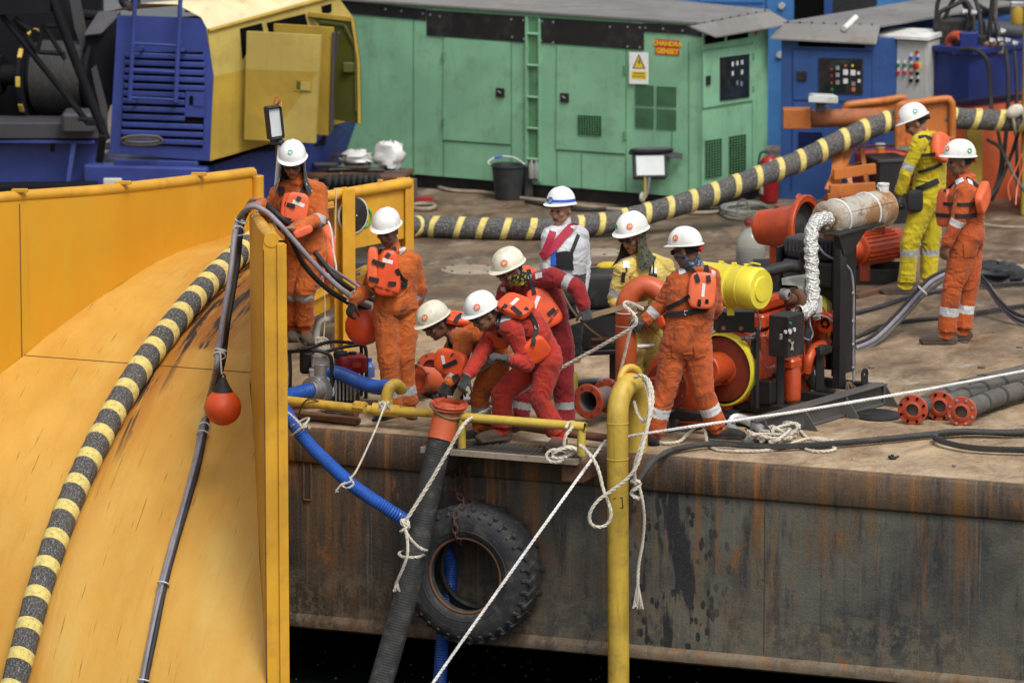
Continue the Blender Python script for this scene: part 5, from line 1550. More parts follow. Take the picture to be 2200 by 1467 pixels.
one('scrap_wheel', 'small dark wheel and chain heap on the scrap bench', 'scrap', MB().torus(W(725, 342, 440), V((0, 1, .3)), .05, .012, 16, 6).tube(spline([W(740 + 7 * k, 350 + 4 * math.sin(k * 2), 440) for k in range(9)], 3), .02, 6), M['rust_steel'])
tk_ = thing('rubber_fender', 'ribbed black rubber fender lying behind the yellow side frame', 'fender', at(735, 470))
for row in range(2):
 for k in range(9):
  a = W(705 + k * 13 + row * 10, 388 + row * 12 - k * .4, 470 - row * 2)
  part('rib', MB().ell(a, V((.035, .03, .01)), V((-.03, .11, 0)), V((0, 0, .05)), 12, 8, e1=.6), M['rubber_black'], tk_)
one('red_bar', 'short dark red bar lying on the deck beside the yellow side frame', 'steel bar', MB().bar(W(892, 427, 432), W(930, 428, 432), .10, .05), M['drum_red'])
one('cable_heap', 'grey rope lying on the deck behind the yellow side frame', 'rope', rope_mb(spline([at(890 + 26 * math.cos(t) + 20, 450 + 6 * math.sin(t)) + Z * .03 for t in [i * .5 for i in range(30)]], 3), .02), M['wood_plank'])
one('deck_debris', 'small black box and scrap lying under the yellow side frame', 'scrap', MB().box(at(776, 585) + Z * .06, (.12, .1, .06), None, .02).cyl(at(770, 600) + Z * .05, at(790, 604) + Z * .05, .05, 12), M['grey_dark'])
# foreground gear along the barge edge
def corr(pts, r, ring=.020, dep=.006, n=14, mb=None):
 """corrugated hose"""
 P = resample(pts, ring / 4)
 R = [r + dep * (.5 + .5 * math.cos(2 * math.pi * i / 4)) for i in range(len(P))]
 return (mb or MB()).tube(P, R, n)
pr = thing('manifold_pipe', 'yellow rust stained pipe run with elbow and unions lying along the deck edge', 'pipe', at(780, 908))
a = [(590, 857, 903), (640, 863, 909), (700, 870, 914), (762, 877, 918)]
part('pipe', MB().tube(Wl(a), .038, 16), M['pipe_yellow'], pr)
part('pipe', MB().tube(Wl([(762, 877, 918), (830, 882, 922), (930, 888, 930), (1000, 896, 936)]), .034, 16), M['pipe_yellow'], pr)
for x0, x1, y0, y1, r in ((762, 790, 873, 876, .048), (862, 896, 884, 887, .046)):
 part('union', MB().lathe([(.02, 0), (r, .004), (r, (x1 - x0) / 270 - .004), (.02, (x1 - x0) / 270)], W(x0, y0, 919), W(x1, y1, 922) - W(x0, y0, 919), 8), M['pipe_yellow'], pr)
part('tee_joint', MB().cyl(W(800, 878, 920), W(860, 884, 922), .052, 16).cyl(W(832, 880, 920), W(832, 858, 920), .05, 16), M['pipe_yellow'], pr)
part('elbow', MB().tube(spline(Wl([(832, 872, 919), (831, 852, 919), (838, 832, 918), (850, 826, 916), (860, 833, 914), (862, 840, 913)]), 6), .047, 16), M['pole_yellow'], pr)
part('rusty_pipe', MB().tube(Wl([(1000, 897, 938), (1200, 928, 955), (1310, 942, 965)]), .034, 14), M['rust_steel'], pr)
pump = thing('water_pump', 'portable water pump in black tube frame with red fuel tank and silver casing', 'pump', at(690, 868))
GP = 868
fr_ = [
 [(608, 756, 870), (680, 754, 872), (706, 762, 872), (713, 778, 872), (713, 820, 872), (713, 868, 872)],
 [(786, 868, 856), (787, 800, 856), (786, 752, 856), (778, 740, 856), (760, 737, 856), (712, 734, 852), (672, 745, 852), (640, 752, 856)],
 [(694, 757, 872), (740, 745, 862), (778, 740, 856)],
 [(776, 742, 856), (778, 790, 850), (776, 850, 850)],
 [(608, 868, 872), (713, 868, 872), (786, 868, 856)],
 [(622, 756, 870), (624, 800, 870), (622, 868, 870)]]
for q in fr_:
 part('frame_tube', MB().tube(spline(Wl(q), 6) if len(q) > 3 else Wl(q), .015, 10, round_ends=True), M['black_paint'], pump)
part('pump_casing', MB().cyl(W(700, 836, 866), W(672, 842, 874), .125, 26).cyl(W(690, 815, 868), W(690, 780, 868), .075, 20).box(W(686, 800, 868), (.085, .05, .04), None, .01).box(W(690, 776, 868), (.08, .05, .05), None, .012), M['steel'], pump)
part('casing_ring', MB().lathe([(.112, -.012), (.126, -.01), (.126, .01), (.112, .012)], W(690, 838, 869), W(672, 842, 874) - W(700, 836, 866), 28, close=True), M['label_white'], pump)
part('inlet_collar', MB().cyl(W(690, 835, 876), W(668, 838, 880), .07, 20).cyl(W(676, 836, 878), W(672, 837, 879), .085, 20), M['steel'], pump)
part('engine_case', MB().box(W(742, 815, 860), (.11, .09, .12), None, .03).cyl(W(728, 840, 866), W(752, 838, 862), .1, 20).box(W(760, 850, 858), (.05, .04, .05), None, .01), M['steel_dark'], pump)
for k in range(6):
 part('cooling_fin', MB().box(W(722 + k * 8, 838, 872), (.008, .02, .085), None, .003), M['steel'], pump)
part('fuel_tank', MB().ell(W(753, 780, 862), V((.118, .03, 0)), V((-.03, .1, 0)), V((0, 0, .075)), 26, 12, e1=.3, e2=.35), M['red_gloss'], pump)
part('tank_label', MB().box(W(767, 784, 872), (.035, .003, .02), None, .002), M['engine_orange'], pump)
part('filler_cap', MB().cyl(W(757, 764, 862), W(757, 756, 862), .034, 16), M['rubber_black'], pump)
part('air_box', MB().ell(W(732, 762, 864), V((.06, 0, 0)), V((0, .05, 0)), V((0, 0, .03)), 16, 8, e1=.5, e2=.5).box(W(660, 778, 862), (.06, .05, .09), None, .02), M['black_paint'], pump)
part('pull_lever', MB().tube(Wl([(760, 848, 870), (764, 826, 870), (758, 815, 870)]), .006, 6).sph(W(762, 845, 871), .014), M['steel'], pump)
part('skid_plank', MB().box(W(700, 872, 868), (.42, .16, .02), None, .004), M['rust_steel'], pump)
tag(one('suction_hose', None, None, corr(spline(Wl([(560, 868, 888), (610, 852, 886), (650, 842, 882), (672, 837, 879)]), 10), .056), M['hose_blue']), 'short blue ribbed hose running from the pump inlet behind the chute edge', 'hose', 'blue ribbed hoses')
tag(one('delivery_hose', None, None, corr(spline(Wl([(706, 797, 868), (735, 804, 872), (775, 822, 882), (812, 832, 896), (838, 830, 912)]), 10), .054), M['hose_blue']), 'blue ribbed hose from the pump to the yellow elbow', 'hose', 'blue ribbed hoses')
ge = lambda px, d: GE(px) + d
def hp(px, py, d=.06):
 return aty(px, py, (edge(px) + N * d).y)
hb = Wl([(575, 838, 935), (600, 866, 940), (627, 905, 944), (660, 950, 946), (700, 990, 950), (760, 1044, 956), (820, 1085, 960), (868, 1116, 958)]) + [hp(905, 1138, .09), hp(945, 1165), hp(966, 1200), hp(968, 1250), hp(960, 1310), hp(951, 1372), hp(947, 1430), hp(943, 1490), hp(940, 1560)]
o = tag(one('hanging_hose', None, None, corr(spline(hb, 8), .05), M['hose_blue']), 'long blue ribbed hose slung down the hull and behind the tyre into the water', 'hose', 'blue ribbed hoses')
sh = thing('dredge_hose', 'fat black hose with orange flanged end hanging from the deck edge into the water', 'hose', W(950, 1000, 965))
ctr = [(962, 866, 962), (957, 893, 963), (950, 930, 964), (946, 946, 965)]
A_ = Wl(ctr)
part('orange_cuff', MB().tube([A_[0], A_[1], A_[2], A_[3]], [.098, .1, .104, .104], 26), M['pipe_orange'], sh)
part('rubber_hose', corr(spline(Wl([(947, 942, 965), (932, 1005, 966), (912, 1100, 968), (890, 1200, 970), (866, 1300, 972), (832, 1420, 974), (800, 1530, 976)]), 14), .094, .022, .0022, 26), M['hose_black'], sh)
fa = (A_[0] - A_[2]).normalized()
fa = (fa + V((-.12, -.28, 0))).normalized()
flange(W(966, 868, 962), fa, .145, .085, .022, 'flange_red', sh, 8, bolts='flange_red')
flange(W(963, 874, 962), fa, .14, .085, .018, 'flange_red', sh, 8, bolts='steel_dark')
part('wrap_strap', MB().tube([W(958, 886, 962) + V((math.cos(t) * .115, math.sin(t) * .115, .02 * math.cos(t * 2) - .045 * math.cos(t))) for t in [k * .314 for k in range(20)]], .014, 8, closed=True), M['webbing_tan'], sh)
pl = thing('work_platform', 'small grating platform hung outside the deck edge', 'platform', W(1100, 968, 965))
def pe(px, d, z=0.0):
 q = edge(px); return V((q.x, q.y, 0)) + N * d + Z * z
x0, x1 = 962, 1296
part('rim', MB().bar(pe(x0 - 4, .40, -.02), pe(x1, .40, -.02), .02, .05).bar(pe(x0, .02, -.02), pe(x0, .40, -.02), .02, .05).bar(pe(x1, .02, -.02), pe(x1, .40, -.02), .02, .05), M['wood_plank'], pl)
part('deck_plate', MB().ext([pe(x0, .015, -.012), pe(x1, .015, -.012), pe(x1, .39, -.012), pe(x0, .39, -.012)], Z * -.01), M['wood_plank'], pl)
gb = None
for k in range(30):
 px = x0 + 6 + (x1 - x0 - 12) * k / 29
 if gb is None:
  gb = part('grating_bar', MB().bar(pe(px, .03, -.002), pe(px, .39, -.002), .008, .02), M['steel_dark'], pl); g0 = pe(px, .2)
 else:
  again(gb, pl, pe(px, .2) - g0)
part('bracket', MB().box(pe(1284, .2, -.11), (.09, .16, .08), (E, N, Z), .006), M['rust_steel'], pl)
part('bracket', MB().bar(pe(985, .0, -.3), pe(985, .36, -.05), .03, .03), M['rust_steel'], pl)
rail = thing('hand_rail', 'yellow pipe hand rail on two short posts along the platform', 'rail', pe(1100, .38))
part('rail_pipe', MB().lathe([(.034, 0), (.037, 0), (.037, 1), (.034, 1)], pe(985, .37, .26), (pe(1268, .37, .26) - pe(985, .37, .26)), 18) if False else MB().tube([W(982, 895, 962), W(1258, 917, 986)], .037, 18, caps=False).cyl(W(982, 895, 962), W(984, 895, 962), .036, 16).lathe([(.026, 0), (.037, 0)], W(1258, 917, 986), W(1258, 917, 986) - W(982, 895, 962), 18), M['rail_yellow'], rail)
part('pipe_mouth', MB().cyl(W(1254, 916.7, 986), W(1256.5, 916.9, 986), .0355, 16), M['void_black'], rail)
part('post', MB().tube([W(992, 898, 963), W(992, 962, 963)], .032, 14), M['rail_yellow'], rail)
part('post', MB().tube([W(1249, 918, 985), W(1249, 978, 985)], .033, 14), M['rail_yellow'], rail)
part('end_stub', MB().cyl(W(981, 893, 962), W(978, 893, 961), .02, 10), M['rail_yellow'], rail)
tc = edge(1052); tc = V((tc.x, tc.y, 0)) + N * .215
tc = V((tc.x, tc.y, W(1049, 1226, 957).z))
ty = thing('tyre_fender', 'huge worn truck tyre hung by a chain as fender on the hull', 'tyre', tc - Z * .55)
prof = [(.285, .10), (.30, .155), (.33, .18), (.38, .192), (.44, .190), (.49, .18), (.525, .15), (.54, .10), (.545, 0), (.54, -.10), (.525, -.15), (.49, -.18), (.44, -.19), (.38, -.192), (.33, -.18), (.30, -.155), (.285, -.10), (.31, -.09), (.36, -.13), (.45, -.14), (.50, -.1), (.51, 0), (.50, .1), (.45, .14), (.36, .13), (.31, .09)]
part('carcass', MB().lathe(prof, tc, N, 64, close=True), M['tyre_rubber'], ty, angle=50)
a_, b_, c_ = basis(N)
lug = []
for k in range(34):
 t = 2 * math.pi * k / 34
 rd, tg = a_ * math.cos(t) + b_ * math.sin(t), b_ * math.cos(t) - a_ * math.sin(t)
 for sg in (1, -1):
  t2 = t + (.09 if sg < 0 else 0)
  rd, tg = a_ * math.cos(t2) + b_ * math.sin(t2), b_ * math.cos(t2) - a_ * math.sin(t2)
  part('tread_lug', MB().box(tc + rd * .532 + N * (.095 * sg), (.017, .021, .072), (rd, (tg + N * (.35 * sg)).normalized(), (N - tg * (.35 * sg)).normalized()), .008), M['tyre_rubber'], ty) if sg > 0 or k % 2 == 0 else None
  if sg > 0:
   part('shoulder_lug', MB().box(tc + rd * .502 + N * .160, (.030, .016, .018), ((rd - N * .8).normalized(), tg, (N + rd * .8).normalized()), .008), M['tyre_rubber'], ty)
part('bead_ring', MB().torus(tc + N * .155, N, .298, .012, 48, 8), M['rust_steel'], ty)
for r_ in (.36, .43):
 part('sidewall_ring', MB().torus(tc + N * .186, N, r_, .006, 56, 6), M['tyre_rubber'], ty)
ch = thing('fender_chain', 'rusty chain holding the tyre against the hull', 'chain', W(1008, 1000, 952))
cpts = resample(spline([pe(1010, .04, -.10), pe(1008, .07, -.22), pe(1005, .18, -.36), tc + Z * .56 + E * -.07 + N * .02, tc + Z * .50 + E * -.065 + N * .17, tc + Z * .40 + E * -.06 + N * .215, tc + Z * .30 + E * -.055 + N * .18, tc + Z * .25 + E * -.05 + N * .1], 10), .058)
cfr = frames(cpts)
for i, (p_, (T, u, b)) in enumerate(zip(cpts, cfr)):
 s_ = u if i % 2 else b
 lk = []
 for k in range(16):
  t = 2 * math.pi * k / 16
  lk.append(p_ + T * (.036 * math.copysign(abs(math.cos(t)) ** .8, math.cos(t))) + s_ * (.021 * math.sin(t)))
 part('chain_link', MB().tube(lk, .0075, 7, closed=True), M['chain_rust'], ch)
cpts = resample(spline([pe(1020, .045, -.10), pe(1022, .06, -.25), pe(1016, .12, -.42), tc + Z * .53 + E * -.0 + N * -.05], 10), .058)
for i, (p_, (T, u, b)) in enumerate(zip(cpts, frames(cpts))):
 s_ = u if i % 2 else b
 lk = [p_ + T * (.036 * math.cos(2 * math.pi * k / 14)) + s_ * (.021 * math.sin(2 * math.pi * k / 14)) for k in range(14)]
 part('chain_link', MB().tube(lk, .0075, 7, closed=True), M['chain_rust'], ch)
bo = thing('pipe_bollard', 'tall bent yellow pipe, worn and scuffed, standing over the deck edge', 'bollard', at(1366, 968))
GL, GR = 987, 966
u_ = [(1329, 1600, GL), (1329, 1450, GL), (1328, 1200, GL), (1327, 1000, GL), (1327, 905, GL), (1329, 868, 985), (1338, 840, 982), (1352, 824, 977), (1364, 830, 972), (1370, 856, 968), (1370, 900, 966), (1368, 975, 966)]
part('bent_pipe', MB().tube(spline(Wl(u_), 8), .083, 26), M['pole_yellow'], bo, angle=60)
part('weld_ring', MB().torus(W(1327, 908, GL), Z, .083, .005, 26, 6), M['pole_yellow'], bo)
part('weld_ring', MB().torus(W(1327, 985, GL), Z, .083, .005, 26, 6), M['pole_yellow'], bo)
part('handle_loop', MB().tube(spline(Wl([(1334, 838, 980), (1333, 812, 978), (1342, 794, 976), (1357, 789, 974), (1370, 797, 972), (1376, 818, 970), (1376, 832, 969)]), 7), .028, 14), M['pole_yellow'], bo)
for q in (((1318, 1066), (1338, 1064)), ((1336, 1064), (1338, 1086)), ((1322, 1086), (1338, 1086))):
 d_ = V((0, -.0845, 0))
 part('paint_mark', MB().tube([W(q[0][0], q[0][1], GL) + V((.0, -.078, 0)), W(q[1][0], q[1][1], GL) + V((0, -.079, 0))], .004, 6), M['print_dark'], bo)
fb = thing('buoy', 'round orange float with black collar hanging on the chute by the cable bundle', 'buoy', W(478, 872, 905))
GB = 915
cb = W(479, 874, GB)
prof = [(1e-4, -.15), (.05, -.142), (.1, -.112), (.137, -.06), (.148, 0), (.137, .055), (.105, .10), (.07, .135), (.058, .15)]
part('float_body', MB().lathe(prof, cb, Z, 30), M['buoy_orange'], fb)
part('collar', MB().lathe([(.082, .124), (.066, .15), (.045, .19), (.032, .22), (.02, .235), (1e-4, .24)], cb, Z, 24), M['rubber_black'], fb)
part('eye', MB().torus(cb + Z * .245, V((0, 1, 0)), .02, .008, 14, 6), M['rubber_black'], fb)
part('lanyard', rope_mb(spline([cb + Z * .26, W(476, 800, GB), W(474, 770, GB - 2), W(473, 752, GB - 4)], 6), .007), M['rope_white'], fb)
cb = W(782, 700, 880)
b2 = thing('buoy', 'scuffed round orange float held against the orange trousers beside the pump', 'buoy', cb - Z * .15)
part('float_body', MB().lathe([(1e-4, -.158), (.05, -.15), (.105, -.118), (.142, -.066), (.154, 0), (.142, .066), (.105, .118), (.05, .15), (1e-4, .158)], cb, V((.2, .3, 1)), 34), M['buoy_orange'], b2)
part('eye', MB().torus(cb + Z * .165, V((0, 1, 0)), .022, .009, 14, 6), M['rubber_black'], b2)
cbn = thing('cable_bundle', 'bundle of grey and black cables draped over the chute wall and down the chute', 'cables', W(545, 450, 860))
def on_chute(px, py, lift):
 u, t_ = chit(px, py, lift)
 nrm = V((0, 0, 1)) if t_ < 0 else (Z * math.sqrt(max(0, RC * RC - t_ * t_)) + N * t_).normalized()
 return cp(u, t_) + nrm * lift
def bundle(off, lift):
 top = Wl([(800, 662, 884), (760, 640, 886), (716, 603, 888), (672, 560, 890), (632, 515, 892), (606, 484, 892), (580, 459, 890), (552, 446, 888), (532, 453, 884), (518, 476, 874), (508, 520, 884), (500, 575, 890), (492, 640, 895), (484, 700, 898), (474, 752, 900), (466, 800, 902)])
 low = [on_chute(x, y, lift) for x, y in ((452, 868), (438, 930), (424, 992), (400, 1080), (376, 1170), (352, 1260), (332, 1350), (312, 1455), (296, 1560))]
 P = top + low
 r_ = []
 for i, p_ in enumerate(P):
  bulge = 1 + .35 * math.sin(i * 1.7 + off[0] * 90)
  if i < len(top):
   r_.append(p_ + V((off[0], off[2] * .3, off[1])) * bulge)
  else:
   r_.append(p_ + E * (off[0] * bulge))
 return spline(r_, 8)
part('cable', MB().tube(bundle((-.019, .008, 0), .027), .021, 12), M['cable_grey'], cbn, 'grey outer cable')
part('cable', MB().tube(bundle((.018, -.008, 1), .026), .022, 12), M['rubber_black'], cbn, 'black cable')
part('cable', MB().tube(bundle((-.003, -.024, 2), .054), .013, 10), M['cable_grey'], cbn, 'thin grey cable')
part('cable', MB().tube(spline(Wl([(628, 520, 890), (650, 562, 888), (690, 608, 886), (735, 640, 884), (790, 664, 882)]), 8), .017, 10), M['rubber_black'], cbn, 'slack black cable')
part('cable', MB().tube(spline(Wl([(622, 512, 889), (655, 574, 887), (700, 620, 885), (745, 650, 883), (790, 672, 881)]), 8), .015, 10), M['rubber_black'], cbn, 'slack black cable')
bl = bundle((0, 0, 0), .04)
def near_px(P, px, py):
 def pr(p_):
  d = p_ - CAM
  f_ = d.y * CT - d.z * ST
  return 1100 + FPX * d.x / f_, 733.5 - FPX * (d.z * CT + d.y * ST) / f_
 return min(range(1, len(P) - 1), key=lambda i: (pr(P[i])[0] - px) ** 2 + (pr(P[i])[1] - py) ** 2)
for px, py in ((517, 478), (512, 498), (474, 750), (473, 762), (437, 930), (436, 920), (350, 1258), (300, 1462)):
 i = near_px(bl, px, py)
 ax = (bl[i + 1] - bl[i - 1]).normalized()
 part('cable_tie', MB().torus(bl[i], ax, .047, .006, 18, 6), M['zip_tie'], cbn)
for px, py in ((752, 640), (764, 650)):
 i = near_px(bl, px, py)
 part('cable_tie', MB().torus(bl[i], (bl[i + 1] - bl[i - 1]).normalized(), .05, .009, 18, 6), M['label_white'], cbn)
lp = thing('lamp_pole', 'floodlight tied to a rusty pole with a white tube strapped along it', 'floodlight', W(595, 500, 856))
part('pole', MB().tube(Wl([(592, 225, 862), (596, 330, 862), (598, 500, 862), (599, 660, 862)]), .017, 12), M['rust_steel'], lp)
part('white_tube', MB().tube(spline(Wl([(602, 300, 866), (597, 360, 866), (590, 440, 866), (584, 510, 866)]), 8), .017, 10), M['pvc_white'], lp)
lc = W(591, 264, 868)
lx, lz = V((.93, .36, -.08)).normalized(), V((-.1, .0, 1)).normalized()
lx = perp(lx, lz); ly = lz.cross(lx)
part('lamp_housing', MB().box(lc + ly * .04, (.062, .035, .135), (lx, ly, lz), .01).bar(lc - lx * .055 - lz * .12, lc - lx * .055 + lz * .12, .012, .06, up=ly).bar(lc + lx * .055 - lz * .12, lc + lx * .055 + lz * .12, .012, .06, up=ly).bar(lc - lx * .055 + lz * .125, lc + lx * .055 + lz * .125, .06, .012, up=lz).bar(lc - lx * .055 - lz * .125, lc + lx * .055 - lz * .125, .06, .012, up=lz), M['black_paint'], lp)
part('lamp_glass', MB().box(lc - ly * .002, (.048, .004, .112), (lx, ly, lz), .002), M['lamp_glass'], lp)
part('lamp_bracket', MB().box(W(592, 303, 866), (.045, .03, .03), None, .008).sph(W(602, 305, 867), .03), M['grey_dark'], lp)
part('tie_wire', MB().tube(spline(Wl([(588, 232, 866), (590, 214, 866), (596, 208, 866), (600, 218, 866), (594, 226, 864), (604, 220, 864), (602, 236, 866)]), 6), .005, 6), M['pipe_orange'], lp)
part('tie_cord', rope_mb(spline([W(592, 455, 864) + V((.03 * math.cos(t), .03 * math.sin(t), .004 * t)) for t in [k * .7 for k in range(20)]], 2), .005), M['rope_white'], lp)
lb = thing('lifebuoy', 'faded orange lifebuoy hung edge-on from the yellow frame with white grab line', 'lifebuoy', W(698, 545, 780))
part('ring', MB().torus(W(698, 545, 788), V((1, .25, 0)), .235, .045, 34, 12), M['vest_orange_light'], lb)
for k in range(2):
 c_ = W(698, 545, 788) + Z * (.235 if k else -.235)
 part('reflective_band', MB().cyl(c_ - V((0, .05, 0)), c_ + V((0, .05, 0)), .049, 14), M['band_bright'], lb)
part('grab_line', MB().tube(spline(Wl([(690, 480, 800), (704, 478, 800), (712, 500, 800), (716, 540, 800), (722, 580, 800), (712, 592, 800), (700, 588, 800)]), 8), .009, 8), M['line_white'], lb)
part('cord', rope_mb(spline(Wl([(722, 404, 765), (721, 460, 765), (719, 520, 765), (714, 582, 765)]), 5), .006), M['rope_white'], lb)
part('cord', rope_mb(spline(Wl([(694, 600, 800), (698, 650, 800), (697, 705, 800), (694, 735, 800)]), 5), .005), M['rope_white'], lb)
part('cord_coil', rope_mb(spline([W(694, 738, 812) + V((.05 * math.cos(t), .02 * math.sin(t), .05 * math.sin(t * .9) )) for t in [k * .6 for k in range(40)]], 2), .006), M['rope_white'], lb)
extinguisher('red fire extinguisher hanging on the yellow post behind the round float', 762, 690, 738, .06, .36)
t_ = thing('plastic_bottle', 'small blue plastic bottle standing on the deck behind the pump', 'bottle', W(795, 805, 830))
part('bottle', MB().lathe([(1e-4, 0), (.035, 0), (.04, .01), (.04, .09), (.02, .115), (.016, .13), (1e-4, .13)], W(795, 810, 830), Z, 18), M['blue_jug_plastic'], t_)
part('cap', MB().cyl(W(795, 776, 830), W(795, 769, 830), .017, 12), M['button_blue'], t_)
one('timber_plank', 'bare timber plank lying on the deck behind the pump', 'plank', MB().box(W(800, 824, 840), (.28, .05, .018), (V((.93, .3, 0)), V((-.3, .93, 0)), Z), .004), M['wood_plank'])
one('steel_channel', 'rusty steel channel lying along the deck edge under the yellow pipe', 'steel bar', MB().bar(W(628, 888, 899), W(770, 905, 914), .10, .05, bev=.01), M['rust_steel'])
one('steel_channel', 'short rusty steel offcut beside the coiled black lead', 'steel bar', MB().bar(W(690, 872, 884), W(768, 890, 898), .06, .04, bev=.008), M['rust_steel'])
one('black_lead', 'black rubber lead looped on the deck under the yellow pipe', 'cable', MB().tube(spline(Wl([(636, 905, 909), (680, 898, 905), (705, 895, 902), (760, 880, 890), (740, 872, 882), (700, 884, 890), (742, 902, 908)]), 8), .012, 8), M['rubber_black'])
one('air_hose', 'thin grey air hose curling over the yellow pipe', 'hose', MB().tube(spline(Wl([(640, 898, 906), (648, 872, 912), (662, 858, 914), (684, 862, 914), (705, 880, 912)]), 8), .007, 8), M['rust_steel'])
one('pipe_stand', 'bent grey pipe stand on the deck behind the lamp man', 'stand', MB().tube(spline(Wl([(678, 742, 750), (680, 710, 750), (686, 690, 750), (702, 686, 746), (720, 685, 744)]), 6), .032, 12), M['cabinet_grey'])
el_ = thing('flanged_elbow', 'orange flanged pipe stub resting on the deck behind the stooping man', 'pipe fitting', at(930, 858))
part('stub', MB().cyl(W(898, 812, 860), W(948, 818, 850), .10, 22), M['pipe_orange'], el_)
flange(W(896, 815, 862), V((-.55, -.8, .05)), .125, .09, .024, 'flange_red', el_, 6)
part('hose_end', MB().cyl(W(942, 818, 852), W(985, 822, 846), .092, 22), M['hose_grey'], el_)
e2 = thing('flanged_elbow', 'orange flange ring standing on edge behind the pipe stub', 'pipe fitting', at(925, 800))
flange(W(926, 792, 815), V((-.35, -.9, .35)), .135, .075, .026, 'flange_red', e2, 8)
part('stub', MB().cyl(W(928, 790, 813), W(950, 775, 790), .085, 20), M['engine_dark_red'], e2)
one('deck_cable', 'grey power cables running along the deck behind the stooping crew', 'cable', MB().tube(spline(Wl([(892, 800, 806), (900, 828, 832), (935, 848, 852), (990, 857, 861), (1100, 850, 854), (1190, 828, 832), (1300, 815, 820), (1400, 812, 817)]), 8), .022, 8), M['cable_grey'])
one('deck_cable', 'black power cable beside the grey ones behind the stooping crew', 'cable', MB().tube(spline(Wl([(890, 808, 814), (905, 838, 843), (950, 858, 862), (1030, 866, 870), (1120, 858, 862), (1200, 835, 839), (1300, 823, 828), (1400, 820, 825)]), 8), .018, 8), M['rubber_black'])
tk = thing('water_tank', 'black box shaped tank with rounded lid on black steel legs', 'tank', at(1262, 858))
tx, tyv = V((.97, .24, 0)).normalized(), V((-.24, .97, 0)).normalized()
tcn = W(1268, 622, 846)
part('lid', MB().ell(tcn + Z * .02, tx * .30, tyv * .24, Z * .165, 32, 14, e1=.35, e2=.3), M['rubber_black'], tk)
part('tub', MB().ell(W(1266, 700, 846), tx * .28, tyv * .22, Z * .20, 32, 14, e1=.25, e2=.25), M['rubber_black'], tk)
part('rim', MB().ell(W(1267, 660, 846), tx * .305, tyv * .245, Z * .022, 32, 8, e1=.5, e2=.25), M['rubber_black'], tk)
part('tray', MB().box(W(1264, 748, 846), (.30, .23, .02), (tx, tyv, Z), .006), M['black_paint'], tk)
for sx_, sy_ in ((-1, -1), (1, -1), (1, 1), (-1, 1)):
 q = W(1264, 748, 846) + tx * (.26 * sx_) + tyv * (.2 * sy_)
 part('leg', MB().bar(q, V((q.x, q.y, 0)), .055, .055), M['black_paint'], tk)
one('hose_bundle_wrap', 'yellow cloth wrapped round a hose end lying on the black tank', 'cloth', MB().ell(W(1305, 572, 846), V((.09, .02, 0)), V((0, .05, 0)), V((0, 0, .038)), 18, 10, e2=.7), M['yellow_cloth'])
one('brown_hose', 'thin brown hose looping over the black tank to a brass cock', 'hose', MB().tube(spline(Wl([(1280, 574, 850), (1240, 577, 858), (1214, 584, 866), (1203, 610, 874), (1222, 655, 874), (1250, 692, 872), (1290, 725, 870), (1318, 737, 868)]), 9), .011, 10), M['webbing_tan'])
one('brass_cock', 'brass valve with red lever under the black tank', 'valve', MB().cyl(W(1270, 731, 872), W(1312, 730, 870), .02, 14).cyl(W(1292, 731, 871), W(1292, 745, 871), .01, 8).bar(W(1266, 746, 872), W(1286, 742, 872), .012, .008), M['rust_steel'])
one('web_strap', 'tan webbing strap pulled tight between the gloves and the orange pipe', 'strap', MB().ribbon([W(1012, 806, 945), W(1066, 768, 935), W(1190, 704, 925), W(1262, 682, 916), W(1290, 673, 916), W(1340, 660, 914), W(1392, 652, 916)], [V((0, -.55, .83))] * 7, .06, .006), M['webbing_tan'])
one('web_strap', 'tan strap tail hanging from the gloves down to the hose flange', 'strap', MB().ribbon([W(1050, 778, 950), W(1008, 808, 952), W(985, 842, 956), W(968, 880, 958), W(958, 892, 958)], [V((-.3, -.95, .1))] * 5, .06, .006), M['webbing_tan'])
sf = thing('suction_pipe', 'short red flanged suction pipe lying on the deck beside the yellow bent pipe', 'pipe fitting', at(1270, 905))
c_ = W(1264, 862, 918)
ax = V((-.52, -.85, .02)).normalized()
flange(c_, ax, .140, .082, .022, 'flange_red', sf, 8, bolts='steel_dark', rb=.116)
part('pipe', MB().lathe([(.083, 0), (.083, -.3), (.079, -.3), (.079, 0)], c_, ax, 26, close=True), M['steel'], sf)
part('bore', MB().cyl(c_ - ax * .2, c_ - ax * .21, .079, 22), M['void_black'], sf)
flange(c_ - ax * .3, ax, .14, .08, .02, 'flange_red', sf, 8, bolts='steel')
flange(c_ - ax * .325, ax, .14, .08, .02, 'flange_red', sf, 8, bolts='steel')
part('cone', MB().cyl(c_ - ax * .33, c_ - ax * .62, .10, 22, r2=.13), M['engine_orange'], sf)
part('rear_plate', MB().ext([W(1300, 842, 895), W(1314, 812, 893), W(1330, 842, 893)], V((.02, .03, 0))), M['black_paint'], sf)
g3 = 'grey hoses with red flanges lying on the right of the deck'
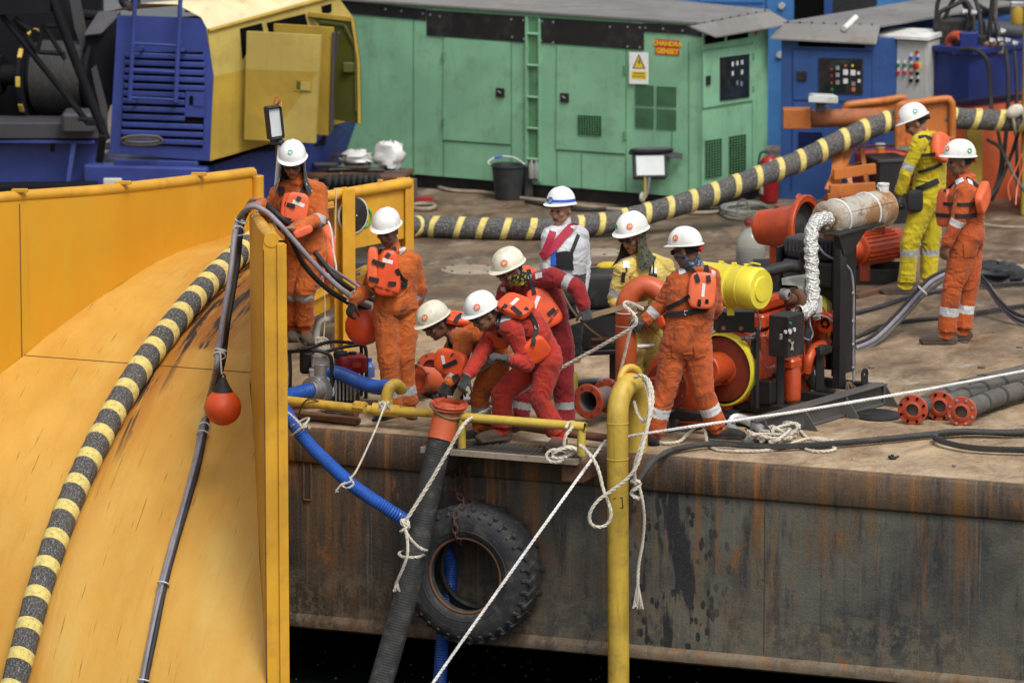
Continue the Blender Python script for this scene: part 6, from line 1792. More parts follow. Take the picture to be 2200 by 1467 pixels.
for lab, (fx, fy, G), path, fr_c, bolted in (
 ('grey hose with dusty red flange, open bolt holes, leftmost of the three', (1961, 880, 912), [(1970, 876, 908), (2050, 842, 874), (2120, 822, 852), (2260, 788, 818)], .112, False),
 ('grey hose with red flange lying between and behind the other two', (2020, 872, 903), [(2028, 868, 899), (2090, 846, 874), (2160, 826, 854), (2300, 792, 820)], .108, False),
 ('grey hose whose red flange carries bright bolts, nearest of the three', (2066, 884, 914), [(2074, 880, 910), (2130, 858, 886), (2200, 836, 864), (2340, 800, 828)], .112, True)):
 h_ = thing('flanged_hose', lab, 'hose', at(fx, G), g3)
 P = Wl(path)
 P.append(P[-1] + (P[-1] - P[-2]) * 1.6)
 ax = (P[0] - P[1]).normalized()
 ax = (ax + V((.16, -.25, 0))).normalized()
 c_ = W(fx, fy, G)
 flange(c_, ax, .122, .05, .02, 'flange_red', h_, 8, bolts='steel' if bolted else 'void_black', rb=.098, boltmat_head=.012)
 part('neck_ring', MB().lathe([(.052, .0), (.07, .003), (.075, .012), (.052, .02)], c_ + ax * .01, ax, 26, close=True), M['flange_red'], h_)
 part('bore', MB().cyl(c_ - ax * .03, c_ - ax * .04, .055, 20), M['void_black'], h_)
 part('hose', MB().tube(spline([c_ - ax * .01] + P[1:], 10), .075, 22), M['hose_grey'], h_)
 pp_ = spline([c_ - ax * .01] + P[1:], 10)
 for k in (7, 13, 19):
  part('clamp_band', MB().lathe([(.075, -.02), (.081, -.016), (.081, .016), (.075, .02)], pp_[k], pp_[k + 1] - pp_[k], 22), M['hose_black'], h_)
wr = Wl([(2900, 905, 907), (2360, 925, 927), (2200, 938, 940), (2100, 935, 938), (2000, 940, 943), (1880, 952, 956), (1760, 962, 966), (1640, 966, 970), (1540, 960, 965), (1470, 968, 972), (1420, 984, 985), (1395, 1003, 993), (1378, 1026, 995), (1366, 1046, 996)])
wp = spline(wr, 10)
wp = [p_ + Z * (.026 if k < 100 else .012) for k, p_ in enumerate(wp)]
one('wire_rope', 'dark wire rope lying along the deck edge and over the side by the bent pipe', 'rope', rope_mb(wp, .025, pitch=10, strands=6, n=4), M['wire_dark'])
lo = Wl([(2900, 985, 987), (2360, 978, 980), (2200, 976, 979), (2100, 972, 975), (2040, 962, 966), (2010, 950, 955), (2020, 940, 946), (2070, 936, 941), (2140, 938, 942), (2240, 936, 940), (2360, 934, 938), (2900, 922, 926)])
one('wire_rope', 'loop of dark wire rope lying at the right of the deck', 'rope', rope_mb([p_ + Z * .035 for p_ in spline(lo, 10)], .025, pitch=10, strands=6, n=4), M['wire_dark'])
LG = W(1300, 945, 1000)
wl = [W(2900, 664, 690), W(2300, 778, 830), W(2000, 835, 905), W(1700, 886, 950), W(1480, 917, 985), W(1380, 932, 978), W(1345, 938, 976), W(1300, 947, 980), W(1150, 1155, 1015), W(1040, 1310, 1022), W(940, 1452, 1030), W(895, 1520, 1034)]
one('mooring_line', 'thin white line stretched from the right across the bent pipe down to the water', 'rope', rope_mb([wl[0]] + [a.lerp(b, k / 8) for a, b in zip(wl, wl[1:]) for k in range(1, 9)], .0125, pitch=8), M['line_white'])
hr = spline(Wl([(1395, 668, 930), (1378, 652, 935), (1345, 652, 940), (1368, 676, 948)]), 5) + spline(Wl([(1362, 700, 955), (1300, 738, 962), (1215, 785, 970), (1120, 842, 972), (1050, 880, 974), (1000, 912, 976), (965, 965, 978), (920, 1042, 980), (872, 1118, 982)]), 10)
hrp = spline(Wl([(1382, 664, 950), (1350, 650, 952), (1340, 656, 954), (1362, 676, 956), (1362, 700, 957), (1300, 738, 950), (1215, 785, 940), (1120, 842, 941), (1050, 880, 946), (1000, 908, 974), (965, 965, 978), (920, 1042, 980), (872, 1118, 982)]), 10)
hl = thing('hauling_rope', 'twisted rope from the gloves down to a knot round the black hose', 'rope', W(870, 1130, 982))
part('rope', rope_mb(hrp, .0155), M['rope_white'], hl)
part('knot', rope_mb(spline([W(870, 1130, 983) + V((.03 * math.cos(t * 1.3), .022 * math.sin(t * 1.3), .045 * math.sin(t * .7))) for t in [k * .55 for k in range(26)]], 3), .014), M['rope_white'], hl)
part('rope_loop', rope_mb(spline(Wl([(870, 1136, 985), (880, 1155, 987), (896, 1172, 986), (912, 1182, 984), (914, 1182, 970), (880, 1176, 950)]), 8), .0125), M['rope_white'], hl)
part('rope_loop', rope_mb(spline(Wl([(912, 1192, 972), (900, 1196, 986), (880, 1197, 988), (864, 1195, 986), (858, 1188, 974), (870, 1184, 952), (900, 1186, 952), (912, 1192, 972)]), 8), .0125), M['rope_white'], hl)
part('rope_tail', rope_mb(spline(Wl([(872, 1140, 986), (876, 1170, 988), (874, 1196, 989), (864, 1224, 988), (852, 1250, 986)]), 8), .0125), M['rope_white'], hl)
def tassel(px, py, G, ln, sp, parent, mat='rope_white', n=16):
 m_ = MB()
 for k in range(n):
  t = random.uniform(-1, 1)
  a = W(px, py, G)
  m_.tube([a + V((t * .008, random.uniform(-.008, .008), 0)), a + V((t * sp * .7, random.uniform(-sp, sp) * .5, -ln * .6)), a + V((t * sp, random.uniform(-sp, sp) * .5, -ln * random.uniform(.75, 1)))], .0035, 4)
 o_ = part('frayed_end', m_, M[mat], parent, kind='stuff')
tassel(852, 1250, 986, .08, .028, hl)
part('rope', rope_mb(spline(Wl([(1366, 654, 925), (1358, 690, 922), (1346, 745, 922), (1330, 810, 922), (1322, 850, 922)]), 8), .0135), M['rope_white'], hl)
tr = thing('tie_rope', 'thin rope tied round the yellow elbow holding up the blue hose', 'rope', W(830, 880, 940))
part('rope', rope_mb(spline(Wl([(828, 868, 938), (812, 910, 950), (790, 960, 958), (766, 1010, 964), (752, 1028, 966)]), 8), .008), M['rope_white'], tr)
part('knot', rope_mb(spline([W(826, 872, 932) + V((.04 * math.cos(t), .03 * math.sin(t), .03 * math.sin(t * 1.7))) for t in [k * .6 for k in range(30)]], 2), .008), M['rope_white'], tr)
part('rope_loop', rope_mb(spline(Wl([(752, 1028, 968), (760, 1040, 970), (744, 1048, 970), (734, 1038, 952), (748, 1024, 952), (756, 1032, 969), (738, 1040, 970)]), 8), .008), M['rope_white'], tr)
part('rope_tail', rope_mb(spline(Wl([(742, 1036, 970), (732, 1042, 970), (724, 1052, 970)]), 6), .008), M['rope_white'], tr)
tassel(724, 1050, 970, .03, .015, tr, n=8)
t2 = thing('tie_rope', 'short frayed rope knotted round the blue hose next to the chute', 'rope', W(640, 920, 946))
part('rope', rope_mb(spline(Wl([(610, 880, 950), (630, 895, 952), (645, 912, 954), (652, 925, 953)]), 6), .009), M['rope_white'], t2)
part('rope_loop', rope_mb(spline([W(645, 922, 948) + V((.07 * math.cos(t), .06 * math.sin(t), .05 * math.cos(t) + .012 * t - .04)) for t in [k * .6 for k in range(18)]], 3), .009), M['rope_white'], t2)
tassel(658, 912, 955, .03, .04, t2, n=14)
br = thing('bollard_rope', 'worn white rope looped over the bent yellow pipe with a long slack loop', 'rope', W(1390, 860, 985))
lp_ = spline(Wl([(1382, 815, 985), (1392, 840, 992), (1396, 870, 998), (1392, 910, 1002), (1382, 955, 1005), (1368, 1000, 1008), (1345, 1030, 1008), (1312, 1055, 1008), (1285, 1075, 1008), (1268, 1100, 1008), (1268, 1122, 1008), (1284, 1132, 1008), (1304, 1126, 1008), (1313, 1104, 1008), (1306, 1076, 1006), (1296, 1050, 1003), (1286, 1010, 1000), (1274, 985, 996), (1258, 966, 992), (1245, 955, 990)]), 9)
part('rope', rope_mb(lp_, .0145), M['rope_white'], br)
part('rope', rope_mb(spline(Wl([(1362, 812, 984), (1378, 806, 986), (1394, 818, 990), (1402, 846, 995), (1400, 880, 998), (1390, 920, 1002), (1376, 960, 1004), (1364, 1000, 1004), (1364, 1040, 1003)]), 9), .0145), M['rope_white'], br)
part('rope', rope_mb(spline(Wl([(1372, 806, 984), (1388, 812, 988), (1396, 840, 994), (1396, 875, 997), (1385, 905, 999), (1370, 888, 985), (1362, 862, 978)]), 9), .0135), M['rope_white'], br)
bk = thing('hanging_rope', 'white rope knotted to the wire rope with a long frayed tail on the hull', 'rope', W(1366, 1050, 1004))
part('knot', rope_mb(spline([W(1366, 1052, 1002) + V((.034 * math.cos(t * 1.2), .026 * math.sin(t * 1.2), .07 * math.sin(t * .45))) for t in [k * .6 for k in range(32)]], 3), .014), M['rope_white'], bk)
part('rope', rope_mb(spline(Wl([(1374, 1046, 1004), (1381, 1080, 1004), (1384, 1120, 1002), (1380, 1170, 1000), (1372, 1215, 999), (1370, 1260, 999)]), 9), .0125), M['rope_white'], bk)
tassel(1370, 1256, 999, .2, .045, bk, n=34)
rk = thing('rail_rope', 'white rope knotted on the end of the yellow hand rail', 'rope', W(1210, 970, 988))
part('rope', rope_mb(spline(Wl([(1216, 920, 990), (1222, 908, 986), (1236, 908, 975), (1228, 920, 990), (1216, 935, 994), (1212, 955, 994), (1222, 968, 994)]), 8), .013), M['rope_white'], rk)
part('knot', rope_mb(spline([W(1212, 972, 994) + V((.09 * math.cos(t), .04 * math.sin(t * 1.3), .04 * math.sin(t + .5))) for t in [k * .5 for k in range(36)]], 2), .013), M['rope_white'], rk)
part('rope_loop', rope_mb(spline(Wl([(1222, 972, 994), (1190, 966, 996), (1174, 976, 997), (1180, 990, 997), (1200, 992, 996), (1216, 982, 994)]), 8), .013), M['rope_white'], rk)
rp = thing('rope_pile', 'loose pile of white rope in front of the black skid', 'rope', at(1665, 950))
pts = []
for k in range(90):
 t = k * .62
 pts.append(at(1660 + 58 * math.cos(t * 1.07) * (.55 + .45 * math.sin(k * .37)), 944 + 15 * math.sin(t) * (.6 + .4 * math.cos(k * .53))) + Z * (.02 + .07 * (.5 + .5 * math.sin(k * .9)) * (1 if k > 20 else .4)))
part('rope', rope_mb(spline(pts, 4), .014), M['rope_white'], rp)
part('rope', rope_mb([p_ + Z * .015 for p_ in spline([at(*q) for q in ((1720, 930), (1740, 946), (1790, 950), (1745, 945), (1700, 958), (1730, 965), (1780, 963), (1795, 969), (1765, 974), (1735, 970), (1715, 962), (1640, 972), (1560, 972), (1530, 966), (1518, 950))], 8)], .013), M['rope_white'], rp)
part('rope', rope_mb(spline(Wl([(1518, 950, 953), (1516, 930, 953), (1512, 916, 950), (1500, 914, 946), (1480, 930, 946), (1460, 948, 952), (1432, 952, 956), (1416, 950, 956)]), 8), .014), M['rope_white'], rp)
fl_ = thing('flat_link', 'grey cast steel link plate leaning on the rope pile', 'shackle', at(1612, 948))
ax_, up_ = V((.8, .25, -.5)).normalized(), V((.35, .3, .8)).normalized()
up_ = perp(up_, ax_); nn_ = ax_.cross(up_)
c_ = W(1610, 926, 950)
rows = []
lk = []
for k in range(28):
 t = 2 * math.pi * k / 28
 lk.append(c_ + ax_ * (.17 * math.copysign(abs(math.cos(t)) ** .75, math.cos(t))) + up_ * (.065 * math.copysign(abs(math.sin(t)) ** .8, math.sin(t))))
part('ring', MB().tube(lk, .024, 8, closed=True, flat=(.6, 1.5), up=nn_), M['steel'], fl_)
for q in (-.17, .17):
 part('rivet', MB().cyl(c_ + ax_ * q - nn_ * .025, c_ + ax_ * q + nn_ * .025, .016, 10), M['steel_dark'], fl_)
nt_ = at(1917, 986)
one('steel_nut', 'small black shackle lying alone on the bare deck edge', 'shackle', MB().torus(nt_ + Z * .014, V((.2, .1, 1)), .024, .011, 18, 8).cyl(nt_ + Z * .012 + V((.02, 0, 0)), nt_ + Z * .02 + V((.05, .01, 0)), .009, 8).cyl(nt_ + Z * .02, nt_ + Z * .035, .014, 6), M['black_paint'])
m_ = MB()
for k in range(110):
 q = at(random.uniform(600, 2000), random.uniform(1385, 1500), -2.118)
 r_ = random.choice((.002, .003, .003, .004))
 m_.ell(q, V((r_ * 1.6, 0, 0)), V((0, r_ * 2, 0)), V((0, 0, r_)), 6, 4)
one('sparkle_flecks', None, None, m_, M['label_white'], kind='stuff')  # pale specks modelled to imitate light sparkle and bubbles on the water
m_ = MB()
for k in range(150):
 q = eu(random.uniform(.3, 8.5), random.uniform(.1, 7))
 r_ = random.choice((.006, .008, .012, .02))
 m_.ell(q + Z * r_ * .4, V((r_ * random.uniform(.8, 2), 0, 0)), V((0, r_, 0)), V((0, 0, r_ * .5)), 6, 4)
one('debris', None, None, m_, M['steel_dark'], kind='stuff')
# diesel pump set on its skid
AX = V((.54, .84, 0)).normalized()            # along the engine, away to the right
BX = V((.84, -.54, 0)).normalized()           # across it, to the right and towards the camera
def Ge(px): return 909 - (px - 1560) * .29
es = thing('diesel_pump_set', 'orange diesel engine with black radiator, foil wrapped exhaust and yellow air cleaner on skid', 'engine', at(1680, 890))
def ep(px, py, dB=0.0, dA=0.0):
 """point seen at px, py near the engine's centre plane"""
 c_ = W(1660, 700, Ge(1660)) + BX * dB
 return Face(c_, c_ + AX, c_ + Z).hit(px, py) + AX * dA
s0, s1 = at(1612, 950), at(1893, 868)
for off in (0.0, -.78):
 q0, q1 = s0 + BX * off, s1 + BX * off
 part('skid_beam', MB().bar(q0 + Z * .17, q1 + Z * .17, .12, .015).bar(q0 + Z * .012, q1 + Z * .012, .12, .015).bar(q0 + Z * .09, q1 + Z * .09, .012, .15), M['steel_dark'], es)
for k in (.04, .34, .66, .97):
 q = s0.lerp(s1, k)
 part('cross_member', MB().bar(q + Z * .14, q + BX * -.78 + Z * .14, .08, .07), M['black_paint'], es)
 part('gusset', MB().ext([q + BX * .075 + Z * .17, q + BX * .075, q + BX * .20, ], AX * .012), M['steel_dark'], es)
part('end_plate', MB().ext([s1 + AX * .0 + Z * .18, s1 + AX * .2, s1, ], BX * .02), M['steel_dark'], es)
q = s1 + BX * -.1 + AX * -.1
part('lifting_lug', MB().lathe([(.022, -.008), (.05, -.008), (.05, .008), (.022, .008)], q + Z * .25, BX, 16, close=True).box(q + Z * .19, (.045, .01, .05), (AX, BX, Z), .003), M['black_paint'], es)
part('drip_sludge', MB().ell(at(1885, 893) + Z * .01, V((.2, 0, 0)), V((0, .25, 0)), V((0, 0, .015)), 18, 6), M['black_paint'], es)
vc = W(1462, 822, 915)
part('pump_volute', MB().lathe([(.06, -.12), (.16, -.13), (.25, -.1), (.29, -.04), (.29, .04), (.25, .1), (.16, .13), (.06, .14)], vc, AX, 34), M['engine_orange'], es)
part('suction_cone', MB().cyl(vc - AX * .1, vc - AX * .42, .13, 24, r2=.1), M['engine_orange'], es)
flange(vc - AX * .2, AX, .19, .1, .03, 'engine_dark_red', es, 8, bolts='engine_orange')
part('bearing_frame', MB().cyl(vc + AX * .1, W(1545, 800, Ge(1545)), .10, 22).cyl(W(1515, 795, Ge(1515)), W(1548, 788, Ge(1548)), .125, 22), M['engine_orange'], es)
part('pump_foot', MB().ext([W(1440, 905, 918), W(1400, 870, 920), W(1455, 800, 915), W(1500, 870, 908), W(1492, 900, 908)], AX * .04).box(W(1470, 905, 915), (.2, .12, .02), (BX, AX, Z), .004), M['engine_dark_red'], es)
part('pump_foot', MB().bar(W(1545, 810, 905), W(1560, 868, 910), .05, .04).box(W(1556, 872, 910), (.06, .04, .02), (BX, AX, Z), .005), M['engine_orange'], es)
dpts = Wl([(1345, 860, 905), (1345, 760, 905), (1345, 672, 905), (1349, 645, 905), (1364, 623, 905), (1385, 614, 905), (1410, 622, 906), (1432, 645, 908), (1445, 700, 910), (1455, 780, 914)])
part('discharge_pipe', MB().tube(spline(dpts, 8), .084, 26), M['pipe_orange'], es, angle=60)
flange(W(1345, 850, 905), Z, .14, .085, .026, 'engine_dark_red', es, 8)
part('shutoff_stub', MB().cyl(W(1368, 745, 905), W(1405, 742, 900), .014, 10).cyl(W(1372, 745, 904), W(1385, 744, 902), .019, 10), M['label_white'], es)
for y in (671, 699):
 part('pipe_tie', MB().torus(W(1346, y, 905), Z, .086, .005, 26, 6), M['zip_tie'], es)
fc = W(1556, 792, Ge(1556))
part('flywheel', MB().lathe([(1e-4, -.03), (.245, -.03), (.262, -.02), (.262, .05), (1e-4, .05)], fc, AX, 44), M['engine_dark_red'], es)
part('flywheel_hub', MB().lathe([(1e-4, -.10), (.07, -.10), (.078, -.09), (.078, -.06), (.125, -.055), (.128, -.03)], fc, AX, 30), M['engine_orange'], es)
a_, b_, c3 = basis(AX)
for k in range(8):
 t = 2 * math.pi * k / 8
 q = fc + (a_ * math.cos(t) + b_ * math.sin(t)) * .10
 part('hub_bolt', MB().cyl(q - AX * .09, q - AX * .05, .019, 10), M['engine_dark_red'], es)
part('guard_cover', MB().lathe([(.275, -.06), (.292, -.055), (.292, .13), (.275, .13)], fc, AX, 36, arc=(-.9, 2.6) if False else (0, 2 * math.pi)), M['air_yellow'], es)
part('bell_housing', MB().lathe([(.275, .02), (.30, .03), (.30, .12), (.2, .2), (.05, .22)], fc, AX, 36), M['engine_orange'], es)
part('guard_slot', MB().lathe([(.262, -.031), (.276, -.031)], fc, AX, 36), M['void_black'], es)
e0, e1 = W(1600, 770, Ge(1600)) + AX * .1, W(1600, 770, Ge(1600)) + AX * .92
up = Z
part('engine_block', MB().box((e0 + e1) / 2 + Z * .0, ((e1 - e0).length / 2, .12, .20), (AX, BX, Z), .03), M['engine_dark_red'], es)
part('oil_pan', MB().box((e0 + e1) / 2 - Z * .30, ((e1 - e0).length / 2 * .95, .13, .10), (AX, BX, Z), .03), M['engine_dark_red'], es)
part('cylinder_head', MB().box((e0 + e1) / 2 + Z * .28, ((e1 - e0).length / 2 * .96, .10, .06), (AX, BX, Z), .02), M['engine_orange'], es)
part('rocker_cover', MB().box((e0 + e1) / 2 + Z * .40, ((e1 - e0).length / 2 * .85, .07, .05), (AX, BX, Z), .03), M['engine_orange'], es)
for k in range(7):
 q = e0.lerp(e1, .1 + .13 * k) + BX * .155 - Z * .19
 part('pan_bolt', MB().cyl(q, q + BX * .015, .016, 8), M['engine_dark_red'], es)
for k in range(4):
 q = e0.lerp(e1, .15 + .2 * k) + BX * .14 + Z * .22
 part('head_port', MB().cyl(q, q + BX * .07 + Z * .02, .035, 12), M['engine_dark_red'], es)
part('exhaust_manifold', MB().tube([e0.lerp(e1, .05) + BX * .22 + Z * .27, e0.lerp(e1, .85) + BX * .22 + Z * .27], .045, 12, round_ends=True), M['engine_orange'], es)
part('side_bracket', MB().ext([ep(1712, 690, .30), ep(1727, 692, .30), ep(1728, 795, .30), ep(1718, 808, .30), ep(1710, 790, .30)], AX * .02), M['engine_orange'], es)
part('elbow_pipe', MB().tube(spline([ep(1732, 800, .28), ep(1738, 770, .30), ep(1750, 748, .28), ep(1768, 740, .22)], 7), .04, 14), M['engine_orange'], es)
part('oil_filter', MB().lathe([(1e-4, -.25), (.05, -.245), (.066, -.225), (.068, -.02), (.06, .0), (.055, .03), (1e-4, .04)], ep(1703, 797, .32), Z, 24), M['engine_orange'], es)
part('filter_head', MB().box(ep(1700, 780, .30), (.075, .06, .045), (AX, BX, Z), .02).cyl(ep(1690, 772, .3), ep(1690, 760, .3), .03, 12), M['engine_orange'], es)
part('water_pump_body', MB().cyl(ep(1770, 740, .1), ep(1752, 748, .1), .09, 20), M['engine_dark_red'], es)
al = ep(1774, 694, .26)
part('alternator', MB().cyl(al, al + AX * .15, .088, 26), M['engine_orange'], es)
part('alternator_face', MB().lathe([(.045, -.012), (.082, -.008), (.088, .0)], al, AX, 26), M['engine_orange'], es)
for k in range(6):
 t = k * 1.047
 q = al - AX * .004 + (a_ * math.cos(t) + b_ * math.sin(t)) * .034
 part('vent_hole', MB().cyl(q, q - AX * .006, .014, 8), M['void_black'], es)
part('drive_belt', MB().tube(spline([al + AX * .17 + Z * .07, al + AX * .17 + BX * .08, al + AX * .17 - Z * .3 - BX * .1, al + AX * .17 - Z * .42 - BX * .22, al + AX * .17 - Z * .2 - BX * .3], 6, closed=True), .01, 6, closed=True), M['rubber_black'], es)
part('fuel_filter', MB().cyl(ep(1733, 735, .3), ep(1733, 704, .3), .04, 16).cyl(ep(1733, 704, .3), ep(1733, 690, .3), .02, 10), M['rubber_black'], es)
for q in ([(1738, 676, .3), (1741, 700, .33), (1746, 718, .34), (1738, 730, .33), (1724, 724, .33)], [(1746, 680, .3), (1765, 678, .33), (1785, 688, .33), (1793, 708, .3)], [(1636, 780, .24), (1648, 790, .26), (1664, 786, .26)], [(1618, 640, .2), (1632, 690, .24), (1630, 712, .24), (1610, 722, .2)]):
 part('wire_loom', MB().tube(spline([ep(*k) for k in q], 6), .008, 8), M['cable_grey'], es)
part('bottom_hose', MB().tube(spline([ep(1735, 778, .12), ep(1742, 815, .14), ep(1758, 832, .14), ep(1786, 836, .1)], 8), .042, 14), M['hose_black'], es)
part('turbo_housing', MB().torus(ep(1708, 644, .22), AX, .065, .038, 24, 10).cyl(ep(1708, 644, .22), ep(1694, 640, .22), .045, 16), M['rust_steel'], es)
part('turbo_clamp', MB().torus(ep(1719, 670, .26), V((.8, -.5, -.3)), .05, .010, 18, 6).cyl(ep(1708, 660, .24), ep(1728, 673, .26), .045, 16), M['muffler_metal'], es)
part('compressor_inlet', MB().lathe([(.02, -.02), (.045, -.02), (.05, 0), (.045, .04), (.02, .05)], ep(1684, 632, .2), BX, 22), M['steel'], es)
hs = [ep(1679, 598, .26), ep(1722, 592, .26), ep(1737, 604, .26), ep(1750, 640, .26), ep(1750, 690, .26), ep(1738, 672, .26), ep(1724, 636, .26), ep(1712, 614, .26), ep(1680, 612, .26)]
part('heat_shield', MB().ext(hs, AX * .10), M['cabinet_grey'], es)
part('junction_cover', MB().box(ep(1752, 655, .28), (.05, .04, .07), (AX, BX, Z), .01), M['cabinet_grey'], es)
part('intake_pipe', MB().tube(spline([ep(1622, 590, -.1), ep(1660, 580, .0), ep(1700, 572, .1), ep(1722, 578, .16), ep(1732, 596, .2)], 8), .048, 16), M['rubber_black'], es)
part('front_cover', MB().box(e1 + AX * .06 + Z * .02, (.05, .17, .25), (AX, BX, Z), .03), M['engine_orange'], es)
part('mount_box', MB().box(W(1577, 689, 905), (.15, .09, .085), (V((.97, .2, 0)), V((-.2, .97, 0)), Z), .006), M['black_paint'], es)
for px in (1554, 1592):
 part('mount_bolt', MB().cyl(W(px, 705, 917), W(px, 705.4, 920), .017, 12), M['engine_dark_red'], es)
for (px, y0, G, w_) in ((1621, 722, 916, .055), (1628, 705, 920, .03), (1677, 762, 912, .06), (1762, 742, 880, .07)):
 q = W(px, y0, G)
 part('post', MB().bar(q, V((q.x, q.y, .16)), w_, w_), M['black_paint'], es)
part('mount_foot', MB().box(W(1648, 840, 916), (.05, .06, .09), (AX, BX, Z), .008), M['black_paint'], es)
part('mount_foot', MB().box(W(1762, 752, 880), (.09, .06, .03), (AX, BX, Z), .008), M['black_paint'], es)
part('tap', MB().cyl(W(1592, 727, 918), W(1628, 726, 918), .016, 10).cyl(W(1600, 727, 919), W(1606, 727, 919), .022, 10), M['steel_dark'], es)
cbx = W(1676, 722, 925)
part('control_box', MB().box(cbx + AX * .10 - BX * .0, (.125, .09, .165), (AX, BX, Z), .006), M['black_paint'], es)
fcx = Face(cbx + BX * .092, cbx + BX * .092 + AX, cbx + BX * .092 + Z)
for px, py, r, mt in ((1697, 694, .013, 'button_green'), (1686, 713, .015, 'gauge_white'), (1695.5, 712, .021, 'gauge_white'), (1705, 708, .017, 'gauge_white'), (1695, 732, .013, 'steel')):
 q = fcx.hit(px, py)
 part('gauge' if mt == 'gauge_white' else 'switch', MB().cyl(q, q + BX * .012, r, 18), M[mt], es)
 if mt == 'gauge_white':
  part('gauge_bezel', MB().torus(q + BX * .01, BX, r, .003, 20, 6), M['steel'], es)
part('key_tag', MB().ext([fcx.off(1697, 735, .004), fcx.off(1705, 733, .004), fcx.off(1702, 742, .004), fcx.off(1704, 752, .004), fcx.off(1697, 752, .004), fcx.off(1700, 742, .004)], BX * .003), M['wood_plank'], es)
part('latch', MB().box(fcx.hit(1681, 722) + BX * .004 - AX * .03, (.014, .008, .022), (AX, BX, Z), .003), M['steel'], es)
ac = BX
a0, a1 = W(1500, 606, 905), W(1640, 622, 925)
d_ = (a1 - a0).normalized()
part('air_cleaner', MB().lathe([(1e-4, 0), (.15, 0), (.168, .02), (.168, (a1 - a0).length * .72), (.172, (a1 - a0).length * .72 + .01), (.172, (a1 - a0).length * .97 - .03), (.155, (a1 - a0).length * .97), (.1, (a1 - a0).length * .97), (.095, (a1 - a0).length * .97 + .012), (1e-4, (a1 - a0).length * .97 + .012)], a0, d_, 36), M['air_yellow'], es)
for f in (.35, .55, .74):
 part('cleaner_band', MB().lathe([(.168, -.008), (.175, -.006), (.175, .006), (.168, .008)], a0.lerp(a1, f), d_, 36), M['air_yellow'], es)
 q = a0.lerp(a1, f) + Z * .178
 part('band_latch', MB().box(q, (.022, .012, .012), None, .004), M['air_yellow'], es)
part('cleaner_handle', MB().tube(spline([a0.lerp(a1, .75) + Z * .17, a0.lerp(a1, .82) + Z * .2, a0.lerp(a1, .95) + Z * .195], 5), .008, 8), M['air_yellow'], es)
part('cleaner_foot', MB().box(a0.lerp(a1, .5) - Z * .19, (.03, .06, .04), None, .006), M['air_yellow'], es)
rc = W(1812, 668, 852)
rw = .50
part('radiator_side', MB().box(rc + AX * .02, (.17, .012, .52), (AX, BX, Z), .004).box(rc - AX * .13, (.012, .03, .52), (AX, BX, Z), .004), M['black_paint'], es)
part('radiator_core', MB().box(rc + BX * (-rw / 2 - .02) + AX * .04 - Z * .03, (.09, rw / 2, .46), (AX, BX, Z), .01), M['rubber_black'], es)
part('radiator_shroud', MB().box(rc + BX * (-rw / 2 - .02) - AX * .08 + Z * .30, (.05, rw / 2 * .98, .10), (AX, BX, Z), .03), M['grey_dark'], es)
part('header_tank', MB().ell(rc + BX * (-rw / 2 - .02) + Z * .50, AX * .12, BX * (rw / 2), Z * .10, 28, 10, e1=.5, e2=.3), M['grey_dark'], es)
tfin = None
for k in range(14):
 q = rc + BX * (-rw * .95 + rw * .9 * k / 13) + Z * .52 - AX * .115
 if tfin is None:
  tfin = part('tank_rib', MB().box(q, (.012, .009, .055), (AX, BX, Z), .004), M['grey_dark'], es); q0 = q
 else:
  again(tfin, es, q - q0)
part('radiator_side', MB().box(rc + BX * (-rw - .04), (.15, .012, .50), (AX, BX, Z), .004), M['black_paint'], es)
part('fan_guard', MB().torus(rc + BX * (-rw / 2) - AX * .12 - Z * .1, AX, .2, .010, 30, 6), M['air_yellow'], es)
part('fan_cowl', MB().lathe([(.21, -.06), (.235, .0), (.235, .05)], rc + BX * (-rw / 2) - AX * .1 - Z * .1, AX, 30), M['air_yellow'], es)
for k in range(6):
 t = k * 1.047
 q = rc + BX * (-rw / 2) - AX * .08 - Z * .1
 part('fan_blade', MB().box(q + (a_ * math.cos(t) + b_ * math.sin(t)) * .11, (.08, .04, .004), ((a_ * math.cos(t) + b_ * math.sin(t)), (b_ * math.cos(t) - a_ * math.sin(t) + AX * .6).normalized(), (AX - (b_ * math.cos(t) - a_ * math.sin(t)) * .6).normalized()), .002), M['rubber_black'], es)
part('top_hose', MB().tube(spline([ep(1730, 560, .0), ep(1726, 545, .05), ep(1740, 540, .1), ep(1752, 552, .1)], 6), .04, 12), M['rubber_black'], es)
part('cable', MB().tube(spline(Wl([(1757, 527, 866), (1768, 542, 868), (1782, 552, 870), (1800, 560, 870), (1818, 570, 868), (1830, 590, 866), (1834, 640, 866), (1833, 720, 866), (1834, 820, 866)]), 8), .010, 8), M['cable_grey'], es)
for y in (630, 690, 740, 790):
 part('cable_clip', MB().box(W(1833, y, 867), (.012, .01, .01), None, .003), M['steel'], es)
mu0, mu1 = W(1776, 474, 866), W(1898, 446, 834)
md_ = (mu1 - mu0).normalized(); ml = (mu1 - mu0).length
part('muffler', MB().lathe([(1e-4, .0), (.14, .0), (.158, .012), (.15, .03), (.15, ml - .03), (.158, ml - .012), (.14, ml), (1e-4, ml)], mu0, md_, 36), M['muffler_metal'], es)
part('muffler_seam', MB().bar(mu0 + md_ * .03 + BX * .136 + Z * .065, mu1 - md_ * .03 + BX * .136 + Z * .065, .012, .006, up=BX), M['muffler_metal'], es)
for f in (.16, .68):
 part('muffler_strap', MB().torus(mu0 + md_ * (ml * f), md_, .154, .009, 34, 6), M['white_plastic'], es)
part('inlet_flange', MB().cyl(mu0 + md_ * .01, mu0 - md_ * .05, .075, 20).cyl(mu0 - md_ * .05, mu0 - md_ * .075, .095, 20), M['muffler_metal'], es)
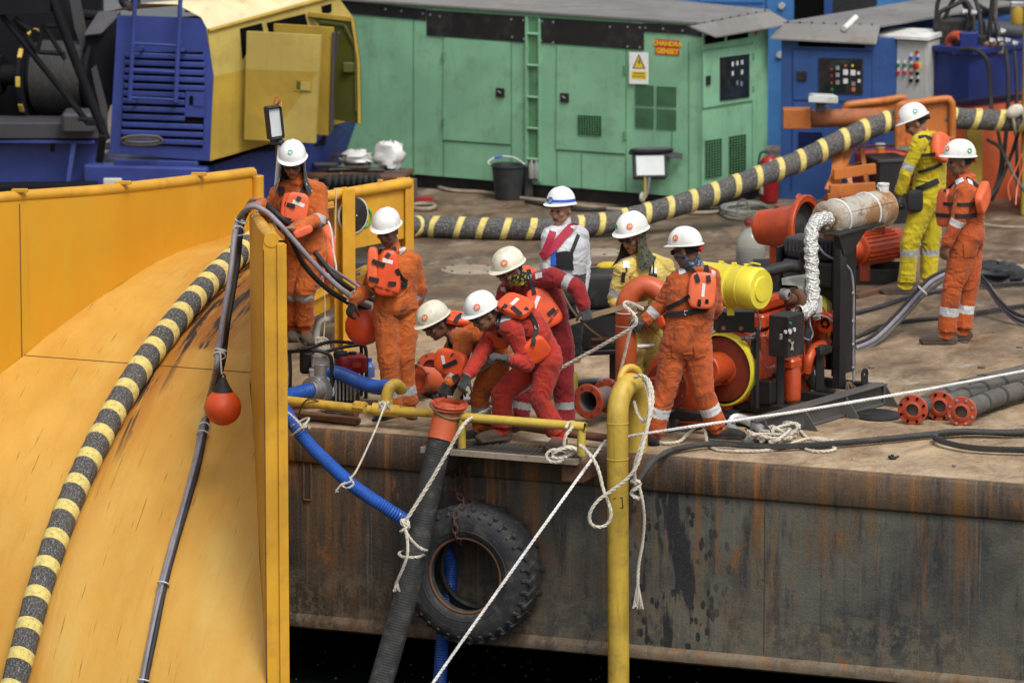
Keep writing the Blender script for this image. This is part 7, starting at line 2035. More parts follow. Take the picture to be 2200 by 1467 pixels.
for k in range(4):
 t = .6 + k * 1.57
 q = mu0 - md_ * .06 + (a_ * math.cos(t) + b_ * math.sin(t)) * .078
 part('flange_bolt', MB().cyl(q, q - md_ * .05, .014, 6), M['steel'], es)
st = W(1893, 452, 836)
part('tail_pipe', MB().cyl(st, W(1897, 434, 836), .045, 18, r2=.05).cyl(W(1897, 436, 836), W(1898, 396, 836), .046, 18), M['white_plastic'], es)
part('rain_cap', MB().lathe([(.03, -.006), (.05, -.006), (.05, .008), (.03, .006)], W(1898, 396, 836), Z, 20, close=True).cyl(W(1888, 401, 836), W(1884, 402, 836), .016, 10).bar(W(1888, 400, 837), W(1893, 412, 839), .008, .006), M['white_plastic'], es)
q = W(1806, 503, 872)
part('tall_post', MB().bar(q, V((q.x, q.y, .16)), .10, .07, up=BX), M['black_paint'], es)
part('post_head', MB().ext([q + AX * -.12, q + AX * .35, q + AX * .10 - Z * .16, q + AX * -.02 - Z * .16], BX * .05).bar(q - AX * .15 + Z * .012, q + AX * .6 + Z * .012, .14, .02), M['black_paint'], es)
fp = spline(Wl([(1782, 472, 868), (1768, 470, 872), (1752, 478, 876), (1744, 498, 879), (1743, 540, 882), (1745, 600, 884), (1746, 640, 886), (1740, 662, 888), (1726, 671, 891), (1714, 672, 893)]), 12)
fp = resample(fp, .012)
m_ = MB()
F_ = frames(fp)
vs = []
nn = 26
for i, (p_, (T, u, b)) in enumerate(zip(fp, F_)):
 for k in range(nn):
  t = 2 * math.pi * k / nn
  r_ = .056 + .006 * math.sin(i * .9 + 2.2 * math.sin(t + i * .13)) + random.uniform(-.0025, .0025)
  vs.append(p_ + u * (math.cos(t) * r_) + b * (math.sin(t) * r_))
m_.add(vs, [(i * nn + k, i * nn + (k + 1) % nn, (i + 1) * nn + (k + 1) % nn, (i + 1) * nn + k) for i in range(len(fp) - 1) for k in range(nn)])
part('foil_wrapped_exhaust', m_, M['foil'], es, angle=45)
wt = MB()
for k in range(16):
 q = W(1822 + random.uniform(-5, 5), 820, 868)
 wt.tube(spline([q, q + V((random.uniform(-.02, .08), random.uniform(-.05, .05), -.08)), q + V((random.uniform(.0, .14), random.uniform(-.1, .1), -.2))], 4), .004, 4)
part('frayed_wires', wt, M['webbing_tan'], es, kind='stuff')
random.seed(5)
for k in range(26):
 f = random.uniform(.02, .98)
 q = e0.lerp(e1, f) + BX * random.uniform(.12, .2) + Z * random.uniform(-.32, .30)
 kind = k % 4
 if kind == 0:
  part('hex_bolt', MB().cyl(q, q + BX * .03, random.uniform(.012, .02), 6), M[random.choice(('engine_dark_red', 'steel_dark'))], es)
 elif kind == 1:
  part('bracket', MB().bar(q, q + AX * random.uniform(-.14, .14) + Z * random.uniform(-.12, .12), .02, .045), M[random.choice(('engine_orange', 'engine_dark_red', 'black_paint'))], es)
 elif kind == 2:
  part('fuel_line', MB().tube(spline([q, q + BX * .05 + Z * .05, q + AX * .15 + BX * .06 - Z * .04, q + AX * .25 + BX * .02 + Z * random.uniform(-.1, .15)], 5), .009, 6), M[random.choice(('rubber_black', 'steel', 'steel_dark'))], es)
 else:
  part('boss', MB().cyl(q, q + BX * .05, random.uniform(.025, .045), 12, r2=.02), M['engine_dark_red'], es)
# people
_rng = np.random.RandomState(3)
_PERM = _rng.rand(64, 64, 64).astype(np.float32)
def vnoise(P):
 """smooth value noise for an (n,3) array"""
 i = np.floor(P).astype(int)
 f = P - i
 f = f * f * (3 - 2 * f)
 out = 0
 for dx in (0, 1):
  for dy in (0, 1):
   for dz in (0, 1):
    wgt = (f[:, 0] if dx else 1 - f[:, 0]) * (f[:, 1] if dy else 1 - f[:, 1]) * (f[:, 2] if dz else 1 - f[:, 2])
    out = out + wgt * _PERM[(i[:, 0] + dx) & 63, (i[:, 1] + dy) & 63, (i[:, 2] + dz) & 63]
 return out
VOX = .0072
class Person:
 def __init__(s, label, G, J, face, look, group=None):
  """J: joints as (px, py, depth offset); face: head direction; look: dict of choices"""
  s.G, s.look = G, look
  g = lambda k: W(J[k][0], J[k][1], G, J[k][2])
  P = {k: g(k) for k in J}
  s.P = P
  zf = min(P['anL'].z, P['anR'].z) - .09
  s.root = thing('person', label, 'person', V((P['pel'].x, P['pel'].y, zf)), group)
  s.F = V(face).normalized()
  tilt = look.get('tilt', V((0, 0, 1)))
  s.U = perp(tilt, s.F)
  s.R = s.F.cross(s.U)                 # the head's own right
  hs = look.get('hs', 1.0)
  s.hs = hs
  mb, B = MB(), []                     # B: bones (a, b, ra, rb, tag, [(t0, t1, mat)])
  suit = look['suit']; legm = look.get('legs', suit)
  fat = look.get('fat', 1.0)
  pel, neck, shL, shR = P['pel'], P['neck'], P['shL'], P['shR']
  hipax = P.get('hipR', pel + (shR - shL) * .5) - P.get('hipL', pel - (shR - shL) * .5)
  sax = (shR - shL).normalized()
  hax = hipax.normalized()
  up = (neck - pel); L = up.length
  mid = pel.lerp(neck, .5) + V(look.get('bend', (0, 0, 0)))
  spine = [pel - up * .17, pel, mid, neck]
  cur = spline(spine[1:], 10)
  tors = [(-.16, .10, .095), (-.08, .152, .128), (0, .178, .14), (.12, .175, .138), (.28, .166, .13), (.45, .172, .132), (.6, .182, .136), (.74, .186, .13), (.85, .165, .11), (.93, .115, .085), (1.0, .075, .075)]
  vs, n = [], 22
  for fr_, a, b in tors:
   if fr_ <= 0:
    c = pel + (cur[1] - cur[0]).normalized() * (L * fr_)
    T = (cur[1] - cur[0]).normalized()
   else:
    i = min(int(fr_ * (len(cur) - 1)), len(cur) - 2)
    f = fr_ * (len(cur) - 1) - i
    c = cur[i].lerp(cur[i + 1], f)
    T = (cur[min(i + 2, len(cur) - 1)] - cur[max(i - 1, 0)]).normalized()
   ax = perp(hax.lerp(sax, max(0, min(1, fr_))), T)
   fx = T.cross(ax)
   for k in range(n):
    t = 2 * math.pi * k / n
    cx, sx = math.cos(t), math.sin(t)
    vs.append(c + ax * (a * fat * math.copysign(abs(cx) ** .86, cx)) + fx * (b * fat * math.copysign(abs(sx) ** .86, sx)))
  m = len(tors)
  mb.add(vs, [(i * n + k, i * n + (k + 1) % n, (i + 1) * n + (k + 1) % n, (i + 1) * n + k) for i in range(m - 1) for k in range(n)] + [tuple(range(n))[::-1], tuple((m - 1) * n + k for k in range(n))])
  for a, b in ((0, .33), (.33, .66), (.66, 1)):
   B.append((pel.lerp(neck, a) if a else pel - up * .15, pel.lerp(neck, b), .16, .16 if b < 1 else .09, suit if a or 'legs' not in look else legm, []))
  mb.tube([shL.lerp(neck, .75), shL.lerp(neck, .3), shL], [.062, .078, .077], 14, round_ends=True)
  mb.tube([shR.lerp(neck, .75), shR.lerp(neck, .3), shR], [.062, .078, .077], 14, round_ends=True)
  for q in (shL, shR):
   B.append((q.lerp(neck, .8), q, .07, .075, suit, []))
  T = (neck - mid).normalized()
  a_ = perp(sax, T); f_ = T.cross(a_)
  col = [neck + T * .018 + a_ * (.068 * math.cos(t)) + f_ * (.07 * math.sin(t)) for t in [2 * math.pi * k / 18 for k in range(18)]]
  mb.tube(col, .02, 8, closed=True, up=T)
  B.append((neck + T * .0, neck + T * .03, .095, .088, suit, []))
  bandm = look.get('band')
  s.hand = {}
  for sd in 'LR':
   sh, el, wr = P['sh' + sd], P['el' + sd], P['wr' + sd]
   mb.tube([sh, sh.lerp(el, .5), el], [.074, .066, .061], 14, round_ends=True)
   cuff = el.lerp(wr, .93)
   mb.tube([el, el.lerp(wr, .5), cuff], [.061, .056, .049], 14, round_ends=True)
   ab = look.get('arm_band', (.62, .82))
   B.append((sh, el, .074, .061, suit, [(look['ub'][0], look['ub'][1], bandm)] if look.get('ub') else []))
   sk = look.get('sleeve', 1.0)
   B.append((el, el.lerp(wr, .95 * sk), .061, .05, suit, [(ab[0], ab[1], bandm)] if bandm and ab and sd in look.get('band_arms', 'LR') else []))
   gl = look.get('glove', {}).get(sd) if isinstance(look.get('glove'), dict) else look.get('glove')
   d = (wr - el).normalized()
   if ('hd' + sd) in P:
    hd = (P['hd' + sd] - wr).normalized()
   else:
    hd = d
   s.make_hand(mb, B, wr, hd, sd, gl or look['skin'], gl is not None, look.get('curl', {}).get(sd, .55), look.get('palm', {}).get(sd))
   mb.tube([el.lerp(wr, .8), wr, wr + hd * .03], [.04, .033, .03], 12, round_ends=True)
   B.append((el.lerp(wr, .97), wr + hd * .01, .04, .036, (gl if gl and not look.get('bare_wrist') else look['skin']), []))
  for sd, sg in (('L', -1), ('R', 1)):
   hip = P.get('hip' + sd, pel + hax * (.088 * sg) - (cur[1] - cur[0]).normalized() * .03)
   kn, an = P['kn' + sd], P['an' + sd]
   mb.tube([hip, hip.lerp(kn, .5), kn], [.108 * fat, .095 * fat, .08], 16, round_ends=True)
   hem = kn.lerp(an, look.get('hem', .93))
   mb.tube([kn, kn.lerp(an, .4), hem], [.08, .079, .082], 16, round_ends=False)
   lb = look.get('leg_band', (.32, .52))
   B.append((hip, kn, .105, .08, legm, []))
   B.append((kn, hem, .08, .082, legm, [(lb[0], lb[1], bandm)] if bandm and lb else []))
   bm_ = look['boot']
   toe = P.get('toe' + sd)
   fd = (toe - an) if toe else s.F
   fd = V((fd.x, fd.y, 0)).normalized()
   flo = V((an.x, an.y, an.z - .085))
   mb.tube([kn.lerp(an, .72), an + Z * .02, an - Z * .03], [.056, .056, .054], 14, round_ends=True)
   fx = fd.cross(Z)
   heel = flo - fd * .055 + Z * .042
   mb.tube([heel, flo + fd * .03 + Z * .05, flo + fd * .10 + Z * .047, flo + fd * .17 + Z * .04, flo + fd * .205 + Z * .036], [.042, .05, .05, .046, .036], 14, round_ends=True, flat=(.92, 1.0), up=Z)
   mb.box(flo + fd * .075 + Z * .012, (.135, .047, .013), (fd, fx, Z), .012)
   B.append((kn.lerp(an, .9) if look.get('hem', .93) > .8 else hem, an, .06, .056, bm_, []))
   B.append((heel, flo + fd * .2 + Z * .03, .05, .05, bm_, []))
  H = P['head']
  F, U, R = s.F * hs, s.U * hs, s.R * hs
  s.H = H
  mb.ell(H + U * .025 - F * .012, R * .074, F * .094, U * .105, 20, 14)
  mb.ell(H - U * .045 + F * .022, R * .058, F * .07, U * .078, 16, 10, e2=.85)
  mb.ell(H - U * .098 + F * .062, R * .026, F * .024, U * .02, 12, 8)
  mb.ell(H - U * .022 + F * .094, R * .0125, F * .022, U * .03, 12, 8)
  mb.ell(H - U * .036 + F * .098, R * .018, F * .014, U * .011, 12, 8)
  mb.ell(H + U * .024 + F * .078, R * .054, F * .018, U * .012, 14, 8)
  mb.ell(H - U * .066 + F * .082, R * .023, F * .011, U * .0085, 12, 8)
  for q in (-1, 1):
   mb.ell(H + R * (.074 * q) - U * .012 - F * .01, R * .011, F * .019, U * .033, 10, 8)
   mb.ell(H + R * (.04 * q) - U * .02 + F * .062, R * .026, F * .026, U * .024, 10, 8)
  mb.tube([H - U * .05 - F * .02, H.lerp(neck, .72) , neck - T * .02], [.054, .056, .062], 14, round_ends=True)
  B.append((H + U * .04 - F * .02, H - U * .04 + F * .03, .085, .075, look['skin'], []))
  B.append((H - U * .05 + F * .04, H - U * .1 + F * .062, .05, .026, look['skin'], []))
  B.append((H - U * .02 + F * .09, H - U * .03 + F * .1, .02, .02, look['skin'], []))
  B.append((H - U * .06 - F * .02, H.lerp(neck, .8), .056, .056, look['skin'], []))
  for ex in look.get('extra', []):
   ex(s, mb, B)
  s.finish(mb, B)
 def make_hand(s, mb, B, wr, d, sd, mat, gloved, curl, palmdir):
  k = 1.1 if gloved else 1.0
  pn = V(palmdir) if palmdir else V((0, .3, -1))
  pn = pn - d * pn.dot(d)
  pn = pn.normalized() if pn.length > 1e-3 else d.orthogonal().normalized()
  ac = d.cross(pn)
  c = wr + d * .052
  mb.ell(c, ac * (.041 * k), d * (.053 * k), pn * (.0165 * k), 16, 10, e2=.8, e1=.9)
  B.append((wr + d * .015, wr + d * .09, .042, .042, mat, []))
  sg = 1 if sd == 'L' else -1
  for i, (o, ln) in enumerate(((-.031, .070), (-.0105, .079), (.0105, .074), (.031, .058))):
   p = wr + d * (.094 - abs(o) * .18) * k + ac * (o * k * 1.08)
   dd = (d + ac * (o * 2.4)).normalized()
   pts = [p - d * .02, p]
   cdir = dd
   for j, fr_ in enumerate((.45, .32, .23)):
    an = curl * (.9, 1.1, .8)[j]
    cdir = (cdir * math.cos(an) + perp(pn, cdir) * math.sin(an)).normalized()
    p = p + cdir * (ln * fr_ * k)
    pts.append(p)
   mb.tube(pts, [.0098 * k, .0102 * k, .0098 * k, .009 * k, .0075 * k], 8, round_ends=True)
   B.append((pts[1], pts[2], .012, .012, mat, []))
   B.append((pts[2], pts[4], .012, .012, mat, []))
  th = wr + d * .03 + ac * (-.034 * sg * k) + pn * .006
  td = (d * .75 - ac * (.55 * sg) + pn * .45).normalized()
  t2 = th + td * .042 * k
  t3 = t2 + (td * .7 + d * .3 + pn * curl * .5).normalized() * .032 * k
  mb.tube([th - td * .01, th, t2, t3], [.014 * k, .0135 * k, .0115 * k, .009 * k], 8, round_ends=True)
  B.append((th, t3, .014, .012, mat, []))
  s.hand[sd] = wr + d * .09 + pn * .03
 def finish(s, mb, B):
  org = ORG[s.root.name]
  me = bpy.data.meshes.new('body')
  me.from_pydata([(p[0] - org.x, p[1] - org.y, p[2] - org.z) for p in mb.v], [], mb.f)
  bm = bmesh.new(); bm.from_mesh(me)
  bmesh.ops.recalc_face_normals(bm, faces=bm.faces)
  bm.to_mesh(me); bm.free()
  o = bpy.data.objects.new('body', me)
  COL.objects.link(o)
  md = o.modifiers.new('r', 'REMESH'); md.mode = 'VOXEL'; md.voxel_size = VOX; md.adaptivity = 0
  sm = o.modifiers.new('s', 'SMOOTH'); sm.factor = .5; sm.iterations = 2
  dg = bpy.context.evaluated_depsgraph_get()
  me2 = bpy.data.meshes.new_from_object(o.evaluated_get(dg))
  o.modifiers.clear()
  o.data = me2
  me2.name = 'body'
  bpy.data.meshes.remove(me)
  nv = len(me2.vertices)
  co_ = np.empty(nv * 3, dtype=np.float32); me2.vertices.foreach_get('co', co_); co_ = co_.reshape(-1, 3)
  no_ = np.empty(nv * 3, dtype=np.float32); me2.vertices.foreach_get('normal', no_); no_ = no_.reshape(-1, 3)
  names = []
  for bn in B:
   for q in [bn[4]] + [x[2] for x in bn[5]]:
    if q and q not in names: names.append(q)
  O_ = np.array(org[:], dtype=np.float32)
  def classify(P):
   best = np.full(len(P), 1e9, dtype=np.float32); bi = np.zeros(len(P), dtype=int); bt = np.zeros(len(P), dtype=np.float32)
   for i, (a, b, ra, rb, tg, bd) in enumerate(B):
    A_ = np.array(a[:], dtype=np.float32) - O_; D_ = np.array((b - a)[:], dtype=np.float32)
    tt = ((P - A_) @ D_) / max(1e-9, float(D_ @ D_))
    tc = np.clip(tt, 0, 1)
    dist = np.linalg.norm(P - A_ - tc[:, None] * D_, axis=1) - (ra + (rb - ra) * tc)
    q = dist < best
    best[q] = dist[q]; bi[q] = i; bt[q] = tt[q]
   return bi, bt
  bi, bt = classify(co_)
  suitb = np.array([1.0 if (x[4].startswith(('suit', 'shirt', 'trous'))) else 0.0 for x in B], dtype=np.float32)
  amp = suitb[bi]
  loc = np.zeros_like(co_)
  ax = np.array([((x[1] - x[0]).normalized())[:] for x in B], dtype=np.float32)[bi]
  along = np.sum(co_ * ax, axis=1)
  seed = s.G * .37
  Q = co_ * 7.0 + seed
  n1 = vnoise(np.stack([along * 11 + 6.5 * vnoise(Q), Q[:, 0] * .9, Q[:, 2] * .9 + Q[:, 1]], axis=1))
  n2 = vnoise(np.stack([along * 22 + 6 * vnoise(Q * 1.3 + 9), Q[:, 0] * 2, Q[:, 2] * 2 + Q[:, 1]], axis=1))
  n3 = vnoise(co_ * 5 + seed + 20)
  r1 = 1 - np.abs(n1 * 2 - 1)
  r2 = 1 - np.abs(n2 * 2 - 1)
  joint = np.clip(1.0 - 2.2 * np.minimum(np.abs(bt), np.abs(1 - bt)), .2, 1)
  disp = amp * ((r1 ** 2 - .35) * .017 * (.25 + joint) * .62 + (r2 ** 2 - .35) * .005 + (n3 - .5) * .02)
  co_ += no_ * disp[:, None]
  me2.vertices.foreach_set('co', co_.ravel())
  nf = len(me2.polygons)
  fc = np.empty(nf * 3, dtype=np.float32); me2.polygons.foreach_get('center', fc); fc = fc.reshape(-1, 3)
  bi, bt = classify(fc)
  mi = np.array([names.index(x[4]) for x in B])[bi]
  for i, bn in enumerate(B):
   for t0, t1, mm in bn[5]:
    if mm:
     mi[(bi == i) & (bt > t0) & (bt < t1)] = names.index(mm)
  for q in names:
   me2.materials.append(M[q])
  if s.look['skin'] in names:
   me2.materials.append(M['lip_brown'])
   H = np.array((s.H - org)[:]);
   rel = fc - H
   f_, u_, r_ = (rel @ np.array(s.F[:]), rel @ np.array(s.U[:]), rel @ np.array(s.R[:]))
   mi[(np.abs(u_ + .066) < .0085) & (np.abs(r_) < .024) & (f_ > .07)] = len(names)
  me2.polygons.foreach_set('material_index', mi.astype(np.int32))
  me2.update()
  me2.shade_smooth()
  o.parent = s.root
  ORG[o.name] = org
  s.body = o
  s.tv = [V(p) + org for p in co_.tolist()]
  s.tf = [tuple(p.vertices) for p in me2.polygons]
  s.bvh = BVHTree.FromPolygons(s.tv, s.tf)
  s.pads = []
  look = s.look
  H, F, U, R, hs = s.H, s.F, s.U, s.R, s.hs
  if not look.get('no_hat'):
   s.hat(look.get('hat', 'helmet_white'))
  if look.get('shades', True):
   m_ = MB()
   for q in (-1, 1):
    m_.ell(H + F * (.094 * hs) + R * (.034 * q * hs) + U * (.008 * hs), R * .031, F * .014, U * .021, 12, 8, e2=.8)
   m_.tube([H + F * .07 * hs + R * .066 + U * .012, H - F * .02 + R * .08 + U * .012], .004, 6).tube([H + F * .07 * hs - R * .066 + U * .012, H - F * .02 - R * .08 + U * .012], .004, 6)
   m_.tube([H + F * .102 * hs + R * .02 + U * .012, H + F * .102 * hs - R * .02 + U * .012], .004, 6)
   part('sunglasses', m_, M['glass_dark'], s.root)
  else:
   for q in (-1, 1):
    part('eye', MB().ell(H + F * (.083 * hs) + R * (.032 * q * hs) + U * (.004 * hs), R * .013, F * .01, U * .007, 10, 6), M['glass_dark'], s.root)
  m_ = MB()
  rows = []
  for i in range(7):
   ph = -.55 + 1.2 * i / 6
   rows.append([H - F * .014 + R * (.081 * math.cos(ph) * math.sin(t)) + F * (.104 * math.cos(ph) * math.cos(t)) + U * (.02 + .1 * math.sin(ph)) for t in [1.75 + (2 * math.pi - 3.5) * k / 14 for k in range(15)]])
  m_.grid(rows)
  part('hair', m_, M['hair_black'], s.root)
 def hat(s, mat):
  H, F, U, R = s.H, s.F, s.U, s.R
  k = s.hs * .955
  c = H + U * (.053 * s.hs) - F * .008
  tl = s.look.get('hat_tilt', -.2)
  Fu, Uu = F * math.cos(tl) - U * math.sin(tl), U * math.cos(tl) + F * math.sin(tl)
  n, m_ = 40, 11
  def dome(sc):
   rows = []
   for i in range(m_ + 1):
    ph = (math.pi / 2) * i / m_
    rr = []
    for j in range(n):
     t = 2 * math.pi * j / n
     x, y = math.cos(ph) ** .88 * math.sin(t) * .112, math.cos(ph) ** .88 * math.cos(t) * .141
     z = .128 * math.sin(ph) ** .95
     rid = .009 * (math.exp(-(x / .016) ** 2) + .6 * math.exp(-((abs(x) - .046) / .011) ** 2)) * max(0, math.sin(ph) - .3) * (1 if abs(y) < .12 else .4)
     rr.append(c + (R * x + Fu * y + Uu * (z + rid)) * (k * sc))
    rows.append(rr)
   return rows
  mb = MB().grid(dome(1.0), wrap=True)
  hat = part('hard_hat', mb, M[mat], s.root, angle=60)
  rim = []
  for wd, dz in ((-.004, -.0), (.008, -.004), (.013, -.009), (.0105, -.014), (-.006, -.009)):
   rr = []
   for j in range(n):
    t = 2 * math.pi * j / n
    pk = max(0.0, math.cos(t)) ** 2.2
    ex = wd * (1 + 1.9 * pk) if wd > 0 else wd
    rr.append(c + (R * (math.sin(t) * (.112 + ex)) + Fu * (math.cos(t) * (.141 + ex)) + Uu * (dz - (.011 * pk if wd > .005 else 0))) * k)
   rim.append(rr)
  part('brim', MB().grid(rim, wrap=True), M[mat], hat, angle=70)
  part('dark_inner_dome', MB().grid(dome(.965)[0:9], wrap=True), M['strap_black'], hat)  # black inner dome, added so the helmet is dark from underneath
  s.hatc, s.hatF, s.hatU, s.hk = c, Fu, Uu, k
  s.hat_ob = hat
 def sticker(s, th, ph, r=.024, num=None, mat='sticker_orange', ring=None):
  """round sticker on the helmet: angle round (0 front, + to the head's right), angle up"""
  x, y, z = math.cos(ph) ** .88 * math.sin(th) * .112, math.cos(ph) ** .88 * math.cos(th) * .141, .128 * math.sin(ph) ** .95
  p = s.hatc + (s.R * x + s.hatF * y + s.hatU * z) * s.hk
  n_ = (s.R * (x / .112 ** 2) + s.hatF * (y / .141 ** 2) + s.hatU * (z / .138 ** 2)).normalized()
  up = perp(s.hatU, n_)
  xd = up.cross(n_)
  p = p + n_ * .0035
  if ring:
   st = part('emblem', MB().torus(p, n_, r * .8, r * .2, 18, 6), M[ring], s.hat_ob)
  else:
   st = part('number_sticker' if num else 'sticker', MB().cyl(p - n_ * .004, p + n_ * .0012, r, 18), M[mat], s.hat_ob)
  if num:
   ORG[st.name] = ORG[s.root.name]
   lo = text('lettering', num, p + n_ * .0016, xd, up, r * 1.15, M['label_white'], s.hat_ob, bold=.0006)
 def knob(s, mat='sign_red'):
  p = s.hatc - s.hatF * (.125 * s.hk) - s.hatU * .045
  part('ratchet_knob', MB().cyl(p + s.hatF * .01, p - s.hatF * .02, .022, 14), M[mat], s.hat_ob)
  part('harness_band', MB().tube([s.hatc - s.hatF * .11 * s.hk + s.R * .05 - s.hatU * .03, p + s.hatF * .004, s.hatc - s.hatF * .11 * s.hk - s.R * .05 - s.hatU * .03], .008, 6, flat=(1, 2)), M['strap_black'], s.hat_ob)
 # reading points off the body
 def refresh(s):
  vs, fs = list(s.tv), list(s.tf)
  for m_ in s.pads:
   o_ = len(vs)
   vs += [V(p) for p in m_.v]
   fs += [tuple(o_ + i for i in f) for f in m_.f]
  s.bvh2 = BVHTree.FromPolygons(vs, fs)
 def hit(s, px, py, lift=.0, pads=False):
  b = s.bvh2 if pads else s.bvh
  d = ray(px, py).normalized()
  loc, nrm, i, q = b.ray_cast(CAM, d)
  if loc is None:
   dep = (s.P['pel'] - CAM).dot(d)
   loc, nrm, i, q = b.find_nearest(CAM + d * dep)
  if nrm.dot(d) > 0:
   nrm = -nrm
  return loc + nrm * lift, nrm
 def pad(s, cx, ux, wd, ht, th, mat='vest_orange', n=None, taper=0.0, flatten=.55, push=.4, parent=None, name='foam_panel'):
  c, nn = s.hit(*cx)
  u2, _ = s.hit(*ux)
  tocam = (CAM - c).normalized()
  nrm = V(n).normalized() if n else (nn * (1 - flatten) + tocam * flatten).normalized()
  up = perp(u2 - c, nrm)
  xd = up.cross(nrm)
  mb = MB().ell(c + nrm * (th * push), xd * (wd / 2), up * (ht / 2), nrm * (th / 2), 28, 12, e1=.42, e2=.55, taper=-taper)
  s.pads.append(mb)
  pr = part(name, mb, M[mat], parent or s.vest())
  s.padf = (c + nrm * (th * (push + .5)), xd, up, nrm, wd, ht)
  return pr
 def on_pad(s, name, x, y, w_, h_, mat, parent, rot=0.0):
  c, xd, up, nrm, wd, ht = s.padf
  a = xd * math.cos(rot) + up * math.sin(rot)
  b = up * math.cos(rot) - xd * math.sin(rot)
  p = c + xd * (x * wd / 2) + up * (y * ht / 2)
  return part(name, MB().box(p - nrm * .001, (w_ / 2, h_ / 2, .003), (a, b, nrm), .002), M[mat], parent)
 def pad_text(s, body, x, y, size, parent, rot=0.0):
  c, xd, up, nrm, wd, ht = s.padf
  a = xd * math.cos(rot) + up * math.sin(rot)
  b = up * math.cos(rot) - xd * math.sin(rot)
  text('lettering', body, c + xd * (x * wd / 2) + up * (y * ht / 2) + nrm * .0015, a, b, size, M['print_dark'], parent, bold=.0008)
 def vest(s):
  if not hasattr(s, '_vest'):
   o = bpy.data.objects.new('life_vest', None)
   COL.objects.link(o)
   o.parent = s.root
   ORG[o.name] = ORG[s.root.name]
   s._vest = o
  return s._vest
 def strap(s, pts, wd=.034, mat='strap_black', lift=.013, name='strap', parent=None, pads=True):
  s.refresh()
  P2 = []
  for a, b in zip(pts, pts[1:]):
   k = max(2, int(math.hypot(b[0] - a[0], b[1] - a[1]) / 6))
   P2 += [(a[0] + (b[0] - a[0]) * i / k, a[1] + (b[1] - a[1]) * i / k) for i in range(k)]
  P2.append(pts[-1])
  hs_ = [s.hit(x, y, 0, pads) for x, y in P2]
  N3 = [(h[1] * .55 + (CAM - h[0]).normalized() * .75).normalized() for h in hs_]
  P3 = [h[0] + n_ * lift for h, n_ in zip(hs_, N3)]
  for _ in range(2):
   P3 = [P3[0]] + [(a + b * 2 + c) / 4 for a, b, c in zip(P3, P3[1:], P3[2:])] + [P3[-1]]
   N3 = [N3[0]] + [(a + b * 2 + c).normalized() for a, b, c in zip(N3, N3[1:], N3[2:])] + [N3[-1]]
  return part(name, MB().ribbon(P3, N3, wd, .005), M[mat], parent or s.vest())
 def patch(s, quad, mat, name='reflective_patch', lift=.006, parent=None):
  """small cloth patch lying on the body, four picture corners"""
  rows, rows2 = [], []
  (ax, ay), (bx, by), (cx, cy), (dx, dy) = quad
  for i in range(6):
   v_ = i / 5
   r_, r2 = [], []
   for k in range(6):
    u = k / 5
    x = (ax * (1 - u) + bx * u) * (1 - v_) + (dx * (1 - u) + cx * u) * v_
    y = (ay * (1 - u) + by * u) * (1 - v_) + (dy * (1 - u) + cy * u) * v_
    p, n_ = s.hit(x, y, lift)
    r_.append(p)
   rows.append(r_)
  return part(name, MB().grid(rows), M[mat], parent or s.root, recalc=False)
 def buckle(s, px, py, parent=None, w_=.03):
  p, n_ = s.hit(px, py, .012, True)
  a = perp(V((1, 0, .1)), n_); b = n_.cross(a)
  m_ = MB()
  for (x0, y0, x1, y1) in ((-1, -1, 1, -1), (1, -1, 1, 1), (1, 1, -1, 1), (-1, 1, -1, -1)):
   m_.bar(p + a * (x0 * w_ / 2) + b * (y0 * w_ / 2), p + a * (x1 * w_ / 2) + b * (y1 * w_ / 2), .005, .005, up=n_)
  return part('buckle', m_, M['silver_trim'], parent or s.vest())
def shroud(s, mat, pts, name='neck_cloth', th=.008):
 """cloth hanging from the helmet: rows of (angle round, drop, out)"""
 H, F, U, R = s.H, s.F, s.U, s.R
 rows = []
 for j, (dz, k) in enumerate(pts):
  rr = []
  for i in range(25):
   t = 1.15 + (2 * math.pi - 2.3) * i / 24
   wv = 1 + .05 * math.sin(t * 9 + j)
   rr.append(H - F * .012 + (R * (math.sin(t) * .098) + F * (math.cos(t) * .118)) * (k * wv) + U * .03 - Z * dz)
  rows.append(rr)
 return part(name, MB().grid(rows), M[mat], s.root, recalc=False)
def gaiter(s, mat, lo=-.03, hi=.02):
 """tube of cloth over nose, mouth and neck"""
 H, F, U, R = s.H, s.F, s.U, s.R
 nk = s.P['neck']
 rows = []
 for j in range(9):
  f = j / 8
  c = (H - U * .015 + F * .012).lerp(nk + Z * .01, f)
  rr = []
  for i in range(28):
   t = 2 * math.pi * i / 28
   rx, ry = .076 + .012 * f, (.102 if math.cos(t) > 0 else .085) - .012 * f
   wv = 1 + .045 * math.sin(t * 5 + j * 2.1) + .03 * math.sin(t * 11 + j)
   rr.append(c + (R * (math.sin(t) * rx) + F * (math.cos(t) * ry)) * wv - U * (.01 * math.cos(t) * (1 - f)))
  rows.append(rr)
 return part('neck_gaiter', MB().grid(rows, wrap=True), M[mat], s.root)
CREW = 'crew at work on the barge deck'
p = Person('person in orange coverall and vest holding the lamp pole behind the chute wall', 869, dict(
 head=(629, 348, -.08), neck=(641, 394, 0), shR=(597, 416, .02), shL=(684, 412, .02), elL=(690, 472, -.1), wrL=(632, 491, -.33), hdL=(604, 492, -.36),
 elR=(582, 462, .06), wrR=(560, 437, -.1), hdR=(545, 440, -.14), pel=(652, 532, .05), knL=(655, 628, -.1), anL=(656, 712, -.02), toeL=(666, 745, -.2), knR=(628, 625, .0), anR=(632, 705, .1), toeR=(630, 720, -.1)),
 (-.08, -.9, -.42), dict(suit='suit_orange', skin='skin_brown', boot='boot_brown', band='band_silver', sleeve=1.0, hem=.80, leg_band=(.02, .2), arm_band=(.02, .22), curl=dict(L=1.1, R=.6), palm=dict(L=(-.5, -.4, -.7)), hs=1.03), CREW)
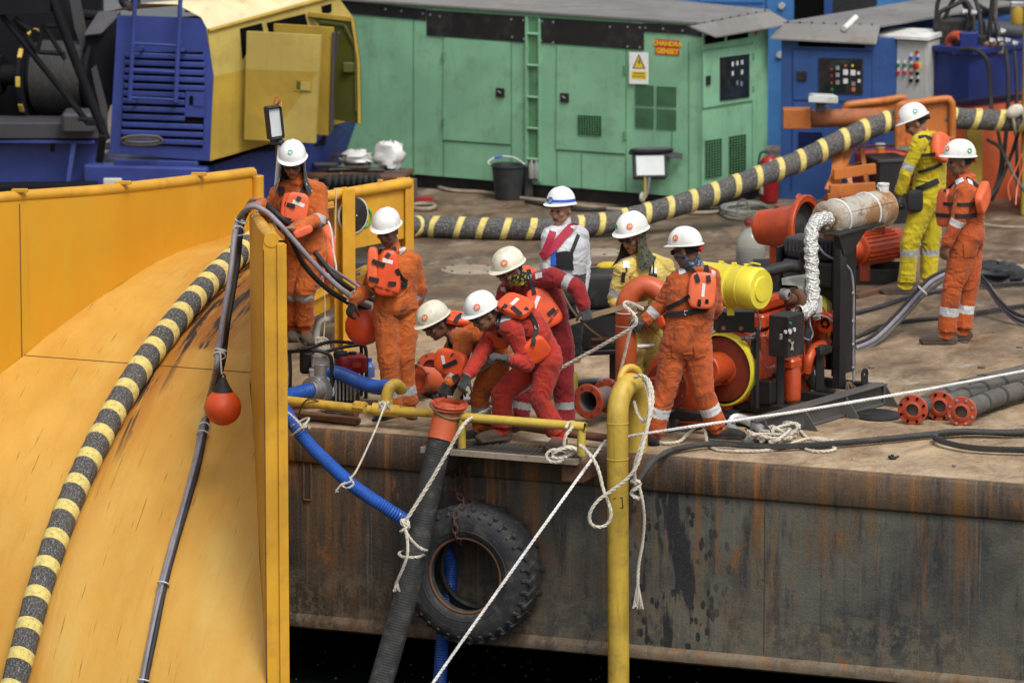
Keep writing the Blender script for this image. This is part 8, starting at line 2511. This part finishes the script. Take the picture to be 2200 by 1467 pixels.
shroud(p, 'scarf_dark', [(.02, 1.0), (.08, 1.04), (.15, 1.12), (.21, 1.3), (.27, 1.55)])
p.sticker(0.0, .62, .02, ring='emblem_teal')
v = p.pad((618, 450), (620, 428), .10, .27, .07, 'vest_orange')
v = p.pad((638, 446), (642, 424), .19, .25, .07, 'vest_orange_light')
p.on_pad('label_patch', .1, .3, .10, .03, 'white_strap', v, -.2)
p.pad((648, 497), (640, 480), .17, .07, .05, 'vest_orange_light')
p.strap([(655, 400), (647, 414), (640, 432)]); p.strap([(604, 436), (618, 440), (634, 444)]); p.strap([(605, 402), (606, 420)], wd=.05); p.strap([(606, 470), (625, 474)])
p.patch(((644, 407), (656, 412), (652, 421), (642, 414)), 'band_silver')
p = Person('person in orange coverall with bulky orange vest looking down at the round orange float', 893, dict(
 head=(832, 494, -.06), neck=(849, 541, .02), shR=(813, 558, -.06), shL=(888, 562, .06), elL=(902, 628, .1), wrL=(884, 684, .2), elR=(797, 618, -.03), wrR=(760, 648, -.08), hdR=(752, 668, -.08),
 pel=(851, 660, .03), knR=(834, 772, -.05), knL=(868, 772, .03), anR=(843, 882, -.06), toeR=(812, 905, -.2), anL=(876, 874, .05), toeL=(885, 893, -.12)),
 (-.32, -.86, -.42), dict(suit='suit_orange', skin='skin_dark', boot='boot_black', band='band_silver', shades=False, glove=dict(R='glove_black'), arm_band=(.0, .16), leg_band=(.58, .78), fat=1.02, curl=dict(R=.8, L=.8), hs=1.03), CREW)
v = p.pad((803, 574), (804, 545), .085, .33, .07, 'vest_orange_light')
v = p.pad((834, 586), (836, 556), .19, .37, .085, 'vest_orange', taper=.28)
p.on_pad('label_patch', -.1, .52, .085, .032, 'white_strap', v, -.2)
p.pad_text('WORK VEST ONLY', 0, -.72, .026, v, -.25)
p.strap([(830, 552), (846, 535), (860, 527), (876, 521)]); p.strap([(800, 560), (814, 566), (827, 570)]); p.strap([(793, 598), (814, 603)]); p.strap([(834, 609), (856, 610), (874, 613)]); p.strap([(852, 578), (862, 600), (874, 606)]); p.strap([(813, 528), (812, 540)])
p.patch(((858, 536), (873, 530), (868, 540), (857, 548)), 'band_bright'); p.patch(((880, 528), (890, 536), (886, 540), (878, 534)), 'band_bright')
p = Person('person in orange coverall and cream helmet stooping to grip the hose flange with black gloves', 938, dict(
 head=(936, 694, -.05), neck=(972, 716, .05), shL=(996, 730, -.16), shR=(984, 722, .2), elL=(988, 786, -.22), wrL=(962, 822, -.3), hdL=(950, 848, -.32), elR=(955, 780, .16), wrR=(978, 826, .0), hdR=(984, 852, -.05),
 pel=(1062, 772, .16), knL=(1030, 850, -.02), knR=(1078, 848, .16), anL=(1036, 922, .02), toeL=(1004, 946, -.06), anR=(1082, 916, .14), toeR=(1055, 936, .05)),
 (-.72, -.4, -.56), dict(suit='suit_orange', skin='skin_dark', boot='boot_black', band='band_silver', hat='helmet_cream', glove='glove_black', curl=dict(L=.9, R=.9), leg_band=(.3, .5), bend=(.05, .0, .1), hs=1.03), CREW)
p.sticker(-.75, .45, .024, '25'); p.knob()
p.pad((986, 690), (970, 690), .26, .2, .06, 'vest_orange', n=(.15, -.2, .95))
v = p.pad((972, 778), (966, 752), .21, .27, .08, 'vest_orange', taper=.1)
p.on_pad('label_patch', .0, .3, .095, .028, 'white_strap', v, .5)
p.strap([(966, 725), (968, 740), (972, 762)]); p.strap([(952, 788), (968, 782), (982, 775)]); p.strap([(978, 690), (984, 682), (992, 676)]); p.strap([(972, 812), (986, 806)])
p.patch(((978, 694), (992, 686), (996, 696), (980, 708)), 'band_silver')
p = Person('person in bright red coverall bending forward with both grey gloves on the tan strap', 957, dict(
 head=(1037, 674, -.1), neck=(1072, 694, .0), shL=(1101, 708, -.17), shR=(1066, 702, .17), elL=(1131, 782, -.18), wrL=(1088, 771, -.3), hdL=(1066, 765, -.33), elR=(1032, 768, .0), wrR=(1004, 808, -.12), hdR=(988, 838, -.14),
 pel=(1168, 768, .03), knR=(1080, 842, .1), knL=(1160, 858, -.1), anR=(1078, 922, .12), toeR=(1024, 947, .0), anL=(1203, 938, -.12), toeL=(1180, 968, -.3)),
 (-.66, -.5, -.5), dict(suit='suit_red', skin='skin_brown', boot='boot_brown', band=None, hat='helmet_white', glove='glove_grey', bare_wrist=True, sleeve=.9, curl=dict(L=1.0, R=1.0), bend=(.03, .02, .13), hem=.9, hs=1.04), CREW)
p.sticker(-.9, .42, .026, '23'); p.knob('strap_black')
v = p.pad((1108, 664), (1080, 668), .24, .27, .075, 'vest_orange', n=(.05, -.45, .9))
p.on_pad('label_patch', 0, .1, .1, .03, 'white_strap', v, 0)
p.pad((1150, 748), (1132, 724), .2, .2, .07, 'vest_orange', n=(.3, -.9, -.2))
p.pad((1070, 728), (1064, 712), .2, .12, .06, 'vest_orange', n=(-.3, -.9, -.2))
p.strap([(1088, 655), (1074, 676), (1070, 700), (1074, 724)]); p.strap([(1128, 662), (1146, 686), (1154, 705), (1144, 742)]); p.strap([(1100, 660), (1120, 676)])
p.buckle(1070, 693); p.buckle(1152, 702)
p.patch(((1078, 678), (1106, 672), (1108, 684), (1076, 694)), 'band_bright')
p = Person('person in dark red coverall with black and yellow neck gaiter and outstretched arm', 930, dict(
 head=(1096, 580, -.05), neck=(1130, 608, .04), shL=(1192, 596, -.12), shR=(1088, 626, .17), elL=(1240, 616, -.2), wrL=(1256, 660, -.24), hdL=(1262, 684, -.26), elR=(1066, 700, .1), wrR=(1062, 756, .0),
 pel=(1186, 742, .12), knL=(1212, 838, .06), knR=(1128, 838, .16), anL=(1214, 912, .04), toeL=(1208, 936, -.2), anR=(1113, 910, .14), toeR=(1088, 938, .0)),
 (-.64, -.5, -.46), dict(suit='suit_dark_red', skin='skin_brown', boot='boot_black', band='band_silver', hat='helmet_cream', glove='glove_grey', arm_band=None, ub=(.45, .75), curl=dict(L=1.3, R=.6), leg_band=(.36, .58), bend=(.05, .02, .06), hs=1.05), CREW)
gaiter(p, 'gaiter_black_yellow')
p.sticker(-.85, .42, .026, '26')
p.pad((1136, 568), (1120, 566), .16, .12, .06, 'vest_orange', n=(.2, -.3, .9))
p.pad((1098, 638), (1096, 620), .1, .1, .06, 'vest_orange')
v = p.pad((1164, 662), (1150, 632), .22, .34, .085, 'vest_orange', taper=.25)
p.on_pad('label_patch', -.2, .35, .1, .03, 'white_strap', v, .75)
p.pad_text('WORK VEST ONLY', .1, -.72, .026, v, .5)
p.strap([(1132, 570), (1139, 592), (1144, 612), (1148, 632)]); p.strap([(1178, 676), (1192, 664)]); p.strap([(1092, 612), (1094, 628)])
p.buckle(1140, 596)
p.patch(((1148, 572), (1163, 569), (1166, 596), (1152, 600)), 'band_bright'); p.patch(((1076, 616), (1086, 618), (1088, 628), (1078, 626)), 'band_silver')
p = Person('person in white shirt with crimson life collar and blue banded white helmet', 866, dict(
 head=(1205, 449, -.02), neck=(1216, 492, .02), shR=(1182, 510, -.08), shL=(1246, 507, .1), elL=(1254, 580, .1), wrL=(1244, 640, -.02), elR=(1176, 580, -.1), wrR=(1186, 632, -.2),
 pel=(1214, 632, .02), knR=(1192, 738, -.06), knL=(1229, 738, .05), anR=(1150, 836, -.05), toeR=(1128, 862, -.2), anL=(1227, 838, .05), toeL=(1220, 862, -.1)),
 (-.55, -.8, -.16), dict(suit='shirt_white', legs='trousers_dark', skin='skin_tan', boot='boot_yellow', band=None, shades=False, hem=.12, curl=dict(L=.4, R=.4), hs=1.02), CREW)
p.strap([(1236, 480), (1215, 500), (1192, 526), (1165, 553)], wd=.07, mat='crimson_vest', lift=.02, name='collar_tube')
p.strap([(1188, 498), (1180, 520), (1170, 545)], wd=.06, mat='crimson_vest', lift=.02, name='collar_tube')
p.strap([(1190, 530), (1188, 570)], wd=.045, mat='blue_strap', lift=.015)
p.patch(((1191, 542), (1228, 538), (1230, 580), (1192, 580)), 'strap_black', 'shoulder_bag', .022)
p.strap([(1228, 540), (1236, 520), (1242, 505)], wd=.03)
q = MB(); n = 40
rows = []
for dz in (.012, .034):
 ph = math.asin(min(1, dz / .138))
 rows.append([p.hatc + (p.R * (math.cos(ph) ** .88 * math.sin(2 * math.pi * j / n) * .114) + p.hatF * (math.cos(ph) ** .88 * math.cos(2 * math.pi * j / n) * .1435) + p.hatU * dz) * p.hk for j in range(n)])
part('blue_band', MB().grid(rows, wrap=True), M['blue_strap'], p.hat_ob)
p.sticker(.1, .2, .026, None, 'blue_strap'); p.sticker(.1, .2, .019, None, 'label_white')
p = Person('person in pale yellow coverall with camouflage neck flap and dark glasses behind orange pipe', 893, dict(
 head=(1360, 506, -.04), neck=(1386, 553, .03), shR=(1340, 580, -.12), shL=(1430, 574, .12), elR=(1322, 646, -.1), wrR=(1352, 676, -.24), elL=(1436, 650, .1), wrL=(1404, 676, -.1),
 pel=(1382, 690, .02), knR=(1362, 785, -.04), knL=(1402, 785, .04), anR=(1362, 880, -.04), toeR=(1345, 898, -.2), anL=(1402, 876, .04), toeL=(1392, 896, -.2)),
 (-.62, -.66, -.36), dict(suit='suit_pale_yellow', skin='skin_brown', boot='boot_black', band='band_silver', arm_band=None, ub=(.62, .86), leg_band=None, glove='glove_grey', hs=1.1, fat=1.08), CREW)
shroud(p, 'camo_cloth', [(.02, 1.0), (.09, 1.05), (.16, 1.15), (.22, 1.38), (.27, 1.75)])
p.sticker(-.75, .42, .025, '10'); p.sticker(.35, .35, .018, None, 'emblem_green')
p.patch(((1339, 562), (1352, 562), (1352, 576), (1338, 576)), 'label_white', 'badge'); p.patch(((1399, 575), (1411, 576), (1410, 588), (1398, 586)), 'label_white', 'badge')
p.strap([(1341, 553), (1344, 568), (1347, 584)], wd=.012, name='lanyard', parent=p.root); p.strap([(1400, 553), (1398, 575), (1394, 592)], wd=.012, name='lanyard', parent=p.root)
p.strap([(1340, 585), (1338, 606)], wd=.03, name='pen_holder', parent=p.root, lift=.012)
c_, n_ = p.hit(1400, 597)
part('radio', MB().box(c_ + n_ * .02, (.03, .02, .03), None, .006).cyl(c_ + n_ * .02, c_ + n_ * .02 + Z * .13, .006, 8), M['strap_black'], p.root)
p.strap([(1352, 590), (1366, 596), (1376, 598)], wd=.01, mat='suit_yellow', name='pocket_seam', parent=p.root)
p = Person('person in orange coverall seen from behind with square back float, hauling white rope', 955, dict(
 head=(1474, 538, -.03), neck=(1494, 580, .0), shL=(1450, 604, -.0), shR=(1528, 597, .0), elL=(1424, 652, .06), wrL=(1386, 690, .04), hdL=(1358, 698, .02), elR=(1536, 664, .1), wrR=(1500, 704, .3),
 pel=(1474, 740, .0), knL=(1428, 842, -.02), knR=(1512, 842, -.02), anL=(1404, 932, .0), toeL=(1398, 935, .26), anR=(1540, 918, .06), toeR=(1576, 940, .02)),
 (-.78, .42, -.26), dict(suit='suit_orange_red', skin='skin_dark', boot='boot_black', band='band_bright', glove=dict(L='glove_grey', R='glove_grey'), arm_band=(.42, .72), leg_band=(.38, .62), curl=dict(L=1.2, R=1.0), fat=1.08, hs=1.05), CREW)
gaiter(p, 'gaiter_blue')
p.sticker(-1.35, .42, .025, '11'); p.knob()
v = p.pad((1508, 624), (1510, 598), .215, .285, .075, 'vest_orange_light')
p.on_pad('label_patch', .08, .02, .024, .105, 'white_strap', v, 0)
p.pad((1424, 690), (1426, 678), .1, .1, .07, 'vest_orange', n=(-.8, -.6, 0))
p.strap([(1478, 570), (1489, 582), (1497, 592), (1500, 606)]); p.strap([(1517, 572), (1521, 588), (1523, 606)]); p.strap([(1503, 643), (1501, 668)], wd=.026); p.strap([(1519, 643), (1518, 666)], wd=.026)
p.strap([(1428, 677), (1450, 675), (1474, 672), (1498, 668), (1520, 664)], wd=.04, name='waist_belt'); p.strap([(1433, 662), (1450, 654), (1466, 646), (1482, 636)], wd=.03); p.buckle(1474, 671)
p.patch(((1456, 578), (1470, 573), (1475, 586), (1460, 591)), 'band_bright'); p.patch(((1528, 580), (1536, 584), (1537, 594), (1529, 590)), 'band_bright')
p.patch(((1446, 738), (1470, 742), (1468, 772), (1444, 766)), 'suit_orange_red', 'pocket', .012)
p.patch(((1490, 742), (1514, 738), (1516, 764), (1492, 770)), 'suit_orange_red', 'pocket', .012)
p = Person('person in bright yellow coverall with dark belt pouch working at the orange roller frame', 628, dict(
 head=(1967, 264, -.03), neck=(1990, 292, .02), shL=(1976, 306, -.16), shR=(2003, 304, .19), elL=(1947, 372, -.2), wrL=(1933, 414, -.16), hdL=(1927, 432, -.16), elR=(1968, 376, .22), wrR=(1944, 418, .08),
 pel=(1992, 428, .02), knL=(1954, 526, -.08), knR=(1999, 526, .09), anL=(1947, 612, -.08), toeL=(1904, 632, -.1), anR=(1994, 604, .08), toeR=(1968, 622, .02)),
 (-.78, .05, -.5), dict(suit='suit_yellow', skin='skin_brown', boot='boot_brown', band='band_silver', shades=False, glove='glove_grey', ub=(.72, .92), arm_band=None, leg_band=(.12, .3), hs=1.03, fat=1.05, bend=(.03, 0, .02), curl=dict(L=1.0, R=1.0)), CREW)
p.sticker(-.45, .4, .022, '21'); p.sticker(-1.9, .45, .022, ring='emblem_teal'); p.knob('strap_black')
v = p.pad((2014, 318), (2008, 298), .22, .27, .09, 'vest_orange_light', n=(.8, -.55, .25))
p.pad((1956, 386), (1958, 378), .1, .12, .06, 'vest_orange', n=(-.7, -.7, 0))
p.strap([(1974, 296), (1988, 292), (2003, 300)], wd=.03); p.strap([(1979, 334), (1996, 333), (2010, 331)], wd=.03); p.strap([(1962, 374), (1985, 367), (2008, 360), (2022, 352)], wd=.03)
p.strap([(1955, 412), (1972, 408), (1990, 400), (2016, 388)], wd=.055, mat='strap_black', name='belt', parent=p.root)
c_, n_ = p.hit(1970, 432)
part('belt_pouch', MB().ell(c_ + n_ * .03, V((.075, .02, 0)), V((0, .04, 0)), V((0, 0, .10)), 18, 10, e1=.45, e2=.45), M['strap_black'], p.root)
p.strap([(1954, 456), (1962, 454)], wd=.05, mat='crimson_vest', name='pouch_flap', parent=p.root, lift=.03)
p = Person('person in orange coverall standing idle at the far right beside the yellow coverall', 735, dict(
 head=(2062, 346, -.0), neck=(2076, 383, .02), shL=(2072, 410, -.17), shR=(2086, 406, .2), elL=(2058, 470, -.22), wrL=(2033, 524, -.2), hdL=(2027, 548, -.2), elR=(2080, 470, .24), wrR=(2060, 522, .2),
 pel=(2078, 510, .02), knL=(2046, 618, -.09), knR=(2082, 616, .09), anL=(2034, 718, -.09), toeL=(1986, 742, -.1), anR=(2068, 710, .08), toeR=(2032, 728, .04)),
 (-.95, -.08, -.16), dict(suit='suit_orange_red', skin='skin_dark', boot='boot_brown', band='band_bright', shades=False, ub=None, arm_band=(.0, .28), leg_band=(.44, .64), hs=1.05, fat=1.12, curl=dict(L=.5, R=.5)), CREW)
p.sticker(-.5, .4, .022, '24'); p.sticker(-2.1, .35, .022, ring='emblem_green'); p.knob()
v = p.pad((2020, 446), (2026, 414), .2, .33, .085, 'vest_orange_light', n=(-.9, -.45, .1), taper=.15)
p.pad((2104, 424), (2104, 396), .2, .3, .08, 'vest_orange_light', n=(.93, -.35, .05))
p.strap([(2028, 438), (2050, 440), (2072, 440), (2092, 438)], wd=.03); p.strap([(2012, 462), (2040, 464), (2070, 465), (2098, 462)], wd=.036); p.strap([(2030, 412), (2044, 396), (2058, 384)], wd=.03); p.strap([(2076, 384), (2090, 392), (2100, 402)], wd=.03)
p.patch(((2052, 388), (2068, 382), (2072, 390), (2056, 398)), 'band_bright'); p.patch(((2078, 384), (2088, 390), (2090, 400), (2080, 394)), 'band_bright')
p.patch(((2070, 520), (2094, 516), (2096, 550), (2072, 554)), 'suit_orange_red', 'pocket', .012)
